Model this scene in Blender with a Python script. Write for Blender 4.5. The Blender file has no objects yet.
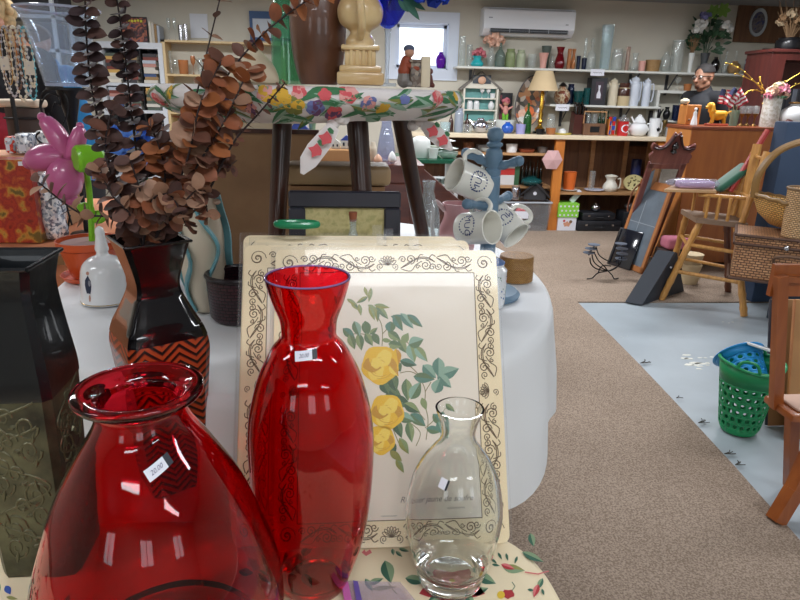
import bpy, bmesh, math, random
from math import sin, cos, pi, radians as R, sqrt, atan2
from mathutils import Vector, Matrix, Quaternion, Euler
random.seed(7)
SC = bpy.context.scene
COL = SC.collection
V = Vector
F = 630.0; YAW = R(5); PIT = R(18); ROLL = R(1.4); CH = 1.4
FW = V((sin(YAW)*cos(PIT), cos(YAW)*cos(PIT), -sin(PIT)))
RT = V((cos(YAW), -sin(YAW), 0)); UP = RT.cross(FW)
EYE = V((0, 0, CH))
def ray(px, py):
    a = px-400; b = 300-py; c, s = cos(ROLL), sin(ROLL)
    return FW*F + RT*(a*c-b*s) + UP*(a*s+b*c)
def PZ(px, py, z):
    d = ray(px, py); return EYE + d*((z-CH)/d.z)
def PY(px, py, Y):
    d = ray(px, py); return EYE + d*(Y/d.y)
def PT(px, py, dep):                      # point at a depth along the view axis
    return EYE + ray(px, py)*(dep/F)
cam_d = bpy.data.cameras.new('camera'); cam = bpy.data.objects.new('camera', cam_d); COL.objects.link(cam)
cx = (RT*cos(ROLL) + UP*sin(ROLL)); cy = (UP*cos(ROLL) - RT*sin(ROLL)); cz = -FW
cam.matrix_world = Matrix(((cx.x, cy.x, cz.x, 0), (cx.y, cy.y, cz.y, 0), (cx.z, cy.z, cz.z, CH), (0, 0, 0, 1)))
cam_d.sensor_width = 36; cam_d.lens = F/800*36; cam_d.clip_start = 0.05; cam_d.clip_end = 60
SC.camera = cam
SC.view_settings.view_transform = 'Standard'; SC.view_settings.look = 'None'; SC.view_settings.gamma = 1
SC.view_settings.use_curve_mapping = False; SC.view_settings.exposure = .42
def lin(c):
    return tuple(((x/255)/12.92 if x/255 <= .04045 else ((x/255+.055)/1.055)**2.4) for x in c[:3]) + (1,)
MC = {}
def newmat(name):
    m = bpy.data.materials.new(name); m.use_nodes = True; n = m.node_tree; n.nodes.clear()
    o = n.nodes.new('ShaderNodeOutputMaterial'); return m, n.nodes, n.links, o
def mat(name, col, rough=.5, metal=0, spec=.5, noise=0, nscale=20, bump=0, bscale=60, trans=0, coat=0, col2=None, emit=0, stretch=None, alpha=1, sub=0, sheen=0):
    if name in MC: return MC[name]
    m, N, L, o = newmat(name)
    p = N.new('ShaderNodeBsdfPrincipled'); L.new(p.outputs[0], o.inputs[0])
    c = lin(col); p.inputs['Base Color'].default_value = c
    p.inputs['Roughness'].default_value = rough; p.inputs['Metallic'].default_value = metal
    p.inputs['Specular IOR Level'].default_value = spec
    p.inputs['Transmission Weight'].default_value = trans; p.inputs['Coat Weight'].default_value = coat
    p.inputs['Alpha'].default_value = alpha; p.inputs['Sheen Weight'].default_value = sheen
    if sub: p.inputs['Subsurface Weight'].default_value = sub
    if emit: p.inputs['Emission Color'].default_value = c; p.inputs['Emission Strength'].default_value = emit
    tc = N.new('ShaderNodeTexCoord'); mp = N.new('ShaderNodeMapping'); L.new(tc.outputs['Object'], mp.inputs[0])
    if stretch: mp.inputs['Scale'].default_value = stretch
    if noise or col2:
        t = N.new('ShaderNodeTexNoise'); t.inputs['Scale'].default_value = nscale; t.inputs['Detail'].default_value = 5
        L.new(mp.outputs[0], t.inputs['Vector'])
        r = N.new('ShaderNodeValToRGB'); L.new(t.outputs[0], r.inputs[0]); L.new(r.outputs[0], p.inputs['Base Color'])
        if col2: a, b = c, lin(col2)
        else: a = tuple(x*(1-noise) for x in c[:3])+(1,); b = tuple(min(1, x*(1+noise)) for x in c[:3])+(1,)
        r.color_ramp.elements[0].color = a; r.color_ramp.elements[1].color = b
        r.color_ramp.elements[0].position = .35; r.color_ramp.elements[1].position = .65
    if bump:
        t2 = N.new('ShaderNodeTexNoise'); t2.inputs['Scale'].default_value = bscale; t2.inputs['Detail'].default_value = 3
        L.new(mp.outputs[0], t2.inputs['Vector'])
        b = N.new('ShaderNodeBump'); b.inputs['Strength'].default_value = bump; b.inputs['Distance'].default_value = .01
        L.new(t2.outputs[0], b.inputs['Height']); L.new(b.outputs[0], p.inputs['Normal'])
    MC[name] = m; return m
def glass(name, tint=(235, 245, 248), haze=.06, hazecol=None, ior=1.45, rough=.02, bump=0, bscale=30, stretch=None):
    """thin-walled glass: tinted see-through plus reflection and a little milky scatter"""
    if name in MC: return MC[name]
    m, N, L, o = newmat(name)
    t = N.new('ShaderNodeBsdfTransparent'); t.inputs[0].default_value = lin(tint)
    g = N.new('ShaderNodeBsdfGlossy'); g.inputs['Roughness'].default_value = rough
    d = N.new('ShaderNodeBsdfDiffuse'); d.inputs[0].default_value = lin(hazecol or tint)
    lw = N.new('ShaderNodeLayerWeight'); lw.inputs[0].default_value = .5; pw = N.new('ShaderNodeMath'); pw.operation = 'POWER'; pw.inputs[1].default_value = 4; L.new(lw.outputs['Facing'], pw.inputs[0]); fr = N.new('ShaderNodeMath'); fr.operation = 'MULTIPLY_ADD'; fr.inputs[1].default_value = .55*min(1, (ior-1)*2.2); fr.inputs[2].default_value = .10*(ior-1); L.new(pw.outputs[0], fr.inputs[0])
    m1 = N.new('ShaderNodeMixShader'); m1.inputs[0].default_value = haze
    L.new(t.outputs[0], m1.inputs[1]); L.new(d.outputs[0], m1.inputs[2])
    m2 = N.new('ShaderNodeMixShader'); L.new(fr.outputs[0], m2.inputs[0]); L.new(m1.outputs[0], m2.inputs[1]); L.new(g.outputs[0], m2.inputs[2])
    if bump:
        tc = N.new('ShaderNodeTexCoord'); mp = N.new('ShaderNodeMapping'); L.new(tc.outputs['Object'], mp.inputs[0])
        if stretch: mp.inputs['Scale'].default_value = stretch
        t2 = N.new('ShaderNodeTexNoise'); t2.inputs['Scale'].default_value = bscale; L.new(mp.outputs[0], t2.inputs['Vector'])
        b = N.new('ShaderNodeBump'); b.inputs['Strength'].default_value = bump; b.inputs['Distance'].default_value = .01
        L.new(t2.outputs[0], b.inputs['Height'])
        L.new(b.outputs[0], g.inputs['Normal']); L.new(b.outputs[0], lw.inputs['Normal'])
    L.new(m2.outputs[0], o.inputs[0]); MC[name] = m; return m
def solid_glass(name, tint=(250, 252, 252), ior=1.45, rough=0, bump=0, bscale=25, dens=0, stretch=None):
    if name in MC: return MC[name]
    m, N, L, o = newmat(name)
    p = N.new('ShaderNodeBsdfPrincipled'); p.inputs['Base Color'].default_value = lin(tint)
    p.inputs['Transmission Weight'].default_value = 1; p.inputs['IOR'].default_value = ior; p.inputs['Roughness'].default_value = rough
    L.new(p.outputs[0], o.inputs[0])
    if dens:
        v = N.new('ShaderNodeVolumeAbsorption'); v.inputs[0].default_value = lin(tint); v.inputs[1].default_value = dens
        L.new(v.outputs[0], o.inputs[1]); p.inputs['Base Color'].default_value = (1, 1, 1, 1)
    if bump:
        tc = N.new('ShaderNodeTexCoord'); mp = N.new('ShaderNodeMapping'); L.new(tc.outputs['Object'], mp.inputs[0])
        if stretch: mp.inputs['Scale'].default_value = stretch
        t2 = N.new('ShaderNodeTexNoise'); t2.inputs['Scale'].default_value = bscale; L.new(mp.outputs[0], t2.inputs['Vector'])
        b = N.new('ShaderNodeBump'); b.inputs['Strength'].default_value = bump; b.inputs['Distance'].default_value = .01
        L.new(t2.outputs[0], b.inputs['Height']); L.new(b.outputs[0], p.inputs['Normal'])
    MC[name] = m; return m
def wood(name, c1, c2, rough=.4, scale=3, axis='X', bump=.05, coat=0):
    if name in MC: return MC[name]
    m, N, L, o = newmat(name)
    p = N.new('ShaderNodeBsdfPrincipled'); L.new(p.outputs[0], o.inputs[0]); p.inputs['Roughness'].default_value = rough; p.inputs['Coat Weight'].default_value = coat
    tc = N.new('ShaderNodeTexCoord'); mp = N.new('ShaderNodeMapping'); L.new(tc.outputs['Object'], mp.inputs[0])
    s = {'X': (1, 9, 9), 'Y': (9, 1, 9), 'Z': (9, 9, 1)}[axis]; mp.inputs['Scale'].default_value = s
    t = N.new('ShaderNodeTexNoise'); t.inputs['Scale'].default_value = scale; t.inputs['Detail'].default_value = 6; t.inputs['Distortion'].default_value = .6
    L.new(mp.outputs[0], t.inputs['Vector']); r = N.new('ShaderNodeValToRGB'); L.new(t.outputs[0], r.inputs[0])
    r.color_ramp.elements[0].color = lin(c1); r.color_ramp.elements[1].color = lin(c2)
    r.color_ramp.elements[0].position = .3; r.color_ramp.elements[1].position = .7
    L.new(r.outputs[0], p.inputs['Base Color'])
    b = N.new('ShaderNodeBump'); b.inputs['Strength'].default_value = bump; b.inputs['Distance'].default_value = .005
    L.new(t.outputs[0], b.inputs['Height']); L.new(b.outputs[0], p.inputs['Normal'])
    MC[name] = m; return m
def wicker(name, c1, c2, sx=60, rough=.55):
    if name in MC: return MC[name]
    m, N, L, o = newmat(name)
    p = N.new('ShaderNodeBsdfPrincipled'); L.new(p.outputs[0], o.inputs[0]); p.inputs['Roughness'].default_value = rough
    uv = N.new('ShaderNodeUVMap'); mp = N.new('ShaderNodeMapping'); L.new(uv.outputs[0], mp.inputs[0]); mp.inputs['Scale'].default_value = (sx, sx, 1)
    b = N.new('ShaderNodeTexBrick'); L.new(mp.outputs[0], b.inputs[0]); b.inputs['Scale'].default_value = 1
    b.inputs['Color1'].default_value = lin(c1); b.inputs['Color2'].default_value = lin(c2)
    b.inputs['Mortar'].default_value = tuple(x*.28 for x in lin(c1)[:3])+(1,); b.inputs['Mortar Size'].default_value = .11; b.inputs['Mortar Smooth'].default_value = .4
    b.inputs['Brick Width'].default_value = 1.0; b.inputs['Row Height'].default_value = .5
    L.new(b.outputs[0], p.inputs['Base Color'])
    bp = N.new('ShaderNodeBump'); bp.invert = True; bp.inputs['Strength'].default_value = .8; bp.inputs['Distance'].default_value = .004
    L.new(b.outputs['Fac'], bp.inputs['Height']); L.new(bp.outputs[0], p.inputs['Normal'])
    MC[name] = m; return m
def speckle(name, cols, scale=40, rough=.5, coat=0, kind='V', bump=0, metal=0):
    """patches of several colours (voronoi cells)"""
    if name in MC: return MC[name]
    m, N, L, o = newmat(name)
    p = N.new('ShaderNodeBsdfPrincipled'); L.new(p.outputs[0], o.inputs[0]); p.inputs['Roughness'].default_value = rough; p.inputs['Coat Weight'].default_value = coat; p.inputs['Metallic'].default_value = metal
    tc = N.new('ShaderNodeTexCoord')
    if kind == 'V':
        t = N.new('ShaderNodeTexVoronoi'); t.inputs['Scale'].default_value = scale; L.new(tc.outputs['Object'], t.inputs['Vector'])
        sp = N.new('ShaderNodeSeparateColor'); L.new(t.outputs['Color'], sp.inputs[0]); out = sp.outputs[0]
    else:
        t = N.new('ShaderNodeTexNoise'); t.inputs['Scale'].default_value = scale; t.inputs['Detail'].default_value = 4; L.new(tc.outputs['Object'], t.inputs['Vector'])
        mr = N.new('ShaderNodeMapRange'); mr.inputs[1].default_value = .3; mr.inputs[2].default_value = .7; L.new(t.outputs[0], mr.inputs[0]); out = mr.outputs[0]
    r = N.new('ShaderNodeValToRGB'); r.color_ramp.interpolation = 'CONSTANT' if kind == 'V' else 'LINEAR'
    L.new(out, r.inputs[0]); L.new(r.outputs[0], p.inputs['Base Color'])
    e = r.color_ramp.elements
    while len(e) < len(cols): e.new(.5)
    for i, c in enumerate(cols): e[i].position = i/len(cols); e[i].color = lin(c)
    if bump:
        b = N.new('ShaderNodeBump'); b.inputs['Strength'].default_value = bump; b.inputs['Distance'].default_value = .005
        L.new(out, b.inputs['Height']); L.new(b.outputs[0], p.inputs['Normal'])
    MC[name] = m; return m
class MB:
    def __init__(s): s.v = []; s.f = []; s.m = []; s.uv = []; s.mi = 0; s.M = None
    def add(s, vs, fs, uvs=None):
        b = len(s.v)
        for q in vs:
            q = V(q); s.v.append(s.M @ q if s.M else q)
        for i, f in enumerate(fs):
            s.f.append(tuple(b+k for k in f)); s.m.append(s.mi)
            s.uv.append(uvs[i] if uvs else None)
        return s
    def box(s, x0, y0, z0, x1, y1, z1):
        vs = [(x0,y0,z0),(x1,y0,z0),(x1,y1,z0),(x0,y1,z0),(x0,y0,z1),(x1,y0,z1),(x1,y1,z1),(x0,y1,z1)]
        a, b, c = x1-x0, y1-y0, z1-z0
        U = lambda w, h: [(0,0),(w,0),(w,h),(0,h)]
        return s.add(vs, [(0,3,2,1),(4,5,6,7),(0,1,5,4),(1,2,6,5),(2,3,7,6),(3,0,4,7)], [U(b,a),U(a,b),U(a,c),U(b,c),U(a,c),U(b,c)])
    def cbox(s, cx, cy, z0, w, d, h): return s.box(cx-w/2, cy-d/2, z0, cx+w/2, cy+d/2, z0+h)
    def rbox(s, x0, y0, z0, x1, y1, z1, b=.01, seg=2):       # bevelled box
        bm = bmesh.new(); bmesh.ops.create_cube(bm, size=1)
        for v in bm.verts: v.co = V(((x0+x1)/2+v.co.x*(x1-x0), (y0+y1)/2+v.co.y*(y1-y0), (z0+z1)/2+v.co.z*(z1-z0)))
        bmesh.ops.bevel(bm, geom=bm.edges[:], offset=b, segments=seg, affect='EDGES', profile=.5)
        bm.verts.index_update(); s.add([v.co[:] for v in bm.verts], [tuple(v.index for v in f.verts) for f in bm.faces]); bm.free(); return s
    def lathe(s, prof, n=32, c=(0, 0, 0), a0=0, a1=2*pi, fn=None):
        """prof: list of (r,z) from bottom up; fn(theta,r,z)->(r,z) may deform"""
        full = abs(a1-a0-2*pi) < 1e-6; cols = n if full else n+1; vs = []; fs = []; uvs = []
        L = [0]
        for i in range(1, len(prof)): L.append(L[-1]+math.hypot(prof[i][0]-prof[i-1][0], prof[i][1]-prof[i-1][1]))
        rm = max(p[0] for p in prof)
        for r, z in prof:
            for k in range(cols):
                t = a0+(a1-a0)*k/n; rr, zz = (r, z) if fn is None else fn(t, r, z)
                vs.append((c[0]+rr*cos(t), c[1]+rr*sin(t), c[2]+zz))
        for i in range(len(prof)-1):
            for k in range(n):
                k2 = (k+1) % cols
                f = (i*cols+k, i*cols+k2, (i+1)*cols+k2, (i+1)*cols+k)
                u0 = 2*pi*rm*k/n; u1 = 2*pi*rm*(k+1)/n
                fs.append(f); uvs.append([(u0, L[i]), (u1, L[i]), (u1, L[i+1]), (u0, L[i+1])])
        return s.add(vs, fs, uvs)
    def cyl(s, r, z0, z1, n=20, c=(0, 0), r2=None):
        r2 = r if r2 is None else r2
        return s.lathe([(1e-5, z0), (r, z0), (r2, z1), (1e-5, z1)], n, (c[0], c[1], 0))
    def tube(s, pts, r, n=8, cap=True, closed=False, flat=1):
        pts = [V(p) for p in pts]; k = len(pts); rs = r if isinstance(r, (list, tuple)) else [r]*k
        vs = []; fs = []; prevn = None
        for i, p in enumerate(pts):
            if closed: t = pts[(i+1) % k]-pts[i-1]
            else: t = pts[min(i+1, k-1)]-pts[max(i-1, 0)]
            t = t.normalized() if t.length > 1e-9 else V((0, 0, 1))
            if prevn is None:
                a = V((0, 0, 1)) if abs(t.z) < .9 else V((1, 0, 0)); nn = (a-t*a.dot(t)).normalized()
            else:
                nn = prevn-t*prevn.dot(t); nn = nn.normalized() if nn.length > 1e-6 else t.orthogonal().normalized()
            prevn = nn; bb = t.cross(nn)
            for j in range(n):
                a = 2*pi*j/n; vs.append(p+(nn*cos(a)*flat+bb*sin(a))*rs[i])
        for i in range(k if closed else k-1):
            i2 = (i+1) % k
            for j in range(n):
                j2 = (j+1) % n; fs.append((i*n+j, i*n+j2, i2*n+j2, i2*n+j))
        if cap and not closed: fs.append(tuple(range(n))[::-1]); fs.append(tuple((k-1)*n+j for j in range(n)))
        return s.add(vs, fs)
    def sph(s, c, r, n=14, m=9, sc=(1, 1, 1), rot=None):
        c = V(c); vs = []; fs = []
        for i in range(m+1):
            ph = pi*i/m-pi/2
            for k in range(n):
                t = 2*pi*k/n; q = V((cos(ph)*cos(t)*sc[0], cos(ph)*sin(t)*sc[1], sin(ph)*sc[2]))*r
                if rot: q = rot @ q
                vs.append(c+q)
        for i in range(m):
            for k in range(n): fs.append((i*n+k, i*n+(k+1) % n, (i+1)*n+(k+1) % n, (i+1)*n+k))
        return s.add(vs, fs)
    def cap(s, a, b, ra, rb, n=14):            # tapered capsule
        a = V(a); b = V(b); s.tube([a, b], [ra, rb], n); s.sph(a, ra, n, 8); s.sph(b, rb, n, 8); return s
    def prism(s, poly, z0, z1, ax='Z'):        # extruded polygon
        n = len(poly)
        def w(x, y, z): return (x, y, z) if ax == 'Z' else ((x, z, y) if ax == 'Y' else (z, x, y))
        vs = [w(x, y, z0) for x, y in poly]+[w(x, y, z1) for x, y in poly]
        return s.add(vs, [tuple(range(n))[::-1], tuple(range(n, 2*n))]+[(i, (i+1) % n, n+(i+1) % n, n+i) for i in range(n)])
    def build(s, name, mats, parent=None, loc=(0, 0, 0), rz=0, smooth=35, weld=0):
        me = bpy.data.meshes.new(name); me.from_pydata([tuple(v) for v in s.v], [], s.f)
        if not isinstance(mats, (list, tuple)): mats = [mats]
        for m in mats: me.materials.append(m)
        for p, i in zip(me.polygons, s.m): p.material_index = i
        if any(u for u in s.uv):
            ul = me.uv_layers.new(name='UVMap'); li = 0
            for p, u in zip(me.polygons, s.uv):
                for k in range(len(p.vertices)):
                    if u: ul.data[p.loop_start+k].uv = u[k]
        me.validate(); me.update()
        bm = bmesh.new(); bm.from_mesh(me); bmesh.ops.remove_doubles(bm, verts=bm.verts[:], dist=1e-6 if not weld else weld)
        bmesh.ops.recalc_face_normals(bm, faces=bm.faces[:]); bm.to_mesh(me); bm.free()
        if smooth:
            for p in me.polygons: p.use_smooth = True
            me.set_sharp_from_angle(angle=R(smooth))
        o = bpy.data.objects.new(name, me); COL.objects.link(o); o.location = loc
        if rz: o.rotation_euler = (0, 0, rz)
        if parent: o.parent = parent
        return o
def tag(o, label, cat, group=None, kind=None):
    if label: o['label'] = label
    if cat: o['category'] = cat
    if group: o['group'] = group
    if kind: o['kind'] = kind
    return o
def thing(name, label, cat, loc=(0, 0, 0), rz=0, group=None):
    o = bpy.data.objects.new(name, None); COL.objects.link(o); o.location = loc; o.rotation_euler = (0, 0, rz)
    o.empty_display_size = .05
    return tag(o, label, cat, group)
def solo(name, mb, m, label, cat, loc=(0, 0, 0), rz=0, group=None, smooth=35):
    return tag(mb.build(name, m, None, loc, rz, smooth), label, cat, group)
def struct(name, mb, m, loc=(0, 0, 0), parent=None):
    o = mb.build(name, m, parent, loc)
    if not parent: o['kind'] = 'structure'
    return o
def dup(o, loc, rz=None, label=None, group=None, parent=None):
    c = o.copy(); COL.objects.link(c); c.location = loc
    if rz is not None: c.rotation_euler = (0, 0, rz)
    if label: c['label'] = label
    if group: c['group'] = group
    if parent: c.parent = parent
    for ch in o.children:
        d = ch.copy(); COL.objects.link(d); d.parent = c
        for g in ch.children:
            e = g.copy(); COL.objects.link(e); e.parent = d
    return c
def spl(pts, n=6):                              # catmull-rom through points of any dimension
    out = []; k = len(pts)
    for i in range(k-1):
        p0 = pts[max(i-1, 0)]; p1 = pts[i]; p2 = pts[i+1]; p3 = pts[min(i+2, k-1)]
        for j in range(n):
            t = j/n
            out.append(tuple(.5*((2*b)+(-a+c)*t+(2*a-5*b+4*c-d)*t*t+(-a+3*b-3*c+d)*t**3) for a, b, c, d in zip(p0, p1, p2, p3)))
    out.append(tuple(pts[-1])); return out
def vessel(prof, wall=.003, base=.006):
    """closed wall: outer profile bottom->top then inner top->bottom"""
    out = [(1e-5, prof[0][1])]+[tuple(p) for p in prof]
    inn = [(max(r-wall, 1e-4), z) for r, z in prof if z > prof[0][1]+base]
    inn = inn[::-1]+[(max(prof[0][0]-wall, 1e-4)*.8, prof[0][1]+base), (1e-5, prof[0][1]+base)]
    return out+inn
def nz(prof, w, h): return [(r*w/2, z*h) for r, z in prof]
def poly2(cx, cy, r, n=6, a=0): return [(cx+r*cos(2*pi*i/n+a), cy+r*sin(2*pi*i/n+a)) for i in range(n)]
def frame_of(loc, z, x):                        # matrix with local Z along z, local X near x
    z = V(z).normalized(); x = V(x); x = (x-z*x.dot(z)).normalized(); y = z.cross(x)
    return Matrix(((x.x, y.x, z.x, loc[0]), (x.y, y.y, z.y, loc[1]), (x.z, y.z, z.z, loc[2]), (0, 0, 0, 1)))
TXT = {}
def text_mesh(s, size, shear=0):
    k = (s, shear)
    if k not in TXT:
        c = bpy.data.curves.new('t', 'FONT'); c.body = s; c.size = 1; c.shear = shear; c.align_x = 'CENTER'; c.align_y = 'CENTER'; c.resolution_u = 3
        o = bpy.data.objects.new('t', c); COL.objects.link(o); bpy.context.view_layer.update()
        me = o.to_mesh(); TXT[k] = ([v.co.copy() for v in me.vertices], [tuple(p.vertices) for p in me.polygons]); o.to_mesh_clear()
        bpy.data.objects.remove(o); bpy.data.curves.remove(c)
    vs, fs = TXT[k]; return [(v.x*size, v.y*size) for v in vs], fs
def put_text(mb, s, size, surf, shear=0, mi=0):
    vs, fs = text_mesh(s, size, shear); mb.mi = mi; mb.add([surf(x, y) for x, y in vs], fs)
def leafpts(cx, cy, L, W, a, n=7):              # outline pieces of a pointed leaf: returns (left strip, right strip)
    A = []; B = []; C = []
    for i in range(n+1):
        t = i/n; w = W*.5*sin(pi*t**.85)*(1-.25*t); x = L*(t-.5)
        for arr, y in ((A, w), (B, 0), (C, -w)): arr.append((cx+x*cos(a)-y*sin(a), cy+x*sin(a)+y*cos(a)))
    return A, B, C
def decal_leaf(mb, surf, cx, cy, L, W, a, mi1, mi2, n=7):
    A, B, C = leafpts(cx, cy, L, W, a, n)
    for P, Q, mi in ((A, B, mi1), (B, C, mi2)):
        mb.mi = mi; vs = [surf(*p) for p in P]+[surf(*q) for q in Q]
        mb.add(vs, [(i, i+1, n+2+i, n+1+i) for i in range(n)])
def decal_stroke(mb, surf, pts, w, mi=0, taper=False):
    mb.mi = mi; k = len(pts); vs = []
    for i in range(k):
        a = pts[max(i-1, 0)]; b = pts[min(i+1, k-1)]; dx, dy = b[0]-a[0], b[1]-a[1]; l = math.hypot(dx, dy) or 1
        ww = w*.5*(1-.7*i/(k-1) if taper else 1); nx, ny = -dy/l*ww, dx/l*ww
        vs += [surf(pts[i][0]+nx, pts[i][1]+ny), surf(pts[i][0]-nx, pts[i][1]-ny)]
    mb.add(vs, [(2*i, 2*i+1, 2*i+3, 2*i+2) for i in range(k-1)])
def decal_blob(mb, surf, cx, cy, r, mi, n=14, wob=.12, ph=0, sx=1, sy=1, a=0, rings=1):
    mb.mi = mi; vs = [surf(cx, cy)]; ca, sa = cos(a), sin(a)
    for q in range(1, rings+1):
        for i in range(n):
            t = 2*pi*i/n; rr = r*q/rings*(1+wob*sin(5*t+ph)); x = rr*cos(t)*sx; y = rr*sin(t)*sy
            vs.append(surf(cx+x*ca-y*sa, cy+x*sa+y*ca))
    fs = [(0, 1+i, 1+(i+1) % n) for i in range(n)]
    for q in range(rings-1):
        for i in range(n): fs.append((1+q*n+i, 1+(q+1)*n+i, 1+(q+1)*n+(i+1) % n, 1+q*n+(i+1) % n))
    mb.add(vs, fs)
def bloom(mb, c, r, n=40, size=.4, mis=(0,), squash=.8):
    c = V(c)
    for i in range(n):
        t = random.uniform(0, 2*pi); ph = math.asin(random.uniform(-.6, 1)); d = V((cos(ph)*cos(t), cos(ph)*sin(t), sin(ph)*squash))
        p = c+d*r*random.uniform(.55, 1); q = d.to_track_quat('Z', 'Y').to_matrix(); rr = r*size*random.uniform(.7, 1.2)
        q = q @ Euler((random.uniform(-.6, .6), random.uniform(-.6, .6), 0)).to_matrix()
        mb.mi = random.choice(mis)
        vs = [p]+[p+q @ V((rr*cos(2*pi*k/6), rr*sin(2*pi*k/6), rr*.35)) for k in range(6)]
        mb.add(vs, [(0, 1+k, 1+(k+1) % 6) for k in range(6)])
YW = 7.3; ZC = PY(700, 4, YW).z; XL, XR, YF = -3.6, 5.2, -3.0
def carpet_mat():
    m, N, L, o = newmat('carpet'); p = N.new('ShaderNodeBsdfPrincipled'); L.new(p.outputs[0], o.inputs[0]); p.inputs['Roughness'].default_value = .95; p.inputs['Specular IOR Level'].default_value = .1
    tc = N.new('ShaderNodeTexCoord'); a = N.new('ShaderNodeTexNoise'); a.inputs['Scale'].default_value = 170; a.inputs['Detail'].default_value = 2
    b = N.new('ShaderNodeTexNoise'); b.inputs['Scale'].default_value = 1.6; b.inputs['Detail'].default_value = 4
    L.new(tc.outputs['Object'], a.inputs[0]); L.new(tc.outputs['Object'], b.inputs[0])
    r = N.new('ShaderNodeValToRGB'); L.new(a.outputs[0], r.inputs[0]); e = r.color_ramp.elements
    e[0].position = .36; e[0].color = lin((132, 116, 102)); e[1].position = .64; e[1].color = lin((176, 158, 142))
    mx = N.new('ShaderNodeMix'); mx.data_type = 'RGBA'; mx.blend_type = 'MULTIPLY'; L.new(r.outputs[0], mx.inputs['A'])
    r2 = N.new('ShaderNodeValToRGB'); L.new(b.outputs[0], r2.inputs[0]); r2.color_ramp.elements[0].position = .35; r2.color_ramp.elements[0].color = (.86, .85, .84, 1); r2.color_ramp.elements[1].position = .65; r2.color_ramp.elements[1].color = (1, 1, 1, 1)
    mx.inputs['Factor'].default_value = 1; L.new(r2.outputs[0], mx.inputs['B']); L.new(mx.outputs['Result'], p.inputs['Base Color'])
    bp = N.new('ShaderNodeBump'); bp.inputs['Strength'].default_value = .5; bp.inputs['Distance'].default_value = .004; L.new(a.outputs[0], bp.inputs['Height']); L.new(bp.outputs[0], p.inputs['Normal'])
    return m
M_wall = mat('wall_paint', (205, 200, 186), .85, noise=.03, nscale=2)
M_ceil = mat('ceiling_paint', (150, 152, 156), .9)
M_white = mat('white_paint', (228, 230, 232), .5)
M_floor = mat('painted_concrete', (158, 168, 175), .4, col2=(168, 179, 186), nscale=2.5, bump=.05, bscale=30)
fl = MB().box(XL, YF, -.1, XR, YW, -.006); struct('floor', fl, M_floor)
cp = MB(); pts = [(XL, YF), (1.50, YF), (1.515, 1.6), (1.56, 2.1), (1.60, 2.7), (1.622, 3.1), (1.645, 3.7), (1.663, 4.235), (2.3, 4.225), (XR, 4.2), (XR, YW), (XL, YW)]
cp.prism(pts, -.006, .004); tag(struct('carpet', cp, carpet_mat()), None, None)
flk = MB()
for (px, py, w) in ((686, 356, .10), (694, 362, .12), (700, 366, .07), (706, 357, .05), (712, 363, .04), (733, 322, .03), (622, 337, .012)):
    c = PZ(px, py, 0); n = 7
    for k in range(3):
        x, y = c.x+random.uniform(-.06, .06), c.y+random.uniform(-.03, .03); q = [(x+w*.4*cos(2*pi*i/n)*random.uniform(.5, 1), y+w*.16*sin(2*pi*i/n)*random.uniform(.5, 1)) for i in range(n)]
        flk.prism(q, -.0062, -.0045)
tag(flk.build('paint_flake', mat('flake', (226, 226, 216), .6)), 'white flaked paint patch on the blue grey floor', 'paint patch', None, 'stuff')
tf = MB()
for (px, py, s) in ((640, 364, 1), (698, 424, .8), (724, 455, .7), (735, 466, .6), (676, 399, .5)):
    c = PZ(px, py, 0)
    for k in range(4):
        a = random.uniform(-1, 1)*.5; L_ = .07*s; tf.tube([(c.x, c.y, .006), (c.x+.5*L_*cos(a), c.y+.5*L_*sin(a), .011), (c.x+L_*cos(a+.4), c.y+L_*sin(a+.4), .006)], .0018, 5)
tag(tf.build('carpet_thread', mat('thread', (70, 66, 60), .9)), 'loose dark threads fraying along the carpet edge', 'threads', None, 'stuff')
A = PY(397, 22, YW); B = PY(447, 71, YW); WX0, WX1, WZ0, WZ1 = A.x-.01, B.x, B.z+.01, A.z
wb = MB()
wb.box(XL, YW, 0, WX0, YW+.15, ZC).box(WX1, YW, 0, XR, YW+.15, ZC).box(WX0, YW, 0, WX1, YW+.15, WZ0).box(WX0, YW, WZ1, WX1, YW+.15, ZC)
struct('wall_back', wb, M_wall)
struct('wall_left', MB().box(XL-.15, YF, 0, XL, YW+.15, ZC), M_wall)
struct('wall_right', MB().box(XR, YF, 0, XR+.15, YW+.15, ZC), M_wall)
wf = MB(); yo = YF-.15
wf.box(XL, yo, 0, XR, YF, 1.2).box(XL, yo, 2.15, XR, YF, ZC)
xs = [(-3.6, -2.9), (-1.9, -.1), (.9, 2.3), (3.3, 5.2)]
for a, b in xs: wf.box(a, yo, 1.2, b, YF, 2.15)
struct('wall_front', wf, M_wall)
struct('ceiling', MB().box(XL-.15, YF-.15, ZC, XR+.15, YW+.15, ZC+.1), M_ceil)
for i in range(3):
    x0 = xs[i][1]; x1 = xs[i+1][0]; w = MB(); t = .05
    w.box(x0, YF-.1, 1.2, x0+t, YF-.04, 2.15).box(x1-t, YF-.1, 1.2, x1, YF-.04, 2.15).box(x0, YF-.1, 1.2, x1, YF-.04, 1.2+t).box(x0, YF-.1, 2.15-t, x1, YF-.04, 2.15).box((x0+x1)/2-.02, YF-.1, 1.2, (x0+x1)/2+.02, YF-.04, 2.15)
    struct('window_%d' % (i+2), w, M_white)
M_wf = mat('window_paint', (214, 224, 240), .45)
w = MB(); o_ = .11
w.box(WX0-o_, YW-.025, WZ0-o_, WX0+.0, YW, WZ1+o_).box(WX1, YW-.025, WZ0-o_, WX1+o_, YW, WZ1+o_).box(WX0, YW-.025, WZ1, WX1, YW, WZ1+o_).box(WX0, YW-.025, WZ0-o_, WX1, YW, WZ0)
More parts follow.
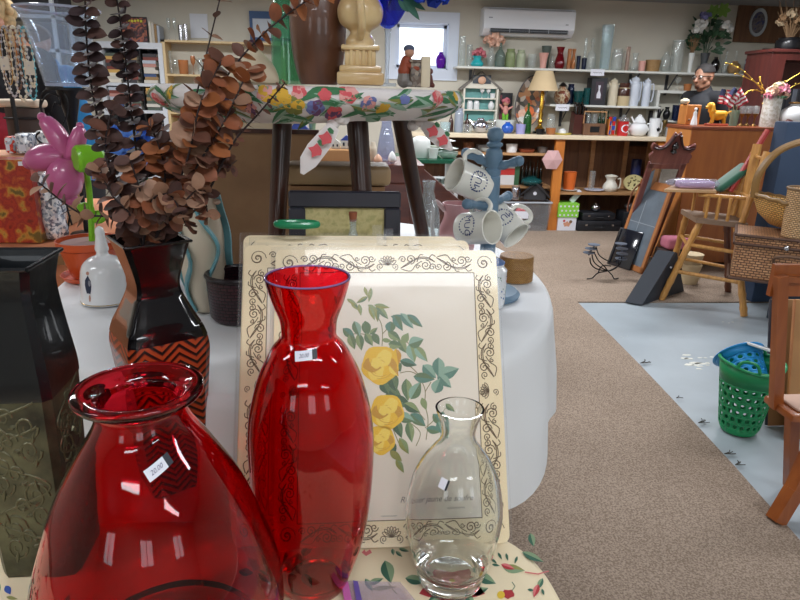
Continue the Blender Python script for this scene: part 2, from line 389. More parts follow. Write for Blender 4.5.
w.box(WX0, YW, WZ0, WX0+.012, YW+.13, WZ1).box(WX1-.012, YW, WZ0, WX1, YW+.13, WZ1).box(WX0, YW, WZ0, WX1, YW+.13, WZ0+.012).box(WX0, YW, WZ1-.012, WX1, YW+.13, WZ1)
fz = .045
w.box(WX0+.012, YW+.06, WZ0+.012, WX0+fz, YW+.1, WZ1-.012).box(WX1-fz, YW+.06, WZ0+.012, WX1-.012, YW+.1, WZ1-.012).box(WX0, YW+.06, WZ0+.012, WX1, YW+.1, WZ0+fz).box(WX0, YW+.06, WZ1-fz, WX1, YW+.1, WZ1-.012)
w1 = struct('window_1', w, M_wf)
MB().box(WX0+fz, YW+.075, WZ0+fz, WX1-fz, YW+.08, WZ1-fz).build('window_pane', glass('pane', (250, 252, 255), .02), w1)
wd = bpy.data.worlds.new('world'); SC.world = wd; wd.use_nodes = True
bg = wd.node_tree.nodes['Background']; bg.inputs[0].default_value = (.88, .94, 1, 1); bg.inputs[1].default_value = 2.4
M_tube = mat('lamp_tube', (240, 246, 255), .5, emit=3)
def lamp(x, y, i):
    t = thing('ceiling_light', 'white ceiling light with a glowing panel', 'ceiling light', (x, y, ZC-.09), group='ceiling lights')
    MB().box(-.62, -.16, 0, .62, .16, .09).build('housing', M_white, t)
    MB().box(-.58, -.12, -.006, .58, .12, -.0005).build('diffuser', M_tube, t)
    l = bpy.data.lights.new('ceiling_lamp', 'AREA'); l.shape = 'RECTANGLE'; l.size = 1.16; l.size_y = .24; l.energy = LP; l.color = (.95, .97, 1)
    o = bpy.data.objects.new('ceiling_lamp', l); COL.objects.link(o); o.parent = t; o.location = (0, 0, -.012)
for i, (x, y, LP) in enumerate([(-1.9, .3, 10), (.4, -.3, 13), (2.7, .3, 12), (-1.9, 2.9, 18), (.6, 3.0, 18), (3.0, 2.9, 18), (-1.7, 5.4, 34), (.9, 5.5, 34), (3.2, 5.4, 30), (-.7, -1.9, 6), (2.0, -1.9, 6)]): lamp(x, y, i)
def cloth_mesh(outf, z0, hemf, cx, cy, folds=26, amp=.02, n=160, rows=14, ph=0, sag=.05):
    mb = MB(); vs = []; rings = [.02, .35, .7, .93, .985, 1.0]
    for s in rings:
        for k in range(n):
            t = 2*pi*k/n; x, y = outf(t); vs.append((cx+x*s, cy+y*s, z0-(0 if s < .98 else .0015 if s < 1 else .006)))
    for j in range(1, rows+1):
        u = j/rows
        for k in range(n):
            t = 2*pi*k/n; x, y = outf(t); r = math.hypot(x, y); h = hemf(t)
            w = sin(folds*t+ph+1.3*sin(3*t))*.6+sin(folds*.53*t+2*ph)*.4
            off = .004+sag*u*.5+amp*w*min(1, u*1.6)+amp*.5*u
            vs.append((cx+x*(1+off/r), cy+y*(1+off/r), z0-.006-(z0-.006-h)*u))
    fs = [tuple(range(n))]
    R_ = len(rings)+rows
    for j in range(R_-1):
        for k in range(n): fs.append((j*n+k, j*n+(k+1) % n, (j+1)*n+(k+1) % n, (j+1)*n+k))
    mb.add(vs, fs); return mb
def superell(ax, ay, e): return lambda t: (ax*math.copysign(abs(cos(t))**(2/e), cos(t)), ay*math.copysign(abs(sin(t))**(2/e), sin(t)))
M_linen = mat('linen', (232, 234, 236), .8, bump=.08, bscale=18)
M_cream = mat('cream_cotton', (238, 222, 188), .8, noise=.03, nscale=8, bump=.05, bscale=400)
M_dk = mat('dark_steel', (38, 38, 40), .45, .6)
T2Z = .92; t2x, t2y = -.10, 1.76; T2 = superell(.645, .80, 2.15)
tb = thing('oval_table', 'oval table hidden beneath a white cloth', 'table', (t2x, t2y, 0))
n = 64; MB().prism([(T2(2*pi*i/n)[0]*.975, T2(2*pi*i/n)[1]*.975) for i in range(n)], T2Z-.035, T2Z-.008).build('table_top', wood('oak', (150, 110, 70), (120, 84, 50)), tb)
for sx in (-1, 1):
    for sy in (-1, 1): MB().tube([(sx*.36, sy*.5, 0), (sx*.36, sy*.5, T2Z-.035)], .018, 10).build('leg', M_dk, tb)
def hem2(t):
    return .605+.02*cos(2*(t-.1))+.022*sin(9*t)
cl2 = cloth_mesh(T2, T2Z, hem2, 0, 0, 13, .032, sag=.02)
solo('tablecloth', cl2, M_linen, 'plain white cloth draped over the oval table behind the placemats', 'tablecloth', (t2x, t2y, 0), smooth=60)
T1Z = .75; t1x, t1y = -.33, .55; T1 = superell(.622, .325, 4.6)
tb = thing('side_table', 'low table under the rose print cloth', 'table', (t1x, t1y, 0))
MB().prism([(T1(2*pi*i/n)[0]*.975, T1(2*pi*i/n)[1]*.965) for i in range(n)], T1Z-.035, T1Z-.009).build('table_top', MC['oak'], tb)
for sx in (-1, 1):
    for sy in (-1, 1): MB().tube([(sx*.5, sy*.22, 0), (sx*.5, sy*.22, T1Z-.035)], .018, 10).build('leg', M_dk, tb)
cl1 = cloth_mesh(T1, T1Z, lambda t: .34+.02*sin(7*t), 0, 0, 22, .012, sag=.02)
c1 = solo('tablecloth', cl1, M_cream, 'cream cloth printed with roses and rosebuds under the red vases', 'tablecloth', (t1x, t1y, 0), smooth=60)
G1 = mat('print_green', (60, 104, 84), .8); G2 = mat('print_pale_green', (134, 160, 124), .8); PR = mat('print_red', (176, 52, 58), .8); PY_ = mat('print_yellow', (226, 190, 60), .8)
PK = mat('print_pink', (216, 120, 120), .8); PB = mat('print_blue', (60, 90, 170), .8); PO = mat('print_olive', (150, 150, 90), .8)
def s1(px, py):
    p = PZ(px, py, T1Z+.0006); return (p.x-t1x, p.y-t1y, T1Z+.0006)
s1o = lambda o: (lambda x, y: (lambda q: (q[0], q[1], q[2]+o))(s1(x, y)))
pr = MB(); mats1 = [G1, G2, PR, PY_, PK, PB, PO]
def leaf1(cx, cy, L, W, a, m1=0, m2=1, o=0): decal_leaf(pr, s1o(o), cx, cy, L, W, R(a), m1, m2)
leaf1(388, 572, 24, 15, 75, 0, 1); leaf1(369, 585, 15, 7, 60); leaf1(376, 581, 16, 7, -20); leaf1(384, 588, 26, 5, -5, 6, 6); decal_stroke(pr, s1, [(388, 582), (393, 590), (397, 594)], 1.1, 6)
leaf1(393, 552, 7, 4, 80); leaf1(399, 554, 9, 4, 40); leaf1(404, 550, 11, 4, 15); decal_stroke(pr, s1, [(363, 551), (366, 554), (371, 551)], 4, 4)
decal_blob(pr, s1, 452, 588, 17, 2, 20, .2, 0, 1.7, .9); decal_blob(pr, s1o(.0003), 452, 588, 9, 4, 16, .25, 1, 1.6, .8); decal_blob(pr, s1o(.0005), 452, 588, 3.5, 3, 10, .1)
leaf1(416, 580, 22, 11, 10); leaf1(418, 563, 14, 8, 60); leaf1(436, 597, 20, 10, 150); leaf1(486, 579, 22, 12, 25); leaf1(480, 591, 18, 9, -20); leaf1(470, 600, 16, 9, 60)
leaf1(508, 567, 15, 6, 20, 2, 4, .0004); leaf1(514, 569, 22, 10, 8, 1, 6); decal_stroke(pr, s1, [(525, 572), (538, 574), (549, 571)], 1.2, 4)
for a, b, c in ((500, 556, 60), (507, 557, 75), (496, 565, 10), (494, 561, 40), (516, 560, 110)): leaf1(a, b, 8, 3, c, 0, 0)
leaf1(532, 540, 14, 8, 75, 0, 1); leaf1(533, 557, 24, 8, 25, 0, 1)
leaf1(536, 591, 14, 7, 110, 4, 2, .0003); leaf1(540, 584, 13, 6, 115, 1, 0); leaf1(531, 590, 7, 3, 10, 0, 0); leaf1(543, 592, 7, 3, 70, 0, 0)
decal_blob(pr, s1, 508, 594, 5, 2, 12, .15, 0, 1.3, .9); decal_blob(pr, s1o(.0003), 501, 595, 4, 3, 10, .3); decal_stroke(pr, s1, [(512, 591), (515, 586), (512, 582)], .8, 0)
leaf1(8, 590, 10, 8, 60, 5, 5); leaf1(12, 598, 12, 4, 10, 6, 6); leaf1(270, 580, 22, 9, 30); leaf1(285, 560, 16, 8, 80); decal_blob(pr, s1, 258, 562, 9, 2, 14, .2); leaf1(248, 572, 16, 8, 10)
decal_stroke(pr, s1, [(262, 570), (272, 575), (280, 590)], 1, 6)
for k in range(34):                            # the rest of the print, mostly under the vases
    a = random.uniform(0, 2*pi); s_ = sqrt(random.uniform(0, .85)); x, y = T1(a)[0]*s_, T1(a)[1]*s_
    if x > .28 or y > .27: continue
    q = lambda X, Y_: (X, Y_, T1Z+.0006)
    if k % 3 == 0: decal_blob(pr, q, x, y, .02, 2, 16, .2); decal_blob(pr, lambda X, Y_: (X, Y_, T1Z+.001), x, y, .01, 4, 12, .2)
    for j in range(3): decal_leaf(pr, q, x+.035*cos(a+j*2), y+.035*sin(a+j*2), .034, .016, a+j*2, 0, 1)
def skirt(t, z):
    x, y = T1(t); r = math.hypot(x, y); u = (T1Z-z)/(T1Z-.34); return x*(1+(.03+.03*u)/r), y*(1+(.03+.03*u)/r), z
pr.build('printed_roses', mats1, c1, smooth=0)
BA = R(29); BW, BH, BT = .362, .462, .006
def board_frame(px, py, z=T1Z):
    p = PZ(px, py, z); return p
bx1 = PZ(510, 543, T1Z+.004); by = bx1.y; bx0 = bx1.x-BW
rotb = Matrix.Rotation(-BA, 4, 'X')
bup = V((0, sin(BA), cos(BA))); bn = V((0, -cos(BA), sin(BA)))
def BP(px, py, off=0):                          # photograph pixel -> (u,v) on the front board
    d = ray(px, py); o = V((bx0, by, T1Z+.004)); t = (o-EYE).dot(bn)/d.dot(bn); q = EYE+d*t-o
    return q.x, q.dot(bup)
def rrect(w, h, r, n=6):
    out = []
    for cx, cy, a in ((w-r, r, -90), (w-r, h-r, 0), (r, h-r, 90), (r, r, 180)):
        for i in range(n+1): t = R(a+90*i/n); out.append((cx+r*cos(t), cy+r*sin(t)))
    return out
M_bd = mat('placemat_cream', (246, 226, 184), .35, coat=.3); M_bin = mat('placemat_inner', (236, 224, 206), .35, coat=.3); M_edge = mat('placemat_edge', (206, 186, 146), .6)
M_ink = mat('brown_ink', (104, 78, 44), .6); M_slv = glass('plastic_sleeve', (253, 253, 253), .035, (240, 244, 250), 1.12, .15, .2, 12)
B_ = lambda o: (lambda x, y: (x, -o, y))        # local: X right, Z up, -Y front
def spiral(cx, cy, r, a0, turns, sgn=1, n=16): return [(cx+r*(1-i/n*.85)*cos(a0+sgn*turns*2*pi*i/n), cy+r*(1-i/n*.85)*sin(a0+sgn*turns*2*pi*i/n)) for i in range(n+1)]
def scroll(mb, p0, p1, w, nrep, sf):
    """one side of the border: repeated leafy scrolls between p0 and p1, band width w"""
    dx, dy = p1[0]-p0[0], p1[1]-p0[1]; L = math.hypot(dx, dy); tx, ty = dx/L, dy/L; nx, ny = -ty, tx
    def q(s, t): return (p0[0]+tx*s+nx*t, p0[1]+ty*s+ny*t)
    rep = L/nrep; lw = .0015
    for k in range(nrep):
        s0 = k*rep; sg = 1 if k % 2 == 0 else -1
        for off in (0, .0022):
            c = spl([(s0+rep*.02, -sg*w*.30), (s0+rep*.25, -sg*(w*.06-off)), (s0+rep*.5, sg*(w*.28-off)), (s0+rep*.78, sg*(w*.30-off)), (s0+rep*.98, sg*w*.05)], 5)
            decal_stroke(mb, sf, [q(*a) for a in c], lw, 0)
        decal_stroke(mb, sf, [q(*a) for a in spiral(s0+rep*.30, sg*w*.20, w*.27, -pi/2*sg, 1.6, sg)], lw*1.1, 0)
        decal_stroke(mb, sf, [q(*a) for a in spiral(s0+rep*.72, -sg*w*.12, w*.30, pi/2*sg, 1.7, -sg)], lw*1.1, 0)
        decal_stroke(mb, sf, [q(*a) for a in spiral(s0+rep*.50, -sg*w*.22, w*.13, 0, 1.2, sg, 10)], lw, 0)
        decal_stroke(mb, sf, [q(*a) for a in spl([(s0+rep*.48, sg*w*.05), (s0+rep*.55, sg*w*.42), (s0+rep*.66, sg*w*.44)], 4)], lw, 0)
        decal_stroke(mb, sf, [q(*a) for a in spiral(s0+rep*.08, sg*w*.18, w*.2, pi*sg, 1.4, -sg)], lw, 0)
        decal_stroke(mb, sf, [q(*a) for a in spiral(s0+rep*.90, -sg*w*.22, w*.2, 0, 1.4, sg)], lw, 0)
        decal_stroke(mb, sf, [q(*a) for a in spl([(s0+rep*.05, -sg*w*.34), (s0+rep*.3, -sg*w*.44), (s0+rep*.45, -sg*w*.1), (s0+rep*.62, sg*w*.1)], 4)], lw, 0)
        decal_stroke(mb, sf, [q(*a) for a in spl([(s0+rep*.82, sg*w*.28), (s0+rep*.9, sg*w*.45), (s0+rep*1.0, sg*w*.36)], 4)], lw, 0)
def shell(mb, cx, cy, r, sf, a=pi/2):
    for k in range(-3, 4):
        t = a+k*.36; e = (cx+r*cos(t), cy+r*sin(t)); n_ = (-sin(t), cos(t)); b = .17*r
        decal_stroke(mb, sf, spl([(cx, cy), (cx+.6*r*cos(t)+b*n_[0], cy+.6*r*sin(t)+b*n_[1]), e, (cx+.6*r*cos(t)-b*n_[0], cy+.6*r*sin(t)-b*n_[1]), (cx, cy)], 4), .0011, 0)
    for sg in (-1, 1): decal_stroke(mb, sf, spiral(cx+sg*r*.75, cy-r*.15, r*.38, -pi/2, 1.5, sg), .0012, 0)
def border(parent):
    mb = MB(); sf = B_(.0006); w = .031; m = .0065; iw = .0385
    x0, y0, x1, y1 = m+w/2, m+w/2, BW-m-w/2, BH-m-w/2
    for (a, b, k) in (((x0+.02, y1), (BW/2-.02, y1), 2), ((BW/2+.02, y1), (x1-.02, y1), 2), ((x0+.02, y0), (BW/2-.02, y0), 2), ((BW/2+.02, y0), (x1-.02, y0), 2),
                      ((x0, y0+.02), (x0, BH/2-.02), 3), ((x0, BH/2+.02), (x0, y1-.02), 3), ((x1, y0+.02), (x1, BH/2-.02), 3), ((x1, BH/2+.02), (x1, y1-.02), 3)): scroll(mb, a, b, w, k, sf)
    shell(mb, BW/2, y1-.004, .016, sf); shell(mb, BW/2, y0-.008, .016, sf); shell(mb, x0, BH/2, .014, sf, 0); shell(mb, x1, BH/2, .014, sf, pi)
    for cx, cy in ((x0, y0), (x1, y0), (x0, y1), (x1, y1)):
        for k in range(3): decal_stroke(mb, sf, spiral(cx, cy, .014-.003*k, k*2.1, 1.3), .0012, 0)
    R4 = [(iw, iw), (BW-iw, iw), (BW-iw, BH-iw), (iw, BH-iw)]
    for i in range(4): decal_stroke(mb, sf, [R4[i], R4[(i+1) % 4]], .0013, 0)
    return mb.build('scroll_border', M_ink, parent, smooth=0)
def board(label, x, y, z, dtilt=0, first=None):
    t = thing('placemat', label, 'placemat', (x, y, z)); t.rotation_euler = (-(BA+dtilt), 0, 0)
    if first is None:
        b = MB(); P = rrect(BW, BH, .012); b.mi = 0
        b.add([(p[0], 0, p[1]) for p in P], [tuple(range(len(P)))]); b.mi = 1
        nP = len(P); b.add([(p[0], 0, p[1]) for p in P]+[(p[0], BT, p[1]) for p in P], [(i, (i+1) % nP, nP+(i+1) % nP, nP+i) for i in range(nP)]); b.add([(p[0], BT, p[1]) for p in P], [tuple(range(nP))])
        b.mi = 2; iw = .0385; b.add([(iw, -.0003, iw), (BW-iw, -.0003, iw), (BW-iw, -.0003, BH-iw), (iw, -.0003, BH-iw)], [(0, 1, 2, 3)])
        b.build('panel', [M_bd, M_edge, M_bin], t, smooth=0)
        border(t)
        s = MB(); P2 = [(-.006, 0.0), (BW+.004, 0), (BW+.004, BH+.004), (-.006, BH+.004)]
        s.add([(a, -.0016-(.0015 if i in (0, 3) else 0), c) for i, (a, c) in enumerate(P2)], [(0, 1, 2, 3)]); 
        s.add([(-.006, -.003, 0), (-.006, .005, 0), (-.006, .005, BH+.004), (-.006, -.003, BH+.004)], [(0, 1, 2, 3)])
        s.add([(BW+.004, -.0016, 0), (BW+.004, .004, 0), (BW+.004, .004, BH+.004), (BW+.004, -.0016, BH+.004)], [(0, 1, 2, 3)])
        s.build('plastic_sleeve', M_slv, t, smooth=0)
        c = MB(); u = BW*.62; c.box(u-.008, -.007, BH+.0005, u+.008, .0, BH+.018).build('hang_tab', M_slv, t)
    return t
bd = board('framed rose placemat, frontmost of the leaning stack, yellow roses beside the red vase', bx0, by, T1Z+.004)
for ch_i, (dx, dy, dz, dt, lb) in enumerate(((-.052, .017, .003, .0, 'second placemat of the leaning stack, its left scroll border showing left of the front one'),
        (-.040, .034, .009, .0, 'third placemat of the leaning stack, only its top strip showing'),
        (-.058, .051, .012, .0, 'rearmost placemat of the leaning stack, a thin top edge showing'))):
    d = bd.copy(); COL.objects.link(d); d['label'] = lb; d.location = (bx0+dx, by+dy, T1Z+.004+dz); d.rotation_euler = (-(BA+dt), 0, 0)
    for c in bd.children: e = c.copy(); COL.objects.link(e); e.parent = d
rp = MB(); LG = [mat('rose_leaf_a', (92, 118, 74), .4), mat('rose_leaf_b', (136, 152, 96), .4), mat('rose_leaf_c', (84, 128, 108), .4), mat('rose_leaf_d', (140, 172, 148), .4),
    mat('rose_leaf_e', (146, 146, 66), .4), mat('rose_yellow', (238, 190, 24), .4), mat('rose_gold', (206, 150, 24), .4), mat('rose_light', (244, 212, 84), .4), mat('rose_stem', (142, 132, 84), .4), mat('rose_deep', (60, 90, 56), .4)]
def sb(o):
    def g(px, py): u, v = BP(px, py); return (u, -.0006-o, v)
    return g
Z = lambda x, y: (340+x/5, 280+y/5)
stems = [[(210, 330), (212, 260), (200, 205), (150, 130)], [(212, 270), (240, 240), (270, 205)], [(300, 465), (350, 458), (400, 480), (440, 500), (470, 490)], [(310, 405), (360, 440), (400, 480)], [(400, 490), (425, 550), (425, 620), (440, 700), (430, 800)], [(425, 560), (455, 510)], [(240, 345), (280, 320), (330, 310), (380, 350)], [(60, 270), (110, 270), (160, 280)],
         [(425, 700), (380, 650), (330, 620), (260, 590)], [(425, 740), (470, 700), (510, 640)], [(380, 830), (400, 760), (330, 700)], [(250, 560), (240, 640), (260, 730), (300, 830)]]
for s_ in stems: decal_stroke(rp, sb(0), [Z(*a) for a in spl(s_, 5)], .9, 8)
lv = [(150, 75, 55, 18, 100, 4, 1), (110, 100, 50, 18, 150, 4, 0), (75, 130, 45, 20, 50, 4, 0), (100, 150, 45, 18, 80, 4, 1), (60, 110, 45, 16, 30, 4, 1), (130, 60, 40, 14, 70, 4, 4),
      (160, 165, 60, 22, 70, 4, 1), (185, 170, 62, 22, 85, 4, 0), (215, 165, 62, 26, 50, 0, 1), (210, 132, 60, 20, 10, 4, 1), (165, 140, 45, 18, 30, 4, 1),
      (290, 215, 70, 34, 60, 2, 0), (335, 205, 75, 34, 50, 2, 3), (375, 205, 75, 30, 40, 0, 2), (300, 187, 70, 22, 5, 0, 2), (252, 238, 46, 42, 90, 2, 0),
      (85, 245, 62, 36, 70, 0, 3), (132, 243, 58, 38, 80, 0, 0), (168, 255, 40, 20, -40, 0, 1), (145, 298, 55, 32, 60, 0, 1), (180, 295, 50, 30, 60, 0, 0), (100, 310, 66, 34, 80, 1, 0), (45, 268, 60, 34, 40, 0, 2), (60, 310, 60, 34, 70, 1, 0),
      (272, 282, 60, 34, 35, 1, 0), (327, 290, 44, 32, -60, 1, 1), (380, 310, 60, 48, -20, 0, 3), (275, 325, 50, 36, 10, 1, 0), (312, 332, 58, 36, 60, 0, 1), (360, 365, 74, 44, 75, 3, 1), (405, 370, 76, 38, 50, 3, 1), (235, 303, 40, 18, 10, 1, 1),
      (342, 415, 66, 34, 15, 9, 2), (290, 435, 40, 36, 60, 9, 0), (492, 437, 74, 50, 90, 2, 3), (447, 458, 70, 48, 45, 2, 3), (547, 460, 76, 52, -20, 2, 3), (420, 490, 80, 42, 8, 2, 0), (522, 505, 72, 42, 45, 2, 3), (488, 528, 60, 50, -70, 2, 3),
      (265, 510, 76, 50, 70, 9, 0), (225, 540, 60, 40, 60, 9, 0), (335, 550, 84, 44, 85, 0, 1), (378, 552, 76, 48, -60, 0, 3), (270, 570, 84, 50, 40, 9, 0), (310, 610, 80, 44, 30, 0, 9), (240, 620, 76, 40, 80, 9, 0), (360, 640, 70, 40, 30, 9, 1),
      (330, 690, 70, 44, 20, 0, 3), (390, 700, 74, 44, 40, 0, 2), (290, 740, 80, 40, 70, 9, 0), (250, 700, 70, 40, 50, 0, 3), (350, 760, 80, 36, 80, 0, 1), (420, 620, 50, 26, 70, 1, 1), (320, 830, 70, 34, 60, 4, 1), (280, 880, 60, 30, 40, 4, 4), (300, 930, 60, 26, 60, 4, 1), (265, 840, 60, 30, 80, 0, 9), (490, 700, 60, 34, 50, 0, 2), (470, 750, 60, 34, 10, 0, 2), (500, 740, 50, 30, 70, 2, 3), (540, 640, 56, 32, 40, 0, 1)]
for i, (x, y, L_, W_, a, m1, m2) in enumerate(lv):
    X, Y_ = Z(x, y); decal_leaf(rp, sb(.0002+.00003*(i % 7)), X, Y_, L_/5*1.35, W_/5*1.4, R(a), m1, m2)
for (x, y, r_) in ((200, 425, 92), (235, 660, 85), (205, 800, 70)):
    X, Y_ = Z(x, y); r_ /= 5
    decal_blob(rp, sb(.0005), X, Y_, r_, 5, 26, .05, 0, 1, 1.05)
    for k in range(6): t = k*1.05; decal_blob(rp, sb(.0006+.00004*k), X+r_*.42*cos(t), Y_+r_*.42*sin(t), r_*.5, (6, 5, 7)[k % 3], 16, .06, k, 1, .8, t)
    for k in range(5): decal_stroke(rp, sb(.0010), [(X+r_*(.75-.12*k)*cos(t+k), Y_+r_*(.75-.12*k)*sin(t+k)) for t in [i*.3 for i in range(7)]], .5, 6)
    decal_blob(rp, sb(.0011), X-r_*.2, Y_-r_*.1, r_*.3, 7, 14, .1)
decal_leaf(rp, sb(.0012), *Z(285, 385), 17, 10, R(80), 5, 6); decal_leaf(rp, sb(.0012), *Z(270, 455), 14, 9, R(50), 7, 6)
rp.build('rose_print', LG, bd, smooth=0)
tx = MB(); u0, v0 = BP(437, 499); u1, v1 = BP(468, 497)
put_text(tx, 'Rosier jaune de soufre', .0125, lambda x, y: (u0+x, -.0008, v0+y), shear=.35)
u2, v2 = BP(456, 508); decal_stroke(tx, B_(.0008), [(u2-.014+i*.0014, v2+.0016*sin(i*2.1)) for i in range(21)], .0008)
u2, v2 = BP(389, 516); decal_stroke(tx, B_(.0008), [(u2-.012+i*.0014, v2+.0012*sin(i*2.4)) for i in range(18)], .0007)
tx.build('caption', mat('grey_ink', (120, 112, 104), .6), bd, smooth=0)
def lathe_r(prof, z):
    for i in range(len(prof)-1):
        a, b = prof[i], prof[i+1]
        if min(a[1], b[1]) <= z <= max(a[1], b[1]) and abs(b[1]-a[1]) > 1e-7:
            t = (z-a[1])/(b[1]-a[1]); return a[0]+(b[0]-a[0])*t
    return prof[-1][0]
M_stk = mat('sticker_white', (222, 224, 234), .5); M_blk = mat('sticker_black', (30, 34, 46), .5); M_pen = mat('pen', (70, 74, 110), .6)
def sticker(parent, prof, th, z, w, h, tilt, txt='20.00'):
    """price sticker wrapped on a turned surface"""
    def sf(o):
        def g(x, y):
            c, s_ = cos(tilt), sin(tilt); x, y = x*c-y*s_, x*s_+y*c; zz = z+y; r = lathe_r(prof, zz)+.0007+o; t = th+x/r; return (r*cos(t), r*sin(t), zz)
        return g
    mb = MB()
    def patch(x0, x1, mi, o):
        n = 8; mb.mi = mi; g = sf(o); vs = [g(x0+(x1-x0)*i/n, y) for y in (-h/2, h/2) for i in range(n+1)]
        mb.add(vs, [(i, i+1, n+2+i, n+1+i) for i in range(n)])
    patch(-w/2, w*.28, 0, 0); patch(w*.28, w/2, 1, 0)
    if txt: put_text(mb, txt, h*.55, lambda x, y: sf(.0004)(x-w*.1, y), .3, 2)
    return mb.build('price_sticker', [M_stk, M_blk, M_pen], parent, smooth=0)
def th_view(loc): return atan2(EYE.y-loc[1], EYE.x-loc[0])
def xy(px, py, z): p = PZ(px, py, z); return p.x, p.y
RED = solid_glass('ruby_glass', (230, 26, 40), 1.45, 0, .12, 9, 0, (1, 1, .35))
REDB = solid_glass('dark_ruby_glass', (230, 34, 52), 1.48, 0, .35, 9, 0, (1, 1, .5))
def mm(px, depth): return px*depth/F
def px_prof(pxc, Y, rows, z0):
    """turned profile read off a silhouette: rows (py, half width in px) bottom to top"""
    out = []
    for py, hw in rows:
        w_ = PY(pxc, py, Y); dep = (w_-EYE).dot(FW); out.append((max(hw*dep/F, 1e-4), max(w_.z-z0, 0)))
    return out
x, y = -.047, .722
tp = px_prof(314, y, [(590, 27), (586, 31), (570, 37), (545, 47), (520, 54), (490, 59), (455, 62), (425, 62), (400, 58), (375, 51), (358, 43), (347, 37), (339, 30), (335, 27.5), (329, 27.5), (318, 29), (303, 35), (288, 40), (277, 43)], T1Z+.002)
tp[0] = (tp[0][0], 0); tps = spl(tp, 5)
v = thing('tall_vase', 'tall slender ruby red glass vase with flared neck in front of the placemats', 'vase', (x, y, T1Z+.002))
MB().lathe(vessel(tps, .0038, .014), 64).build('glass_body', RED, v, smooth=60)
rz = tps[-1]; MB().tube([((rz[0]-.0014)*cos(t), (rz[0]-.0014)*sin(t), rz[1]+.0006) for t in [2*pi*i/64 for i in range(64)]], .0013, 8, closed=True).build('rim', glass('rim_violet', (214, 170, 220), .4, (190, 160, 220), 1.6), v)
sticker(v, tps, th_view((x, y))-.10, PY(318, 362, y-.06).z-T1Z-.002, .026, .0095, .12, '20.00')
by2 = .60; bx = PY(139, 392, by2).x
wp = px_prof(147, by2, [(636, 98), (630, 108), (615, 117), (590, 119), (560, 114), (520, 101), (490, 89), (450, 66), (425, 49), (411, 43), (404, 43), (400, 48)], T1Z+.002)
z9 = wp[-1][1]; wp[0] = (wp[0][0], 0); wp += [(.052, z9+.002), (.0605, z9+.006), (.0640, z9+.011), (.063, z9+.0155), (.057, z9+.0165)]; wps = spl(wp, 5); wz = z9+.0185
v = thing('wide_vase', 'wide ruby red glass vase with tapering shoulders and thick flat rim', 'vase', (bx, by2, T1Z+.002))
inner = [(max(r-.004, .0335), z) for r, z in wps if .012 < z < z9-.012][::-1]
M_wide = MB().lathe([(1e-5, 0)]+wps+[(.048, wz-.005), (.040, wz-.0105), (.036, wz-.018)]+inner+[(.08, .012), (1e-5, .012)], 72); M_wide.build('glass_body', REDB, v, smooth=60)
sticker(v, wps, th_view((bx, by2))+.16, z9-.045, .027, .0105, .40, '20.00')
cx_, cy_ = .143, .716
cp_ = px_prof(453, cy_, [(588, 26), (584, 30), (572, 33), (550, 41), (530, 46), (512, 48.5), (495, 47), (478, 43), (462, 35), (450, 26), (441, 19), (432, 17), (422, 19), (414, 22.5), (408, 24.5)], T1Z+.002)
cp_[0] = (cp_[0][0], 0); cps = spl(cp_, 5)
CLR = solid_glass('clear_glass', (250, 253, 253), 1.45, 0, .05, 10)
v = thing('clear_vase', 'clear glass vase with round body and narrow neck, on the floral cloth', 'vase', (cx_, cy_, T1Z+.002))
outer = [(1e-5, .0)]+cps; inn = [(max(r-.0026, .002), z) for r, z in cps if z > .03][::-1]+[(.033, .024), (.020, .016), (1e-5, .013)]
MB().lathe(outer+inn, 64).build('glass_body', CLR, v, smooth=60)
sticker(v, cps, th_view((cx_, cy_))-.30, cp_[8][1]-.004, .012, .012, -.2, '')
def square_vase(prof, n=4, rot=0, bev=.12, per=9):
    """prof (halfwidth,z); square section with slightly rounded edges"""
    mb = MB(); vs = []; fs = []
    m = n*per
    def sec(h):
        out = []
        for i in range(m):
            t = 2*pi*i/m; c_, s_ = cos(t), sin(t); e = 14
            k = (abs(c_)**e+abs(s_)**e)**(-1/e); out.append((h*k*c_, h*k*s_))
        return out
    for h, z in prof:
        for (a, b) in sec(h): vs.append((a*cos(rot)-b*sin(rot), a*sin(rot)+b*cos(rot), z))
    for i in range(len(prof)-1):
        for k in range(m): fs.append((i*m+k, i*m+(k+1) % m, (i+1)*m+(k+1) % m, (i+1)*m+k))
    mb.add(vs, fs); return mb
M_gm = mat('black_enamel', (24, 28, 32), .28, .3, coat=.4, bump=.06, bscale=40)
M_emb = mat('embossed_pewter', (112, 112, 88), .42, .6, col2=(52, 50, 44), nscale=14, bump=.15, bscale=60)
ly = .80; lx = PY(25, 264, ly-.056).x-.057
qp = [(.045, 0), (.048, .004), (.049, .05), (.050, .12), (.052, .18), (.0545, .25), (.0555, .285), (.0535, .31), (.050, .345), (.047, .38), (.046, .405), (.049, .425), (.053, .442)]
v = thing('embossed_vase', 'tall square black metal vase embossed with leaf scrolls, at the left edge', 'vase', (lx, ly, T1Z+.002)); rt_ = R(2)
up_ = [q for q in spl(qp, 4)]
lo = [q for q in up_ if q[1] <= .275]; hi = [q for q in up_ if q[1] >= .265]
square_vase([(1e-4, 0)]+lo, rot=rt_).build('embossed_body', M_emb, v, smooth=40)
inn = [(h-.003, z) for h, z in hi][::-1]
square_vase([(hi[0][0], hi[0][1])]+[(h+.0008, z) for h, z in hi]+inn, rot=rt_).build('black_neck', M_gm, v, smooth=40)
lp = [(.001, .0)]
rm = MB(); hh = up_[-1][0]; zz = up_[-1][1]
cs = [(hh*a*cos(rt_)-hh*b*sin(rt_), hh*a*sin(rt_)+hh*b*cos(rt_), zz) for a, b in ((1, 1), (-1, 1), (-1, -1), (1, -1))]
for i in range(4): rm.tube([cs[i], cs[(i+1) % 4]], .0028, 8)
rm.build('rim', M_gm, v)
em = MB()
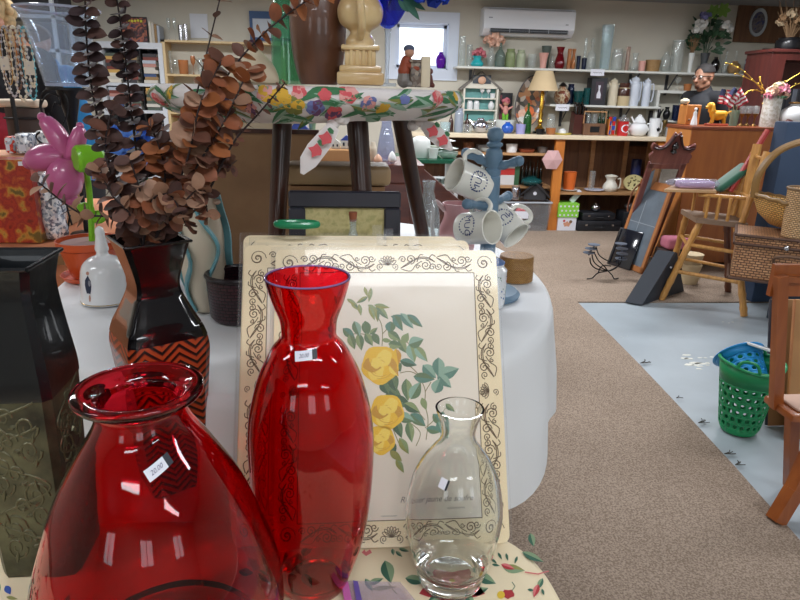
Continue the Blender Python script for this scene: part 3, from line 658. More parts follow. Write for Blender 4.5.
def face_pt(fi, s, z, o=-.0004):
    h = lathe_r(up_, z)*1.0+o; n_ = [(1, 0), (0, 1), (-1, 0), (0, -1)][fi]; t_ = [(0, 1), (-1, 0), (0, -1), (1, 0)][fi]
    a, b = n_[0]*h+t_[0]*s*h, n_[1]*h+t_[1]*s*h
    return (a*cos(rt_)-b*sin(rt_), a*sin(rt_)+b*cos(rt_), z)
for fi in (3, 0, 2):
    z = .02
    for zc in (.03, .08, .13, .18, .215):
        sg = 1 if int(zc*100) % 12 < 6 else -1
        for (sx, dz, rr, tn) in ((.35*sg, 0, .024, 1.7), (-.4*sg, .02, .020, -1.6), (-.05, .035, .014, 1.3)):
            pts_ = [face_pt(fi, sx+rr/.07*(1-i/20*.85)*cos(tn*2*pi*i/20), zc+dz+rr*(1-i/20*.85)*sin(tn*2*pi*i/20)) for i in range(21)]
            em.tube(pts_, [.0022*(1-.5*i/20) for i in range(21)], 6)
        pts_ = [face_pt(fi, .75*sin(i*.35)*sg, zc-.01+i*.0055) for i in range(13)]; em.tube(pts_, [.0018]*13, 6)
        for k in range(5):
            a = k*1.1; c = (.5*sg*sin(a), zc+.018*cos(a)); p1_ = face_pt(fi, c[0], c[1]); p2_ = face_pt(fi, c[0]+.22*cos(a*1.7), c[1]+.013*sin(a*1.7)+.006); em.tube([p1_, [(u+w_)/2 for u, w_ in zip(p1_, p2_)], p2_], [.001, .0038, .0008], 6)
em.build('embossed_scrolls', mat('pewter_relief', (104, 102, 80), .42, .65), v)
stp = MB(); stp.add([face_pt(3, a, z, .0012) for a, z in ((-.75, .37), (-.15, .37), (-.15, .382), (-.75, .382))], [(0, 1, 2, 3)]); stp.mi = 1; stp.add([face_pt(3, a, z, .0013) for a, z in ((-.15, .37), (0.0, .37), (0.0, .382), (-.15, .382))], [(0, 1, 2, 3)])
stp.build('price_sticker', [M_stk, M_blk], v, smooth=0)
kx, ky = PY(155, 300, .985).x, .985; zt = PY(155, 243, .955).z
kp = [(.044, 0), (.047, .006), (.052, .08), (.057, .16), (.063, .235), (.064, .262), (.058, .29), (.045, .32), (.035, .345), (.0325, .36), (.035, .378), (.042, .405), (.049, .43)]
hs = (zt-T1Z-.002)/.43; kp = [(h, z*hs) for h, z in kp]
M_lac = mat('black_lacquer', (16, 13, 15), .12, coat=1)
def key_mat():
    m, N, L, o = newmat('rust_fretwork'); p = N.new('ShaderNodeBsdfPrincipled'); L.new(p.outputs[0], o.inputs[0]); p.inputs['Roughness'].default_value = .3; p.inputs['Coat Weight'].default_value = .5
    tc = N.new('ShaderNodeTexCoord'); sp = N.new('ShaderNodeSeparateXYZ'); L.new(tc.outputs['Object'], sp.inputs[0])
    ax = N.new('ShaderNodeMath'); ax.operation = 'PINGPONG'; ax.inputs[1].default_value = .022; L.new(sp.outputs[0], ax.inputs[0])
    sm = N.new('ShaderNodeMath'); sm.operation = 'ADD'; L.new(sp.outputs[2], sm.inputs[0]); L.new(ax.outputs[0], sm.inputs[1])
    w_ = N.new('ShaderNodeMath'); w_.operation = 'MULTIPLY'; w_.inputs[1].default_value = 75; L.new(sm.outputs[0], w_.inputs[0])
    fr = N.new('ShaderNodeMath'); fr.operation = 'FRACT'; L.new(w_.outputs[0], fr.inputs[0])
    r = N.new('ShaderNodeValToRGB'); r.color_ramp.interpolation = 'CONSTANT'; L.new(fr.outputs[0], r.inputs[0]); e = r.color_ramp.elements
    e[0].color = lin((20, 14, 14)); e[1].position = .36; e[1].color = lin((176, 70, 34)); x_ = e.new(.85); x_.color = lin((120, 44, 26))
    L.new(r.outputs[0], p.inputs['Base Color']); return m
kv = thing('square_vase', 'black lacquered square vase with rust fretwork, holding dried eucalyptus', 'vase', (kx, ky, T1Z+.002)); kr = R(33)
ks = spl(kp, 4); lo = [q for q in ks if q[1] <= .285*hs]; hi = [q for q in ks if q[1] >= .27*hs]
square_vase([(1e-4, 0)]+lo, rot=kr).build('fretwork_body', key_mat(), kv, smooth=40)
square_vase([hi[0]]+[(h+.0006, z) for h, z in hi]+[(h-.003, z) for h, z in hi][::-1], rot=kr).build('lacquer_neck', M_lac, kv, smooth=40)
hh, zz = ks[-1]; rm = MB(); cs = [(hh*a*cos(kr)-hh*b*sin(kr), hh*a*sin(kr)+hh*b*cos(kr), zz) for a, b in ((1, 1), (-1, 1), (-1, -1), (1, -1))]
for i in range(4): rm.tube([cs[i], cs[(i+1) % 4]], .0024, 8)
rm.build('rim', M_lac, kv)
L_D = [mat('leaf_plum', (66, 44, 42), .65, noise=.25, nscale=40), mat('leaf_plum_b', (82, 56, 50), .65, noise=.2, nscale=40), mat('leaf_plum_c', (52, 36, 38), .65)]
L_R = [mat('leaf_rust', (136, 78, 50), .6, noise=.25, nscale=40), mat('leaf_tan', (160, 122, 98), .65, noise=.15, nscale=40), mat('leaf_cocoa', (104, 66, 52), .6, noise=.2, nscale=40), mat('leaf_amber', (156, 92, 52), .55)]
L_M = [L_R[2], L_D[1], L_R[1], L_R[0]]
M_stem = mat('dry_stem', (44, 32, 32), .7)
def leaf3(mb, p, d, nrm, L_, W_, cup=.18, round_=True):
    d = V(d).normalized(); s_ = d.cross(V(nrm)).normalized(); n_ = s_.cross(d); rings = []; k = 7
    for i in range(k+1):
        t = i/k; w = W_*.5*(sin(pi*min(1, t*.98+.02)) ** (.6 if round_ else .9)); c = V(p)+d*L_*t+n_*(-cup*L_*t*t*.5)
        rings += [c+s_*w+n_*w*cup, c-n_*0, c-s_*w+n_*w*cup]
    mb.add(rings, [(3*i+j, 3*i+j+1, 3*i+4+j, 3*i+3+j) for i in range(k) for j in (0, 1)])
def sprig(label, pts, n, size, mats, droop=0, t0=.15, shape=True, spread=1.0, pairs=True, seed=1, fan=0, face=0, planar=0):
    random.seed(seed); pts = [V(p) for p in pts]; base = pts[0]
    c = [V(p) for p in spl([tuple(p-base) for p in pts], 8)]
    t = thing('dried_eucalyptus', label, 'dried foliage', base, 0)
    MB().tube(c, [.0022*(1-.55*i/len(c)) for i in range(len(c))], 6).build('stem', M_stem, t)
    mb = MB(); N_ = len(c)-1
    for i in range(n):
        f_ = t0+(1-t0)*i/max(1, n-1); fi = f_*N_; k = min(int(fi), N_-1); p = c[k].lerp(c[k+1], fi-k); tg = (c[k+1]-c[k]).normalized()
        for sgn in ((-1, 1) if pairs else (1,)):
            a = (i % 2)*pi/2*.9+random.uniform(-.5, .5)+(0 if sgn > 0 else pi)
            if fan: a = random.uniform(0, 2*pi)
            o = tg.orthogonal().normalized(); o.rotate(Quaternion(tg, a))
            d = (o*spread+tg*random.uniform(.1, .6)+V((0, 0, -droop))).normalized()
            if planar: d = V((sgn*1.0, random.uniform(-.5, .1), random.uniform(-.15, .35))).normalized() if i % 2 else V((sgn*.5, -.8*sgn, random.uniform(-.1, .3))).normalized()
            s_ = size*random.uniform(.75, 1.15)*(1-.25*f_); mb.mi = random.randrange(len(mats))
            nr = (tg+V((random.uniform(-.5, .5), random.uniform(-.9, .2)-face, random.uniform(-.5, .5)))).normalized()
            if planar: nr = V((random.uniform(-.2, .2), -.75, .66))
            leaf3(mb, p, d, nr, s_, s_*(.85 if shape else .55), random.uniform(.05, .35), shape)
    mb.build('leaves', mats, t, smooth=50); return t
mx = (kx, ky); mz = zt-.02
def E(*q): return [(kx+random.uniform(-.01, .01), ky+random.uniform(-.01, .01), mz-.16), (kx+random.uniform(-.02, .02), ky+random.uniform(-.02, .02), mz+.01)]+[tuple(PY(a, b, Y)) for a, b, Y in q]
random.seed(3)
sprig('tall upright dried eucalyptus stem of dark round leaves, the left of two', E((112, 170, .97), (93, 95, .96), (86, 30, .95), (85, -30, .94)), 34, .030, L_D, t0=.40, seed=11, planar=1)
sprig('tall upright dried eucalyptus stem of dark leaves, the right of two', E((140, 180, .99), (130, 100, .99), (123, 40, .98), (112, -30, .97)), 34, .027, L_D, t0=.4, seed=12, planar=1)
sprig('dried eucalyptus spray leaning right with papery tan leaves', E((172, 185, 1.0), (190, 120, 1.01), (205, 60, 1.03), (222, -10, 1.05)), 12, .030, [L_R[1], L_R[2], L_R[0]], t0=.5, seed=13, shape=False)
sprig('rust coloured dried eucalyptus branch reaching to the green bottle', E((180, 175, .99), (215, 95, 1.0), (262, 35, 1.01), (325, -12, 1.02)), 24, .031, L_R, t0=.42, seed=14, face=.8)
sprig('thin dried eucalyptus twig with small plum leaves under the flowered stool cover', E((200, 205, .97), (232, 145, .96), (260, 112, .95), (284, 84, .94)), 16, .017, [L_D[1], L_R[2], L_M[1]], t0=.45, seed=15, shape=False)
sprig('broad cluster of rust dried leaves right of the tall stems', E((175, 195, .96), (190, 150, .95), (200, 105, .94), (222, 60, .94)), 34, .036, [L_R[0], L_R[2], L_R[0], L_R[3], L_R[1]], t0=.35, seed=16, fan=1, face=.6)
sprig('dried eucalyptus sprig curving left over the white bell', [(kx, ky, mz-.12), (kx-.01, ky, mz+.01), PY(120, 219, .93), PY(80, 213, .92), PY(38, 182, .90)], 14, .030, [L_R[2], L_D[1], L_R[1]], t0=.45, seed=17, shape=False)
sprig('drooping dried eucalyptus sprig over the rim of the lacquered vase', E((150, 205, .93), (170, 195, .91), (186, 225, .90)), 18, .030, L_M, t0=.2, seed=18, fan=1, face=.5, droop=.3)
sprig('short cocoa brown dried sprig above the mouth of the lacquered vase', E((145, 215, .94), (140, 190, .93), (130, 160, .92)), 22, .031, [L_R[2], L_D[1], L_R[1], L_R[0]], t0=.1, seed=19, fan=1, face=.7)
sprig('short dried sprig standing behind the others at the vase mouth', E((158, 200, .99), (172, 165, 1.0), (160, 130, 1.0)), 22, .031, L_M, t0=.1, seed=20, fan=1, face=.6)
sprig('dark dried sprig between the two tall stems', E((118, 190, .95), (105, 150, .95), (112, 110, .95)), 18, .030, [L_D[0], L_D[1], L_R[2]], t0=.25, seed=21, fan=1, face=.5)
sprig('brown dried sprig bending right above the ribboned ceramic vase', E((186, 205, .97), (205, 170, .97), (232, 165, .97)), 18, .026, [L_D[1], L_R[2], L_R[0]], t0=.3, seed=22, fan=1, face=.5)
sprig('rust dried eucalyptus sprig of broad leaves under the reaching branch', E((195, 170, .96), (225, 120, .96), (248, 70, .97)), 26, .036, [L_R[0], L_R[3], L_R[2], L_R[1]], t0=.35, seed=23, fan=1, face=.7)
sprig('lowest dried eucalyptus sprig hanging over the right rim of the lacquered vase', E((176, 210, .93), (200, 190, .93), (208, 215, .93)), 22, .030, L_M, t0=.15, seed=24, fan=1, face=.7)
sprig('dried plum eucalyptus sprig left of the tall stems at the vase mouth', E((130, 215, .93), (112, 195, .93), (100, 170, .93)), 20, .030, [L_D[1], L_R[2], L_R[1]], t0=.2, seed=25, fan=1, face=.6)
sprig('dried eucalyptus sprig with amber leaves crossing in front of the grey bookcase', E((165, 180, .98), (160, 150, .97), (150, 125, .96)), 24, .032, [L_R[2], L_R[0], L_D[1], L_R[3]], t0=.2, seed=26, fan=1, face=.6)
random.seed(5)
W_cer = mat('white_porcelain', (232, 234, 236), .15, coat=.6)
p = PZ(106, 303, T2Z); bl = thing('porcelain_bell', 'white porcelain hand bell with gold rings and a small painted figure', 'bell', (p.x, p.y+.015, T2Z+.004))
sc = p.y+.015; k = sc/cos(0)/F*1.02
bs = spl([(a_, b_) for a_, b_ in px_prof(105, p.y+.015, [(300, 24.5), (297, 25), (290, 24), (275, 23), (264, 20), (258, 14), (255, 7), (252, 5.5), (249, 6.5), (243, 5.5), (236, 4.5), (232, 4.6), (228, 3.4), (226, .5)], T2Z+.004)], 5)
bp2 = [(1e-5, bs[-1][1])]
MB().lathe([(r-.002, z+.0) for r, z in bs if z < .13*1][:1]+bs, 48).build('bell_body', W_cer, bl, smooth=60)
g = MB()
for r, z in ((bs[0][0]+.0005, .003), (.011, bs[35][1])): g.tube([(r*cos(2*pi*i/40), r*sin(2*pi*i/40), z) for i in range(40)], .0012, 6, closed=True)
g.build('gold_rings', mat('gold', (206, 168, 84), .25, 1), bl)
pf = MB(); tv = th_view((p.x, p.y))
sfb = lambda x, y: ((lathe_r(bs, y)+.0008)*cos(tv-.75+x/.045), (lathe_r(bs, y)+.0008)*sin(tv-.75+x/.045), y)
decal_blob(pf, sfb, 0, .05, .008, 0, 12, .1, 0, .9, 2.6); decal_blob(pf, sfb, -.001, .077, .004, 1, 10, .1); decal_blob(pf, lambda x, y: (sfb(x, y)[0]*1.01, sfb(x, y)[1]*1.01, y), .004, .055, .003, 2, 10, .1, 0, 1, 2.4); decal_blob(pf, sfb, .002, .020, .004, 1, 10, .1, 0, .5, 2)
decal_blob(pf, lambda x, y: ((lathe_r(bs, y)+.0008)*cos(tv+1.0+x/.045), (lathe_r(bs, y)+.0008)*sin(tv+1.0+x/.045), y), 0, .05, .006, 3, 10, .3, 0, 1, 2.2)
pf.build('painted_figure', [mat('navy_paint', (44, 52, 76), .4), mat('flesh_paint', (190, 140, 120), .4), mat('grey_paint', (130, 130, 140), .4), mat('red_paint', (190, 50, 40), .4)], bl, smooth=0)
M_or = mat('orange_plastic', (206, 84, 40), .35); M_pk = mat('pink_rubber', (190, 92, 140), .32, coat=.4); M_lg = mat('lime_plastic', (124, 196, 34), .35, coat=.3)
q = PZ(92, 290, T2Z); fy = q.y+.10; fx = PY(92, 262, fy).x
pt = thing('toy_flower_pot', 'orange plastic pot with a pink four-blade flower on a lime stem', 'toy flower', (fx, fy, T2Z+.004))
zr = PY(95, 239, fy).z-T2Z-.004
MB().lathe(vessel([(.05, .008), (.052, .010), (.074, zr-.018), (.079, zr-.018), (.080, zr), (.078, zr)], .003), 40).lathe([(.0, zr-.02), (.076, zr-.02)], 40).build('pot', M_or, pt)
MB().lathe(vessel([(.062, 0), (.072, .003), (.078, .014)], .003, .002), 40).build('saucer', M_or, pt)
MB().lathe([(1e-4, zr-.012), (.07, zr-.008), (1e-4, zr-.004)], 32).build('soil', mat('pink_brown_felt', (150, 120, 116), .9), pt)
def loc(px, py, dY=0): w_ = PY(px, py, fy+dY); return (w_.x-fx, w_.y-fy, w_.z-T2Z-.004)
MB().tube(spl([loc(92, 242), loc(91, 215), loc(89, 190), loc(86, 170)], 5), [.0075]*16, 12).build('stem', M_lg, pt)
hub = MB(); a_ = V(loc(75, 159, -.085)); b_ = V(loc(96, 158, -.055)); 
ax = (b_-a_).normalized(); M4 = frame_of(a_, ax, (0, 0, 1)); hub.M = M4
hub.lathe([(1e-4, .0), (.026, .0), (.032, .006), (.033, .03), (.028, .055), (.016, .066), (1e-4, .068)], 28); hub.M = None; hub.build('motor_housing', M_lg, pt)
for k, (ex, ey) in enumerate(((42, 117), (80, 126), (29, 163), (70, 198))):
    e_ = V(loc(ex, ey, -.045)); o_ = V(loc(67, 158, -.05)); d = (e_-o_); m_ = MB(); n_ = 12; side = d.cross(V((.3, -1, 0))).normalized()*.5; wd_ = (.021, .018, .030, .036)[k]
    pts_ = [o_+d*(i/n_)+side*(.014*sin(pi*i/n_)) for i in range(n_+1)]; m_.tube(pts_, [wd_*(.45+.95*sin(pi*(.12+.80*i/n_))**.8)*(1 if i < n_ else .45) for i in range(n_+1)], 14, flat=.8)
    m_.sph(pts_[-1], wd_*.5, 12, 8); m_.build('petal', M_pk, pt, smooth=60)
MB().sph(loc(67, 158, -.05), .016).build('hub_cap', M_pk, pt)
for (a, b, c_) in (((91, 212), (80, 206), 1), ((92, 222), (103, 212), 2)):
    m_ = MB(); m_.sph([(u+w_)/2 for u, w_ in zip(loc(*a), loc(*b))], .022, 14, 8, (1, .3, .8)); m_.build('leaf', M_lg, pt)
rx = PY(202, 240, 1.40).x; ry = 1.40
rb = thing('ribbon_vase', 'cream ceramic vase draped with turquoise ribbons and shell flowers', 'vase', (rx, ry, T2Z+.004)); zt2 = PY(200, 193, ry).z-T2Z-.004
rp_ = spl([(.028, 0), (.032, .004), (.038, .03), (.047, .3*zt2), (.050, .55*zt2), (.044, .75*zt2), (.034, .9*zt2), (.030, zt2)], 5)
MB().lathe(vessel(rp_, .003), 40).build('ceramic_body', mat('cream_ceramic', (214, 202, 180), .4), rb, smooth=60)
rm = MB()
for k in range(5):
    a0 = k*1.26; cpts = []
    for i in range(18):
        z = zt2*(1-i/17)*.97+.004; a = a0+.35*sin(i*.55+k)+i*.03; cpts.append(((lathe_r(rp_, z)+.003)*cos(a), (lathe_r(rp_, z)+.003)*sin(a), z))
    rm.tube(cpts, .015, 6, flat=.3)
rm.build('ribbons', mat('turquoise_glaze', (104, 160, 170), .4, noise=.12, nscale=30), rb)
fl_ = MB()
for k in range(12):
    a = k*2*pi/12; fl_.sph((.036*cos(a), .036*sin(a), zt2*(.93-.06*(k % 3))), .010, 8, 6, (1, 1, .7))
fl_.build('shell_flowers', mat('shell_pink', (206, 176, 156), .5), rb)
M_wb = wicker('honey_rattan', (196, 140, 74), (216, 164, 94), 170, .45)
q = PZ(519, 285, T2Z); wx, wy = q.x, q.y+.045; z1 = .028
bxw = thing('rattan_box', 'round honey coloured woven box with lid, near the mug stand', 'box', (wx, wy, T2Z+.004)); rw = mm(36, wy/cos(0)*1.02)/2*1.0
MB().lathe([(1e-4, 0), (rw, 0), (rw, .036), (1e-4, .036)], 40).build('box_base', M_wb, bxw, smooth=60)
MB().lathe([(rw, .036), (rw*.97, .037), (rw*.97, .062), (rw*.93, .068), (1e-4, .069)], 40).build('lid', M_wb, bxw, smooth=60)
M_bl = mat('blue_ceramic', (92, 122, 176), .2, coat=.4)
def salt_jar(px, Y, r, h, label, kn=True):
    x_ = PY(px, 270, Y).x; t = thing('ceramic_jar', label, 'jar', (x_, Y, T2Z+.004))
    MB().lathe([(1e-4, 0), (r*.9, 0), (r, .01), (r, h*.78), (r*.8, h*.86), (r*.84, h*.92), (1e-4, h*.92)], 36).build('jar_body', W_cer, t)
    MB().lathe([(r*.86, h*.92), (r*.84, h*.95), (r*.5, h*1.02), (1e-4, h*1.04)], 36).build('lid', M_bl, t)
    if kn: MB().lathe([(.004, h*1.02), (.006, h*1.06), (.016, h*1.1), (.018, h*1.16), (.012, h*1.22), (1e-4, h*1.23)], 20).build('knob', M_bl, t)
    dm = MB(); tv = th_view((x_, Y))
    for k in range(40):
        th = tv+random.uniform(-1.5, 1.5); z_ = random.uniform(.2, .7)*h; decal_blob(dm, lambda a, b: ((r+.0006)*cos(th+a/r), (r+.0006)*sin(th+a/r), b), 0, z_, random.uniform(.0015, .003), k % 3, 7, .2)
    dm.build('flower_print', [M_bl, mat('print_coral', (206, 96, 90), .4), mat('print_sage', (120, 150, 130), .4)], t, smooth=0); return t
salt_jar(489, 1.42, .043, .115, 'white ceramic jar with blue lid and tiny flower print, beside the woven box', False)
salt_jar(475, 1.27, .044, .10, 'white jar with round blue knob right behind the placemat corner')
salt_jar(421, 1.22, .04, .115, 'white jar whose blue knob peeks over the middle of the placemats')
M_bw = mat('blue_painted_wood', (100, 130, 154), .5, noise=.06, nscale=20)
my = 1.50; mxx = PY(491, 200, my).x; ztop = PY(494, 127, my).z-T2Z-.004
mt = thing('mug_tree', 'blue painted turned wooden mug stand with pegs', 'mug stand', (mxx, my, T2Z+.004))
MB().lathe([(1e-4, 0), (.085, 0), (.088, .008), (.08, .016), (1e-4, .018)], 40).build('base', M_bw, mt)
H = ztop; MB().lathe([(.019, .016), (.019, H-.115), (.016, H-.112), (.019, H-.105), (.019, H-.098), (.0155, H-.094), (.019, H-.085), (.0205, H-.065), (.018, H-.052), (.012, H-.048), (.019, H-.042), (.019, H-.037), (.012, H-.033)]+[(.0195*sin(a), H-.0175-.0185*cos(a)) for a in [pi*(.25+.75*i/10) for i in range(11)]], 32).build('post', M_bw, mt)
def mloc(px, py, dY=0): w_ = PY(px, py, my+dY); return V((w_.x-mxx, w_.y-my, w_.z-T2Z-.004))
def peg(a, b, c_=None):
    m_ = MB(); A_, B_2 = mloc(*a), mloc(*b); pts_ = [A_, A_.lerp(B_2, .45)+V((0, 0, .002)), B_2]; pts_ = [V(q_) for q_ in spl([tuple(q_) for q_ in pts_], 6)]
    m_.tube(pts_, [.0085+.003*sin(3*pi*i/12)**2*(i > 2) for i in range(13)], 10); m_.sph(pts_[-1], .0125, 12, 8); m_.build('peg', M_bw, mt)
peg((491, 170), (519, 161, -.03)); peg((491, 166), (466, 153, .03)); peg((491, 208), (467, 204, -.07)); peg((491, 205), (508, 196, .06)); peg((491, 166), (497, 157, .1)); peg((491, 206), (488, 200, .1))
MUGP = spl([(.036, 0), (.041, .003), (.0425, .02), (.043, .06), (.0435, .096), (.0445, .1)], 4)
def mug(label, px, py, dY, axis, hdir, s_=1.0, txt=True):
    w_ = PY(px, py, my+dY); t = thing('mug', label, 'mug', (0, 0, 0)); t['group'] = 'mugs hanging on the stand'
    z_ = V(axis).normalized(); h_ = V(hdir)
    M_ = frame_of(V(w_)-z_*.05*s_, z_, h_); t.matrix_world = M_ @ Matrix.Scale(s_, 4)
    MB().lathe(vessel(MUGP, .0035), 40).build('cup', mat('cream_mug', (242, 240, 230), .18, coat=.5), t, smooth=60)
    MB().tube(spl([(.041, 0, .083), (.058, 0, .088), (.074, 0, .072), (.074, 0, .046), (.060, 0, .026), (.041, 0, .026)], 5), .0062, 10, flat=1).build('handle', MC['cream_mug'], t)
    if txt:
        dm = MB()
        for th0 in (pi/2, -pi/2):
            for k in range(22):
                a = 2*pi*k/22; decal_blob(dm, lambda u, v_: (.0438*cos(th0+u/.043), .0438*sin(th0+u/.043), v_), .026*cos(a), .05+.024*sin(a), random.uniform(.0018, .0032), 0, 6, .3)
            put_text(dm, 'MUG', .026, lambda u, v_: (.0438*cos(th0+u/.043), .0438*sin(th0+u/.043), .05+v_), 0, 0)
        dm.build('blue_print', mat('mug_ink', (50, 66, 120), .4), t, smooth=0)
    return t
cr = RT; cu = UP
mug('cream mug with blue MUG lettering hanging upper left on the stand, mouth facing left', 470, 181, .0, -RT*.78-FW*.42+UP*.22, UP*.8+RT*.32, .92)
mug('cream mug hanging lower left on the stand, its open mouth facing the viewer', 477, 228, -.05, RT*.62-FW*.62-UP*.02, UP*.9+RT*.1, .90)
mug('cream mug hanging on the right of the stand, tipped mouth down', 505, 224, .03, RT*.55-UP*.66-FW*.40, UP*.72+RT*.30+FW*.2, .88)
GC = glass('clear_thin', (246, 250, 250), .13, (236, 242, 246), 1.5, .03)
def vtx(name, label, cat, px, Y, pyb, pyt, w_px, prof, m, zs=T2Z, group=None, n=24, wall=True):
    x_ = PY(px, (pyb+pyt)/2, Y).x; zt_ = PY(px, pyt, Y).z; h = zt_-zs-.004; w_ = mm(w_px, (V((x_, Y, zs+h/2))-EYE).dot(FW))
    pr_ = spl([(r*w_/2, z*h) for r, z in prof], 4)
    return solo(name, MB().lathe(vessel(pr_, min(.0025, w_*.06)) if wall else [(1e-5, 0)]+pr_+[(1e-5, pr_[-1][1])], n), m, label, cat, (x_, Y, zs+.004), group=group, smooth=55)
P_bot = [(.8, 0), (1, .02), (1, .4), (.85, .55), (.5, .7), (.42, .8), (.46, .97), (.5, 1)]
mbx = PY(428, 210, 1.42).x; mr_ = px_prof(428, 1.42, [(300, 12), (280, 12.5), (225, 12.5), (210, 11), (198, 7), (190, 5.5), (184, 6.5), (181, 6.5)], T2Z+.004); mr_[0] = (mr_[0][0], 0)
solo('milk_bottle', MB().lathe(vessel(spl(mr_, 4), .002), 28), GC, 'clear glass milk bottle behind the placemats, left of the pink pitcher', 'bottle', (mbx, 1.42, T2Z+.004), smooth=60)
ck = thing('corked_bottle', 'tiny glass bottle with brown cork standing in front of the dark frame', 'bottle', (PY(353, 228, 1.088).x, 1.088, T2Z+.004)); hz = PY(353, 212, 1.088).z-T2Z-.004
MB().lathe(vessel([(.013, 0), (.014, .004), (.0145, hz-.065), (.010, hz-.045), (.006, hz-.03), (.0065, hz-.012)], .0015), 20).build('glass_body', GC, ck)
MB().lathe([(1e-4, hz-.018), (.006, hz-.016), (.0075, hz), (1e-4, hz)], 16).build('cork', mat('cork', (146, 84, 56), .9), ck)
pp = thing('pink_pitcher', 'pink ceramic pitcher with pale handle, left of the mug stand', 'pitcher', (PY(457, 215, 1.72).x, 1.72, T2Z+.004)); hz = PY(457, 203, 1.72).z-T2Z-.004
MB().lathe(vessel(spl([(.03, 0), (.036, .004), (.052, .35*hz), (.05, .6*hz), (.036, .82*hz), (.042, hz)], 5), .003), 36).build('jug_body', mat('pink_glaze', (214, 160, 164), .3, coat=.3), pp)
MB().tube(spl([(-.036, -.01, hz*.9), (-.066, -.01, hz*1.02), (-.068, -.01, hz*.6), (-.046, -.01, hz*.3)], 5), .006, 8).build('handle', mat('pale_pink', (226, 196, 196), .3), pp)
def jade(): return mat('green_plastic', (36, 146, 96), .35, coat=.3)

gr = MB(); gr.tube([(.036*cos(t)*1.0, .022*sin(t), 0) for t in [2*pi*i/36 for i in range(36)]], .0075, 10, closed=True)

zb = thing('zip_bag', 'clear zip bag with pink and purple zipper lying on the floral cloth', 'bag', (0, 0, 0)); q_ = [PZ(x, y, T1Z+.004) for x, y in ((344, 584), (352, 608), (420, 612), (400, 588))]; m_ = MB()
m_.add([tuple(p) for p in q_]+[tuple(p+V((0, 0, .006+.004*(i > 1)))) for i, p in enumerate(q_)], [(0, 1, 2, 3), (4, 5, 6, 7), (0, 1, 5, 4), (1, 2, 6, 5), (2, 3, 7, 6), (3, 0, 4, 7)]); m_.build('bag_film', glass('bag_film', (244, 240, 248), .2, (226, 220, 232), 1.45, .06, .4, 30), zb, smooth=0)
for (a, b, c_, nm, col_) in ((341, 348, .007, 'pink_zipper', (206, 110, 180)), (353, 358, .008, 'purple_zipper', (110, 90, 170))):
    p0, p1, p2, p3 = [PZ(x, y, T1Z+c_+.004) for x, y in ((a, 582), (b, 583), (b+6, 612), (a+5, 612))]; m_ = MB(); m_.add([tuple(p) for p in (p0, p1, p2, p3)]+[tuple(p+V((0, 0, .003))) for p in (p0, p1, p2, p3)], [(0, 1, 2, 3), (4, 5, 6, 7), (0, 1, 5, 4), (1, 2, 6, 5), (2, 3, 7, 6), (3, 0, 4, 7)]); m_.build(nm, mat(nm, col_, .4), zb, smooth=0)
gr = MB(); gr.tube([(.036*cos(t), .022*sin(t), 0) for t in [2*pi*i/36 for i in range(36)]], .0075, 10, closed=True)
sy_ = 1.30; sx_ = PY(311, 92, sy_).x; sR = .284; SZ = PY(311, 86, sy_-sR).z
M_leg = wood('dark_walnut', (70, 38, 26), (44, 24, 20), .3, 4, 'Z', coat=.3)
stl = thing('round_stool', 'dark wooden stool with splayed legs standing on the white table', 'stool', (sx_, sy_, T2Z+.004))
H = SZ-T2Z-.004
MB().lathe([(1e-4, H-.04), (sR-.03, H-.04), (sR-.02, H-.03), (sR-.02, H-.008), (1e-4, H-.006)], 48).build('seat', M_leg, stl)
def sl(px0, py0, px1, py1, Y0, Y1, r):
    a_ = PY(px0, py0, Y0); b_ = PY(px1, py1, Y1); d = (b_-a_); a2 = a_+d*((SZ-.035-a_.z)/d.z); b2 = a_+d*((T2Z+.006-a_.z)/d.z)
    MB().tube([a2-V((sx_, sy_, T2Z+.004)), b2-V((sx_, sy_, T2Z+.004))], [r, r*.82], 16).build('leg', M_leg, stl)
sl(283, 113, 279, 190, 1.22, 1.205, .018); sl(357, 116, 362, 190, 1.205, 1.19, .020); sl(400, 116, 414, 190, 1.30, 1.36, .0175); sl(218, 113, 205, 150, 1.42, 1.46, .016)
M_scl = mat('white_floral_cotton', (232, 226, 224), .8, bump=.1, bscale=25)
def cov(t, u):                                  # u 0 centre .. 1 edge .. 2 bottom of the drape
    fold = .010*sin(11*t+1.3*sin(2*t))+.006*sin(23*t)
    if u <= 1: r = u*sR; z = H-.0005+.003*(1-u) if u < .97 else H-.0005-(u-.97)*.05
    else:
        w_ = u-1; r = sR+.004+.012*sin(pi*w_)-.05*w_**2.2+fold*w_; z = H-.002-.053*w_-.006*w_*sin(3*t+1)*0.6
    return (r*cos(t), r*sin(t), z)
cm = MB(); us = [.01, .3, .6, .85, .96, .99, 1.0, 1.06, 1.14, 1.25, 1.4, 1.55, 1.7, 1.85, 2.0]; n = 128
cm.add([cov(2*pi*k/n, u) for u in us for k in range(n)], [tuple(range(n))]+[(j*n+k, j*n+(k+1) % n, (j+1)*n+(k+1) % n, (j+1)*n+k) for j in range(len(us)-1) for k in range(n)])
stc = thing('stool_cover', 'white cloth with large tulip and rose print tied over the round stool', 'stool cover', (sx_, sy_, T2Z+.004))
cm.build('cloth', M_scl, stc, smooth=70)
fp = MB(); FM = [mat('fl_green', (66, 122, 82), .8), mat('fl_pale', (150, 180, 160), .8), mat('fl_pink', (216, 92, 98), .8), mat('fl_rose', (232, 166, 160), .8), mat('fl_yellow', (224, 178, 62), .8), mat('fl_blue', (110, 120, 176), .8), mat('fl_plum', (110, 70, 110), .8), mat('fl_olive', (130, 132, 66), .8)]
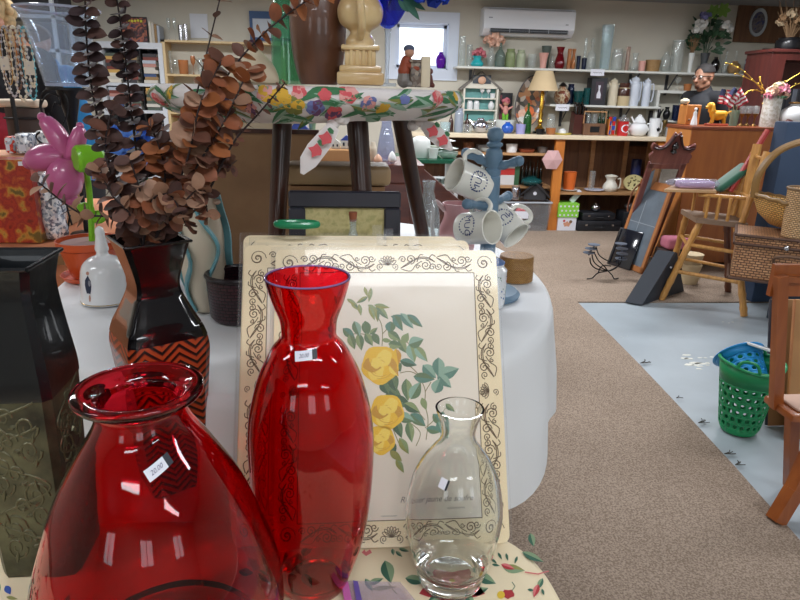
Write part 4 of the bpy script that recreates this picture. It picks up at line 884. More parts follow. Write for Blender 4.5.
def cs_(o):
    def g(a, b):                                # a: metres along the edge, b: metres down from the rim (negative: on top)
        t = a/sR; u = 1+b/.062 if b > 0 else 1+b/sR; p_ = V(cov(t, u)); rr = math.hypot(p_.x, p_.y); 
        return (p_.x*(1+(.0014+o)/rr), p_.y*(1+(.0014+o)/rr), p_.z+(.0012+o if b < 0.004 else 0))
    return g
random.seed(21)
def flower(a, b, r, m1, m2):
    for k in range(5): t = k*2*pi/5+a*50; decal_blob(fp, cs_(.0002+.0001*k), a+r*.5*cos(t), b+r*.5*sin(t), r*.55, m1 if k % 2 else m2, 10, .1, k)
    decal_blob(fp, cs_(.001), a, b, r*.3, m1, 8, .1)
tv0 = -pi/2
for i in range(64):
    a = sR*(-pi+2*pi*i/64)+random.uniform(-.01, .01); b = random.uniform(.002, .058)
    for k in range(3):
        aa = a+random.uniform(-.02, .02); bb = random.uniform(.003, .06); decal_leaf(fp, cs_(.0001*k), aa, bb, random.uniform(.035, .065), random.uniform(.009, .016), random.uniform(-.7, .7)+random.choice((0, pi)), random.choice((0, 0, 1, 7)), random.choice((0, 1)))
A0 = lambda px: sR*(-pi/2+math.asin(max(-1, min(1, (px-311)/145))))
for px, b, r, m1, m2 in ((296, .018, .017, 4, 4), (285, .012, .013, 4, 3), (306, .030, .016, 4, 7), (310, .008, .011, 2, 3), (347, .010, .016, 2, 3), (329, .012, .010, 2, 2), (322, .034, .014, 6, 5), (363, .026, .014, 5, 3), (270, .034, .013, 3, 6), (376, .035, .010, 4, 4), (421, .018, .019, 2, 3), (440, .010, .009, 4, 4), (337, .045, .014, 6, 2), (250, .020, .012, 5, 6), (230, .030, .014, 3, 2), (205, .015, .012, 4, 7), (185, .03, .014, 2, 3), (390, .018, .010, 5, 5)): flower(A0(px), b, r, m1, m2)
for i in range(22): flower(random.uniform(0, pi)*sR, random.uniform(.01, .05), random.uniform(.009, .016), random.choice((2, 4, 5, 6)), random.choice((2, 3, 4)))
for i in range(26):
    a = random.uniform(-pi, pi)*sR; b = -random.uniform(.02, .25); decal_leaf(fp, cs_(0), a, b, .04, .014, random.uniform(0, 6), 0, 1)
fp.build('flower_print', FM, stc, smooth=0)
def knot(pxa, pya, pts, Y, w, label_):
    o = V((sx_, sy_, T2Z+.004)); k_ = MB(); c = PY(pxa, pya, Y)-o; k_.mi = 0
    for q_ in range(4): a = q_*1.7; k_.sph(c+V((.008*cos(a), .006*sin(a), .007*sin(a*1.3))), .011, 12, 8, (1, .8, .9))
    P_ = [PY(a, b, Y-.01)-o for a, b in pts]; n_ = len(P_); vs = []
    for i, q_ in enumerate(P_):
        d = (P_[min(i+1, n_-1)]-P_[max(i-1, 0)]).normalized(); sd = d.cross(V((0, 1, 0))).normalized(); ww = w*(.35+.65*sin(pi*(.15+.7*i/(n_-1))))*(1 if i < n_-1 else .3)
        vs += [q_+sd*ww, q_+V((0, -.006*(i % 2), 0)), q_-sd*ww]
    k_.add(vs, [(3*i+j, 3*i+j+1, 3*i+4+j, 3*i+3+j) for i in range(n_-1) for j in (0, 1)]); k_.mi = 1
    for i in (1, 2): decal_blob(k_, lambda a, b: tuple(P_[i]+V((a, -.011, b))), 0, 0, .010, 1, 9, .3); decal_blob(k_, lambda a, b: tuple(P_[i]+V((a+.008, -.011, b+.012))), 0, 0, .005, 2, 7, .3)
    k_.build('tied_corner', [M_scl, FM[2], FM[0]], stc, smooth=70)
knot(338, 119, [(334, 126), (326, 138), (316, 150), (308, 162), (302, 174)], 1.06, .016, '')
knot(417, 122, [(424, 124), (432, 131), (442, 140), (452, 150)], 1.22, .016, '')
SZT = SZ+.002
def onst(name, label, cat, px, Y, rows, m, wall=.0, n=40, cap=True):
    r_ = px_prof(px, Y, rows, SZT+.002); r_[0] = (r_[0][0], 0); x_ = PY(px, 84, Y).x
    pr_ = spl(r_, 4); return (x_, Y, SZT+.002), pr_
M_bwd = wood('turned_brown_wood', (112, 72, 50), (84, 52, 38), .35, 2.5, 'Z', coat=.4, bump=.02)
l_, pr_ = onst('', '', '', 319, 1.16, [(86, 18), (70, 23), (45, 27), (20, 28.5), (0, 27), (-25, 22), (-45, 14), (-55, 12)], 0)
v = thing('wooden_vase', 'tall rounded brown wooden vase on the flowered stool', 'vase', l_); MB().lathe(vessel(pr_, .006), 48).build('turned_body', M_bwd, v, smooth=60)
l_, pr_ = onst('', '', '', 289, 1.22, [(84, 16), (60, 16.5), (20, 16), (4, 14), (-12, 8), (-30, 5), (-60, 5)], 0)
v = thing('green_bottle', 'large green glass bottle behind the brown wooden vase', 'bottle', l_); MB().lathe(vessel(pr_, .003), 40).build('glass_body', glass('sea_green_glass', (206, 238, 220), .14, (130, 200, 170), 1.5, .03, .2, 14), v, smooth=60)
M_cm = mat('cream_marble', (222, 196, 146), .3, col2=(196, 160, 108), nscale=14, coat=.4)
l_, pr_ = onst('', '', '', 360, 1.11, [(65, 13), (60, 15.5), (45, 14.5), (40, 14), (32, 10), (24, 20), (10, 23), (-2, 18), (-8, 12), (-14, 14), (-40, 12), (-60, 8)], 0)
v = thing('marble_pitcher', 'cream marbled stone ewer on square fluted base, on the flowered stool', 'ewer', l_)
bz = PY(360, 46, 1.11).z-SZT-.002
MB().lathe([(1e-4, bz-.004)]+[q_ for q_ in pr_ if q_[1] >= bz-.004], 40).build('ewer_body', M_cm, v, smooth=60)
b_ = MB(); b_.rbox(-.038, -.038, 0, .038, .038, .020, .004); b_.rbox(-.034, -.034, .018, .034, .034, .030, .004); b_.rbox(-.025, -.025, .029, .025, .025, bz-.006, .003)
for k in range(4): b_.cyl(.0035, .03, bz-.006, 8, (-.015+.010*k, -.0255))
b_.rbox(-.031, -.031, bz-.008, .031, .031, bz, .003); b_.build('square_base', M_cm, v)
hd = [(PY(360, y_, 1.11).z-SZT-.002) for y_ in (38, 28, 12, -4, -20)]
MB().tube(spl([(0, -.026, hd[0]), (.002, -.047, hd[1]), (0, -.053, hd[2]), (-.002, -.048, hd[3]), (0, -.02, hd[4])], 5), .0065, 10).build('handle', M_cm, v)
l_, pr_ = onst('', '', '', 254, 1.13, [(84, 24), (78, 25), (66, 21), (56, 13), (50, 7), (48, 1)], 0)
v = thing('domed_lid', 'cream onion shaped dome with plum knob, left of the green bottle', 'dome lid', l_); MB().lathe([(1e-4, 0)]+pr_, 40).build('dome', mat('cream_plaster', (220, 206, 178), .6), v, smooth=60)
MB().sph((0, 0, pr_[-1][1]+.004), .009).build('knob', mat('plum', (66, 40, 60), .4), v)
l_, pr_ = onst('', '', '', 387, 1.16, [(85, 9), (83, 9), (82, 2), (60, 2.2), (35, 2.8), (29, 4)], 0)
v = thing('blue_goblet', 'tall goblet with cobalt blue bowl and slender clear stem', 'goblet', l_)
MB().lathe([(1e-4, 0)]+pr_+[(1e-4, pr_[-1][1])], 24).build('clear_stem', glass('stem_glass', (236, 242, 246), .3, (226, 232, 240)), v, smooth=60)
z1_ = pr_[-1][1]; zt_ = PY(388, -25, 1.16).z-SZT-.002; hh_ = zt_-z1_
MB().lathe(vessel(spl([(.003, z1_), (.014, z1_+.08*hh_), (.027, z1_+.3*hh_), (.038, z1_+.6*hh_), (.042, zt_)], 5), .002), 32).build('blue_bowl', glass('cobalt_glass', (130, 160, 250), .12, (30, 80, 220), 1.5, .03, .3, 20), v, smooth=60)
def silk(label, base, tip, heads, leaves, M1, M2):
    t = thing('silk_flower', label, 'artificial flower', base)
    o = V(base); MB().tube(spl([(0, 0, 0), tuple((V(tip)-o)*.5+V((0, 0, .02))), tuple(V(tip)-o)], 5), .0018, 6).build('stem', mat('stem_green', (50, 84, 60), .6), t)
    for hpos, r in heads:
        b = MB(); bloom(b, V(hpos)-o, r, 46, .55); b.build('flower_head', M1, t, smooth=0)
    b = MB()
    for p0, p1, w_ in leaves: d = V(p1)-V(p0); leaf3(b, V(p0)-o, d, (0, -1, .2), d.length, w_, .1, False)
    b.build('leaves', M2, t, smooth=50); return t
gp = l_; Ys = 1.10
silk('cobalt blue silk flower with dark green pointed leaves in the goblet', (gp[0], gp[1], SZT+.13), PY(415, -22, Ys), [(PY(427, -12, Ys), .030), (PY(400, -22, Ys), .028)],
     [(PY(402, -4, Ys), PY(420, 20, Ys), .012), (PY(404, -3, Ys), PY(426, 10, Ys), .010), (PY(398, 0, Ys), PY(409, 12, Ys), .010)], mat('silk_blue', (30, 70, 196), .7), mat('silk_leaf', (36, 92, 74), .6))
fx_, fy_ = PY(414, 86, 1.16).x, 1.16
fg = thing('figurine', 'painted figurine of a capped person beside a stone fireplace, on the stool', 'figurine', (fx_, fy_, SZT+.002)); u_ = 1.2/F
b = MB(); b.rbox(-.008, -.014, 0, .020, .014, .040, .003); b.rbox(-.010, -.015, .040, .022, .016, .045, .002); b.build('stone_hearth', speckle('fieldstone', [(132, 122, 112), (96, 90, 86), (160, 148, 134), (112, 98, 88)], 160, .8), fg)
b = MB(); b.rbox(.010, -.017, 0, .026, -.005, .050, .002); b.build('cream_column', mat('cream_plaster', (220, 206, 178), .6), fg)
b = MB(); b.cap((-.018, 0, .026), (-.014, 0, .042), .011, .010, 12).cap((-.014, -.006, .036), (.004, -.012, .030), .005, .004, 10); b.build('coat', mat('rust_coat', (150, 70, 44), .6), fg)
b = MB().cap((-.018, 0, .010), (-.018, 0, .022), .012, .010, 10).cap((-.020, 0, .006), (-.010, -.018, .005), .006, .005, 8); b.build('trousers', mat('grey_paint_b', (130, 126, 122), .6), fg)
b = MB().sph((-.010, -.004, .056), .0085); b.build('head', mat('skin_paint', (196, 146, 120), .5), fg)
MB().sph((-.0105, -.002, .062), .0098, 12, 8, (1, 1, .7)).build('cap', mat('grey_cap', (84, 92, 116), .7), fg)
fg2 = thing('small_figurine', 'small dark red figurine at the right end of the stool items', 'figurine', (PY(429, 86, 1.2).x, 1.2, SZT+.002))
b = MB(); b.cap((0, 0, .008), (0, 0, .018), .008, .006, 10).cap((-.004, -.004, .006), (.006, -.006, .004), .004, .004, 8); b.build('body', mat('oxblood', (96, 44, 34), .5), fg2); MB().sph((.001, -.001, .028), .0055, 10, 8).build('head', MC['oxblood'], fg2)
gy = 1.125; gp_ = PY(297, 226, gy)
def lean_frame(name, label, cat, x0, x1, zb, h, y, tilt, fw, Mf, Mi, dep=.018, mat_in=None, inner=None, rz=0):
    t = thing(name, label, cat, ((x0+x1)/2, y, zb)); t.rotation_euler = (-tilt, 0, rz); w = (x1-x0)
    f_ = MB(); f_.rbox(-w/2, 0, 0, w/2, dep, fw, .003, 1).rbox(-w/2, 0, h-fw, w/2, dep, h, .003, 1).rbox(-w/2, 0, fw, -w/2+fw, dep, h-fw, .003, 1).rbox(w/2-fw, 0, fw, w/2, dep, h-fw, .003, 1); f_.build('frame', Mf, t)
    MB().box(-w/2+fw*.9, dep*.45, fw*.9, w/2-fw*.9, dep*.8, h-fw*.9).build('picture', Mi, t)
    if inner: MB().box(-w/2+fw+inner, dep*.40, fw+inner, w/2-fw-inner, dep*.44, h-fw-inner).build('inner_print', mat_in, t)
    return t
a_, b_ = PY(288, 190, 1.15), PY(401, 190, 1.15)
M_df = mat('charcoal_frame', (42, 42, 52), .4)
lean_frame('framed_picture', 'dark charcoal frame with a mottled gold green picture behind the placemats', 'picture frame', a_.x, b_.x, T2Z+.008, a_.z-T2Z-.008, 1.125, R(4), .030, M_df, speckle('gold_moss', [(160, 150, 96), (184, 172, 116), (196, 184, 130), (170, 162, 106)], 60, .6, kind='N'), inner=None)
p0, p1 = PY(286, 182, 1.28), PY(389, 186, 1.28)
bx_ = thing('cardboard_box', 'brown cardboard box under the flowered stool', 'box', ((p0.x+p1.x)/2, 1.325, T2Z+.004)); w = (p1.x-p0.x)*.92; hb = p0.z-T2Z-.012
MB().box(-w/2, -.045, 0, w/2, .06, hb).build('carton', mat('cardboard', (150, 112, 76), .8, noise=.08, nscale=10), bx_)
zt_ = PY(330, 168, 1.28).z
solo('tan_cushion', MB().rbox(-w/2-.012, -.05, 0, w/2+.012, .06, zt_-p0.z+.010, .010, 3), mat('tan_vinyl', (174, 144, 106), .45), 'tan padded cushion lying on the cardboard box beneath the stool', 'cushion', ((p0.x+p1.x)/2, 1.325, p0.z-.006))
gr_ = gr.build('plastic_ring', mat('green_plastic', (30, 140, 92), .35, coat=.3), None, (PY(297, 226, 1.02).x, 1.02, PY(296, 226, 1.02).z+.003)); gr_.scale = (.88, .5, .8); tag(gr_, 'green plastic ring lying on the tops of the placemats', 'ring')
p0, p1 = PY(205, 230, 1.78), PY(276, 112, 1.78); xl, xr_ = p0.x-.02, p1.x+.10
M_pan = mat('brown_hardboard', (128, 96, 66), .7, col2=(148, 114, 80), nscale=6, bump=.05, bscale=150)
pn = thing('hardboard_sheet', 'large brown hardboard panel standing behind the ribboned vase', 'panel', ((xl+xr_)/2, 1.80, T2Z+.004)); ww = xr_-xl; hp = PY(240, 133, 1.8).z-T2Z-.004
MB().box(-ww/2, 0, 0, ww/2, .008, hp).build('board', M_pan, pn); t_ = MB(); t_.box(-ww/2-.012, -.006, 0, -ww/2, .014, hp+.012).box(ww/2, -.006, 0, ww/2+.012, .014, hp+.012).box(-ww/2, -.006, hp, ww/2, .014, hp+.012); t_.build('edge_frame', M_leg, pn)
q = PZ(220, 292, T2Z); dwb = thing('dark_basket', 'dark plum woven basket between the ribboned vase and the placemats', 'basket', (PY(226, 275, 1.32).x+.02, 1.34, T2Z+.004))
MB().lathe(vessel([(.055, 0), (.062, .01), (.066, .09), (.062, .10)], .004), 32).build('woven_body', wicker('plum_rattan', (52, 28, 36), (72, 40, 46), 70, .3), dwb)
M_pr = MB(); M_pr.tube([(.065*cos(t), .065*sin(t), .10) for t in [2*pi*i/32 for i in range(32)]], .005, 8, closed=True); M_pr.build('rim', MC['plum_rattan'], dwb)
T3Z = .95
t3 = thing('display_table', 'display table with orange cloth at the left, behind the white table', 'table', (-1.55, 2.3, 0))
MB().box(-.75, -.5, T3Z-.03, .75, .5, T3Z-.004).build('table_top', MC['oak'], t3)
for a in (-.68, .68):
    for b in (-.43, .43): MB().box(a-.02, b-.02, 0, a+.02, b+.02, T3Z-.03).build('leg', MC['oak'], t3)
clo = cloth_mesh(superell(.76, .51, 8), T3Z, lambda t: .45+.02*sin(8*t), 0, 0, 18, .012, sag=.015)
solo('tablecloth', clo, mat('terracotta_cloth', (206, 132, 92), .8, bump=.05, bscale=30), 'terracotta orange cloth on the display table at the left', 'tablecloth', (-1.55, 2.3, 0), smooth=60)
gx0, gx1 = PY(-14, 200, 1.93).x, PY(35, 200, 1.93).x; gzt = PY(15, 160, 1.93).z
gb = thing('gift_bag', 'red and gold autumn leaf patterned box bag at the left edge', 'gift bag', ((gx0+gx1)/2, 1.97, T3Z+.004)); w = gx1-gx0
MB().box(-w/2, -.04, 0, w/2, .05, gzt-T3Z-.004).build('bag_body', speckle('autumn_leaves', [(96, 40, 24), (140, 40, 26), (176, 56, 32), (150, 40, 34), (186, 84, 36), (190, 140, 56), (110, 90, 40)], 22, .3, .4, kind='N'), gb)
b = MB(); b.box(w/2-.03, -.043, gzt-T3Z-.02, w/2-.008, -.0405, gzt-T3Z-.008); b.build('price_sticker', M_stk, gb)
rz_ = PY(30, 156, 2.15).z; rs = thing('riser_box', 'wooden riser with a pale front edge carrying glittering packages', 'riser', (PY(22, 156, 2.15).x-.05, 2.24, T3Z+.004))
MB().box(-.17, -.08, 0, .15, .10, rz_-T3Z-.02).build('box', M_pan, rs); MB().box(-.18, -.09, rz_-T3Z-.02, .16, .11, rz_-T3Z-.004).build('top_board', mat('peach_board', (214, 160, 124), .6), rs)
M_gl = speckle('glitter_wrap', [(236, 240, 246), (150, 160, 176), (250, 252, 255), (196, 206, 220), (120, 128, 144), (240, 240, 240)], 130, .25, .6, metal=.3)
rxx = PY(22, 156, 2.15).x
for i, (a, b_, lab) in enumerate(((8, 17, 'red and silver sparkling package, leftmost on the wooden riser'), (19, 36, 'wide silver sparkling package in the middle of the wooden riser'), (40, 58, 'silver sparkling package at the right end of the wooden riser'))):
    x0, x1 = PY(a, 150, 2.2).x, PY(b_, 150, 2.2).x
    o = thing('glitter_package', lab, 'package', ((x0+x1)/2, 2.21, rz_+.003)); w = x1-x0
    mb = MB().rbox(-w/2, -.03, 0, w/2, .03, .055+.01*i, .008, 2); mb.build('wrapping', M_gl if i else speckle('red_wrap', [(210, 60, 50), (236, 240, 246), (230, 90, 60), (180, 190, 200)], 110, .25, .6), o)
    m_ = MB().box(-w*.3, -.032, .01, w*.1, -.0302, .03); m_.build('label_card', M_stk, o)
sw = thing('glitter_bag', 'upright clear bag of silver tinsel right of the leaf print bag', 'bag', (PY(46, 200, 1.98).x, 2.0, T3Z+.004)); hb = PY(46, 172, 1.98).z-T3Z-.004
m_ = MB(); m_.lathe(spl([(1e-4, 0), (.034, .004), (.042, .3*hb), (.038, .8*hb), (.030, hb), (1e-4, hb)], 4), 24, fn=lambda t, r, z: (r*(1+.12*sin(5*t+z*60)), z)); m_.build('tinsel_bag', M_gl, sw)
ix, iy = PY(76, 150, 2.05).x, 2.05; iz = PY(78, 87, iy).z
M_ir = mat('black_iron', (20, 20, 24), .4, .3)
it = thing('iron_stand', 'black scrolled wrought iron stand under the flared glass', 'stand', (ix, iy, T3Z+.004)); Hs = iz-T3Z-.006
MB().lathe([(1e-4, Hs-.008), (.058, Hs-.008), (.058, Hs), (1e-4, Hs)], 32).build('plate', M_ir, it)
MB().lathe([(1e-4, 0), (.05, 0), (.045, .008), (.008, .014), (.0055, Hs*.6), (.016, Hs*.8), (.034, Hs-.007), (1e-4, Hs-.007)], 20).build('post', M_ir, it)
def ipt(px, py, dY=-.03): w_ = PY(px, py, iy+dY); return (w_.x-ix, w_.y-iy, w_.z-T3Z-.004)
for nm, P_ in (('scroll', [(52, 112), (55, 103), (60, 105), (59, 97), (50, 94), (42, 102), (42, 112), (52, 128), (62, 145), (66, 170), (67, 205), (72, 225)]), ('scroll', [(40, 108), (42, 94), (52, 88), (63, 92), (68, 104), (66, 118), (60, 132)]), ('scroll', [(48, 113), (54, 124), (62, 132)]),
               ('scroll', [(62, 134), (50, 145), (40, 142), (36, 136), (40, 132)]), ('scroll', [(70, 215), (66, 235), (60, 243), (58, 252), (64, 257), (70, 256)]), ('scroll', [(100, 142), (92, 132), (94, 118), (104, 112)])):
    MB().tube([tuple(q) for q in spl([ipt(*a) for a in P_], 5)], .0030, 8).build(nm, M_ir, it)
fr_ = px_prof(78, iy, [(86, 20), (82, 21), (60, 25), (35, 30), (22, 33), (15, 36), (10, 39)], iz)
fr_[0] = (fr_[0][0], 0)
fv = thing('flared_glass', 'large clear flared glass hurricane vase standing on the iron stand', 'vase', (ix, iy, iz))
MB().lathe(vessel(spl(fr_, 4), .004, .012), 48).build('glass_body', glass('milky_glass', (240, 246, 252), .13, (224, 232, 244), 1.5, .04, .15, 10), fv, smooth=60)
rr_ = fr_[-1]; MB().tube([(rr_[0]*cos(2*pi*i/48), rr_[0]*sin(2*pi*i/48), rr_[1]) for i in range(48)], .0035, 8, closed=True).build('rim', glass('rim_white', (230, 236, 250), .5, (220, 226, 240), 1.5), fv)
MB().lathe([(1e-4, 0.001), (fr_[0][0]-.001, .001), (fr_[0][0]-.001, .010), (1e-4, .011)], 32).build('glass_foot', MC['rim_white'], fv)
bq = (PY(140, 200, 2.0).x, 2.05, T2Z+.004)
bqt = thing('blue_bouquet', 'bunch of bright blue silk flowers in a white jug behind the dried stems', 'bouquet', bq)
MB().lathe(vessel(spl([(.03, 0), (.045, .01), (.052, .07), (.036, .13), (.042, .16)], 4), .003), 28).build('jug', W_cer, bqt)
M_bf = mat('blue_silk', (74, 124, 214), .7, col2=(110, 160, 232), nscale=30)
for px, py, r in ((122, 150, .045), (140, 138, .05), (135, 158, .045), (152, 152, .04), (118, 137, .035), (92, 172, .03)):
    c_ = PY(px, py, 2.02)-V(bq); m_ = MB(); bloom(m_, c_, r, 34, .5); m_.build('flower_head', M_bf, bqt, smooth=0); MB().tube([(0, 0, .15), tuple(c_*.5+V((0, 0, .08))), tuple(c_)], .002, 5).build('stem', MC['stem_green'], bqt)
jy = 2.42; jz = PY(14, 30, jy).z; jt = thing('jewelry_rack', 'black jewellery rack with a bar of hanging necklaces', 'rack', (PY(14, 100, jy).x, jy+.03, T3Z+.004))
MB().tube([(-.16, 0, jz-T3Z), (.10, 0, jz-T3Z)], .006, 8).build('bar', M_ir, jt); MB().tube([(-.02, 0, 0), (-.02, 0, jz-T3Z)], .008, 8).build('post', M_ir, jt); MB().lathe([(1e-4, 0), (.08, 0), (.08, .012), (1e-4, .014)], 24).build('base', M_ir, jt)
NM = [('pearl white', (232, 226, 214)), ('gold', (200, 160, 90)), ('pale silver', (190, 190, 196)), ('bone coloured', (220, 200, 170)), ('brown bead', (120, 80, 56)), ('ivory', (236, 228, 206)), ('amber', (196, 130, 70)), ('light grey', (206, 206, 206)), ('turquoise', (96, 180, 196)), ('cream', (226, 214, 190))]
for i, (nm, c_) in enumerate(NM):
    px = -3+i*2.9 if i != 8 else 22; a_ = PY(px, 34, jy); lz = PY(px, (96, 88, 100, 84, 92, 104, 80, 98, 103, 90)[i], jy).z
    o = V((a_.x, jy+.03, jz+.004)); L_ = jz-lz; wd_ = .012+.004*(i % 3); m_ = MB(); n_ = 26
    P_ = [(wd_*sin(2*pi*k/n_), -.012*cos(2*pi*k/n_) if False else -.009-.003*(i % 3), -L_/2+.008+(L_/2)*cos(2*pi*k/n_)) for k in range(n_)]
    if i in (1, 6): m_.tube(P_, .0022, 6, closed=True)
    else:
        for q_ in P_: m_.sph(q_, .0042+.0012*(i % 2), 8, 5)
        m_.tube(P_, .001, 4, closed=True)
    nk = solo('necklace', m_, mat('beads_'+nm.replace(' ', '_'), c_, .3), '%s necklace hanging from the jewellery rack%s' % (nm, ', longest with a paper tag' if i == 8 else ''), 'necklace', o, group='necklaces on the rack')
    if i in (0, 8): MB().rbox(-.014, -.016, -L_*.62, .018, -.014, -L_*.62+.045, .001, 1).build('paper_tag', mat('tag_card', (226, 222, 206), .7), nk)
bb = thing('barrel_basket', 'dark brown slatted barrel basket below the necklaces', 'basket', (PY(27, 125, 2.62).x, 2.62, T3Z+.004)); hb = PY(27, 108, 2.62).z-T3Z-.004
MB().lathe(vessel([(.06, 0), (.068, .3*hb), (.066, hb)], .005), 28, fn=lambda t, r, z: (r*(1+.02*(sin(14*t) > 0)), z)).build('slats', mat('dark_slats', (62, 48, 42), .6), bb)
m_ = MB()
for z_ in (.15*hb, .9*hb): m_.tube([(.071*cos(2*pi*i/28), .071*sin(2*pi*i/28), z_) for i in range(28)], .004, 6, closed=True)
m_.build('hoops', M_ir, bb)
solo('folded_cloth', MB().rbox(-.08, -.05, 0, .07, .05, .03, .012, 3), mat('beige_cloth', (206, 190, 170), .9), 'beige folded cloth lying on the brown barrel basket', 'cloth', (PY(27, 125, 2.62).x, 2.62, T3Z+.006+hb))
M_mah = wood('mahogany', (118, 58, 42), (84, 38, 30), .35, 3, 'X', coat=.3)
bY = 2.85; bxa, bxb = PY(268, 165, bY).x, PY(466, 165, bY).x; bz = PY(400, 165, bY).z
bn_ = thing('mahogany_sideboard', 'red brown mahogany sideboard with a sloping end behind the stool legs', 'sideboard', ((bxa+bxb)/2, bY, 0)); w = bxb-bxa
sl0 = PY(424, 168, bY).x-(bxa+bxb)/2; z2 = PY(462, 204, bY).z
MB().prism([(-w/2, .08), (w/2, .08), (w/2, z2), (sl0, bz-.02), (-w/2, bz-.02)], 0, .40, 'Y').build('carcass', M_mah, bn_)
MB().box(-w/2-.01, -.012, bz-.02, sl0, .41, bz).build('top', M_mah, bn_)
for a in (-w/2+.04, w/2-.04):
    for b_ in (.03, .36): MB().box(a-.025, b_-.025, 0, a+.025, b_+.025, .08).build('leg', M_mah, bn_)
for a in (-.22, .06): 
    d_ = MB().rbox(a-.13, -.014, .18, a+.13, -.001, bz-.08, .004, 1).build('door', M_mah, bn_); MB().sph((a+.09, -.02, bz*.6), .012).build('knob', mat('brass', (200, 156, 70), .3, 1), d_)
BZ = bz+.003
def onb(name, label, cat, px, rows, m, dY=.05, n=28, wall=.002, zs=None, Y=None, group=None, lid=False):
    Y = Y or bY+dY; zs = BZ if zs is None else zs; r_ = px_prof(px, Y, rows, zs); r_[0] = (r_[0][0], 0); pr_ = spl(r_, 3)
    x_ = PY(px, rows[0][0], Y).x
    return solo(name, MB().lathe(vessel(pr_, wall) if wall else [(1e-5, 0)]+pr_+[(1e-5, pr_[-1][1])], n), m, label, cat, (x_, Y, zs), group=group, smooth=55)
onb('glass_carafe', 'tall clear fluted glass carafe between the stool legs', 'carafe', 386, [(162, 8), (150, 9), (135, 7), (122, 5), (112, 9)], glass('lilac_glass', (236, 240, 250), .2, (214, 220, 240), 1.5), .18)
P_egg = lambda c, h, w: [(c, w*.3), (c-h*.2, w*.9), (c-h*.45, w), (c-h*.8, w*.6), (c-h, .3)]
onb('egg_figure', 'peach speckled egg ornament on the sideboard', 'egg', 378, P_egg(164, 10, 4.5), mat('peach', (214, 168, 140), .4), .06, wall=0)
onb('egg_figure', 'white egg ornament on the sideboard, left of the splayed stool leg', 'egg', 392, P_egg(164, 13, 4.2), W_cer, .06, wall=0)
onb('cream_bottle', 'cream ceramic bottle beside the eggs on the sideboard', 'bottle', 373, [(163, 3.5), (150, 4), (146, 3), (142, 2)], mat('cream_ceramic', (214, 202, 180), .4), .15, wall=0)
c0, c1 = PY(318, 168, bY).x, PY(352, 168, bY).x; ct = PY(335, 150, bY).z
solo('carton', MB().rbox(c0, bY+.03, BZ, c1, bY+.2, ct, .004, 1), mat('kraft', (200, 150, 100), .8), 'open kraft carton on the sideboard between the left stool legs', 'carton')
def house(label, px0, px1, pyb, pyt, Y, zs, mw, mr):
    x0, x1 = PY(px0, pyb, Y).x, PY(px1, pyb, Y).x; w = x1-x0; h = PY(px0, pyt, Y).z-zs; t = thing('toy_house', label, 'ornament house', ((x0+x1)/2, Y, zs))
    MB().box(-w/2, 0, 0, w/2, w*.7, h*.6).build('walls', mw, t); MB().prism([(-w*.55, h*.6), (w*.55, h*.6), (0, h)], -.003, w*.75, 'Y').build('roof', mr, t)
    for k in (-.25, .2): MB().box(w*k-w*.08, -.002, h*.2, w*k+w*.08, -.0002, h*.45).build('window', mat('dark_window', (30, 36, 60), .4), t)
    return t
M_rb = mat('blue_roof', (56, 84, 176), .3, coat=.3); M_hw = mat('house_white', (226, 226, 220), .5)
house('small white ornament house with blue roof, left of two on the kraft carton', 331, 340, 150, 139, bY+.06, ct+.002, M_hw, M_hw)
house('small white ornament house with blue roof, right of two on the kraft carton', 341, 352, 150, 135, bY+.06, ct+.002, M_hw, M_rb)
zp = PY(300, 149, 2.9).z; solo('white_box', MB().rbox(PY(289, 160, 2.9).x, 2.9, BZ, PY(311, 160, 2.9).x, 3.05, zp, .003, 1), mat('box_white', (214, 222, 232), .6), 'white printed box under the blue roofed house canister', 'box')
hc = house('white house canister with big blue roof, left between the stool legs', 290, 309, 149, 118, 2.92, zp+.002, M_hw, M_rb)
onb('blue_leaf_vase', 'small vase with green sprigs right of the house canister', 'vase', 313, [(160, 4), (145, 5), (130, 3), (122, 4)], mat('sage_glaze', (120, 150, 120), .4), .12, wall=0)
gY = 3.35; ga, gb_ = PY(398, 160, gY).x, PY(462, 160, gY).x; gz_ = PY(430, 160, gY).z
gs = thing('glass_shelf_unit', 'white shelf unit with green edged glass top carrying bowls', 'shelf unit', ((ga+gb_)/2, gY, 0)); w = gb_-ga
MB().box(-w/2, 0, gz_-.018, w/2, .4, gz_).build('glass_top', glass('green_edge_glass', (60, 150, 110), .5, (50, 130, 100)), gs)
for a in (-w/2+.01, w/2-.03): MB().box(a, .02, 0, a+.02, .38, gz_-.018).build('side_panel', M_white, gs)
s2 = gz_-.13; MB().box(-w/2+.03, .02, s2-.015, w/2-.03, .38, s2).build('shelf', M_white, gs); MB().box(-w/2+.03, .02, .3, w/2-.03, .38, .315).build('shelf', M_white, gs)
MG = mat('stoneware_white', (222, 226, 222), .3); GZ = gz_+.002
onb('casserole', 'white ceramic casserole pot, leftmost on the green edged glass top', 'casserole', 420, [(158, 8), (150, 10), (142, 10), (138, 8), (136, 2)], MG, 0, wall=0, zs=GZ, Y=gY+.12)
onb('cup', 'white tapered cup on the green edged glass top', 'cup', 433, [(158, 4), (148, 5.5)], MG, 0, zs=GZ, Y=gY+.08)
zb_ = GZ
for k in range(4):
    o = onb('bowl', 'pale green banded bowl stacked on the glass top, %s' % ('bottom of its stack', 'second from the bottom of its stack', 'third from the bottom of its stack', 'top of its stack')[k], 'bowl', 448, [(159, 6), (155, 9), (152, 10)], mat('celadon', (190, 206, 196), .3), 0, zs=zb_, Y=gY+.12, group='stack of bowls'); zb_ += .017
onb('cup', 'white dish resting on the stack of banded bowls', 'dish', 448, [(150, 5), (146, 7), (142, 7.5)], MG, 0, zs=zb_+.022, Y=gY+.12)
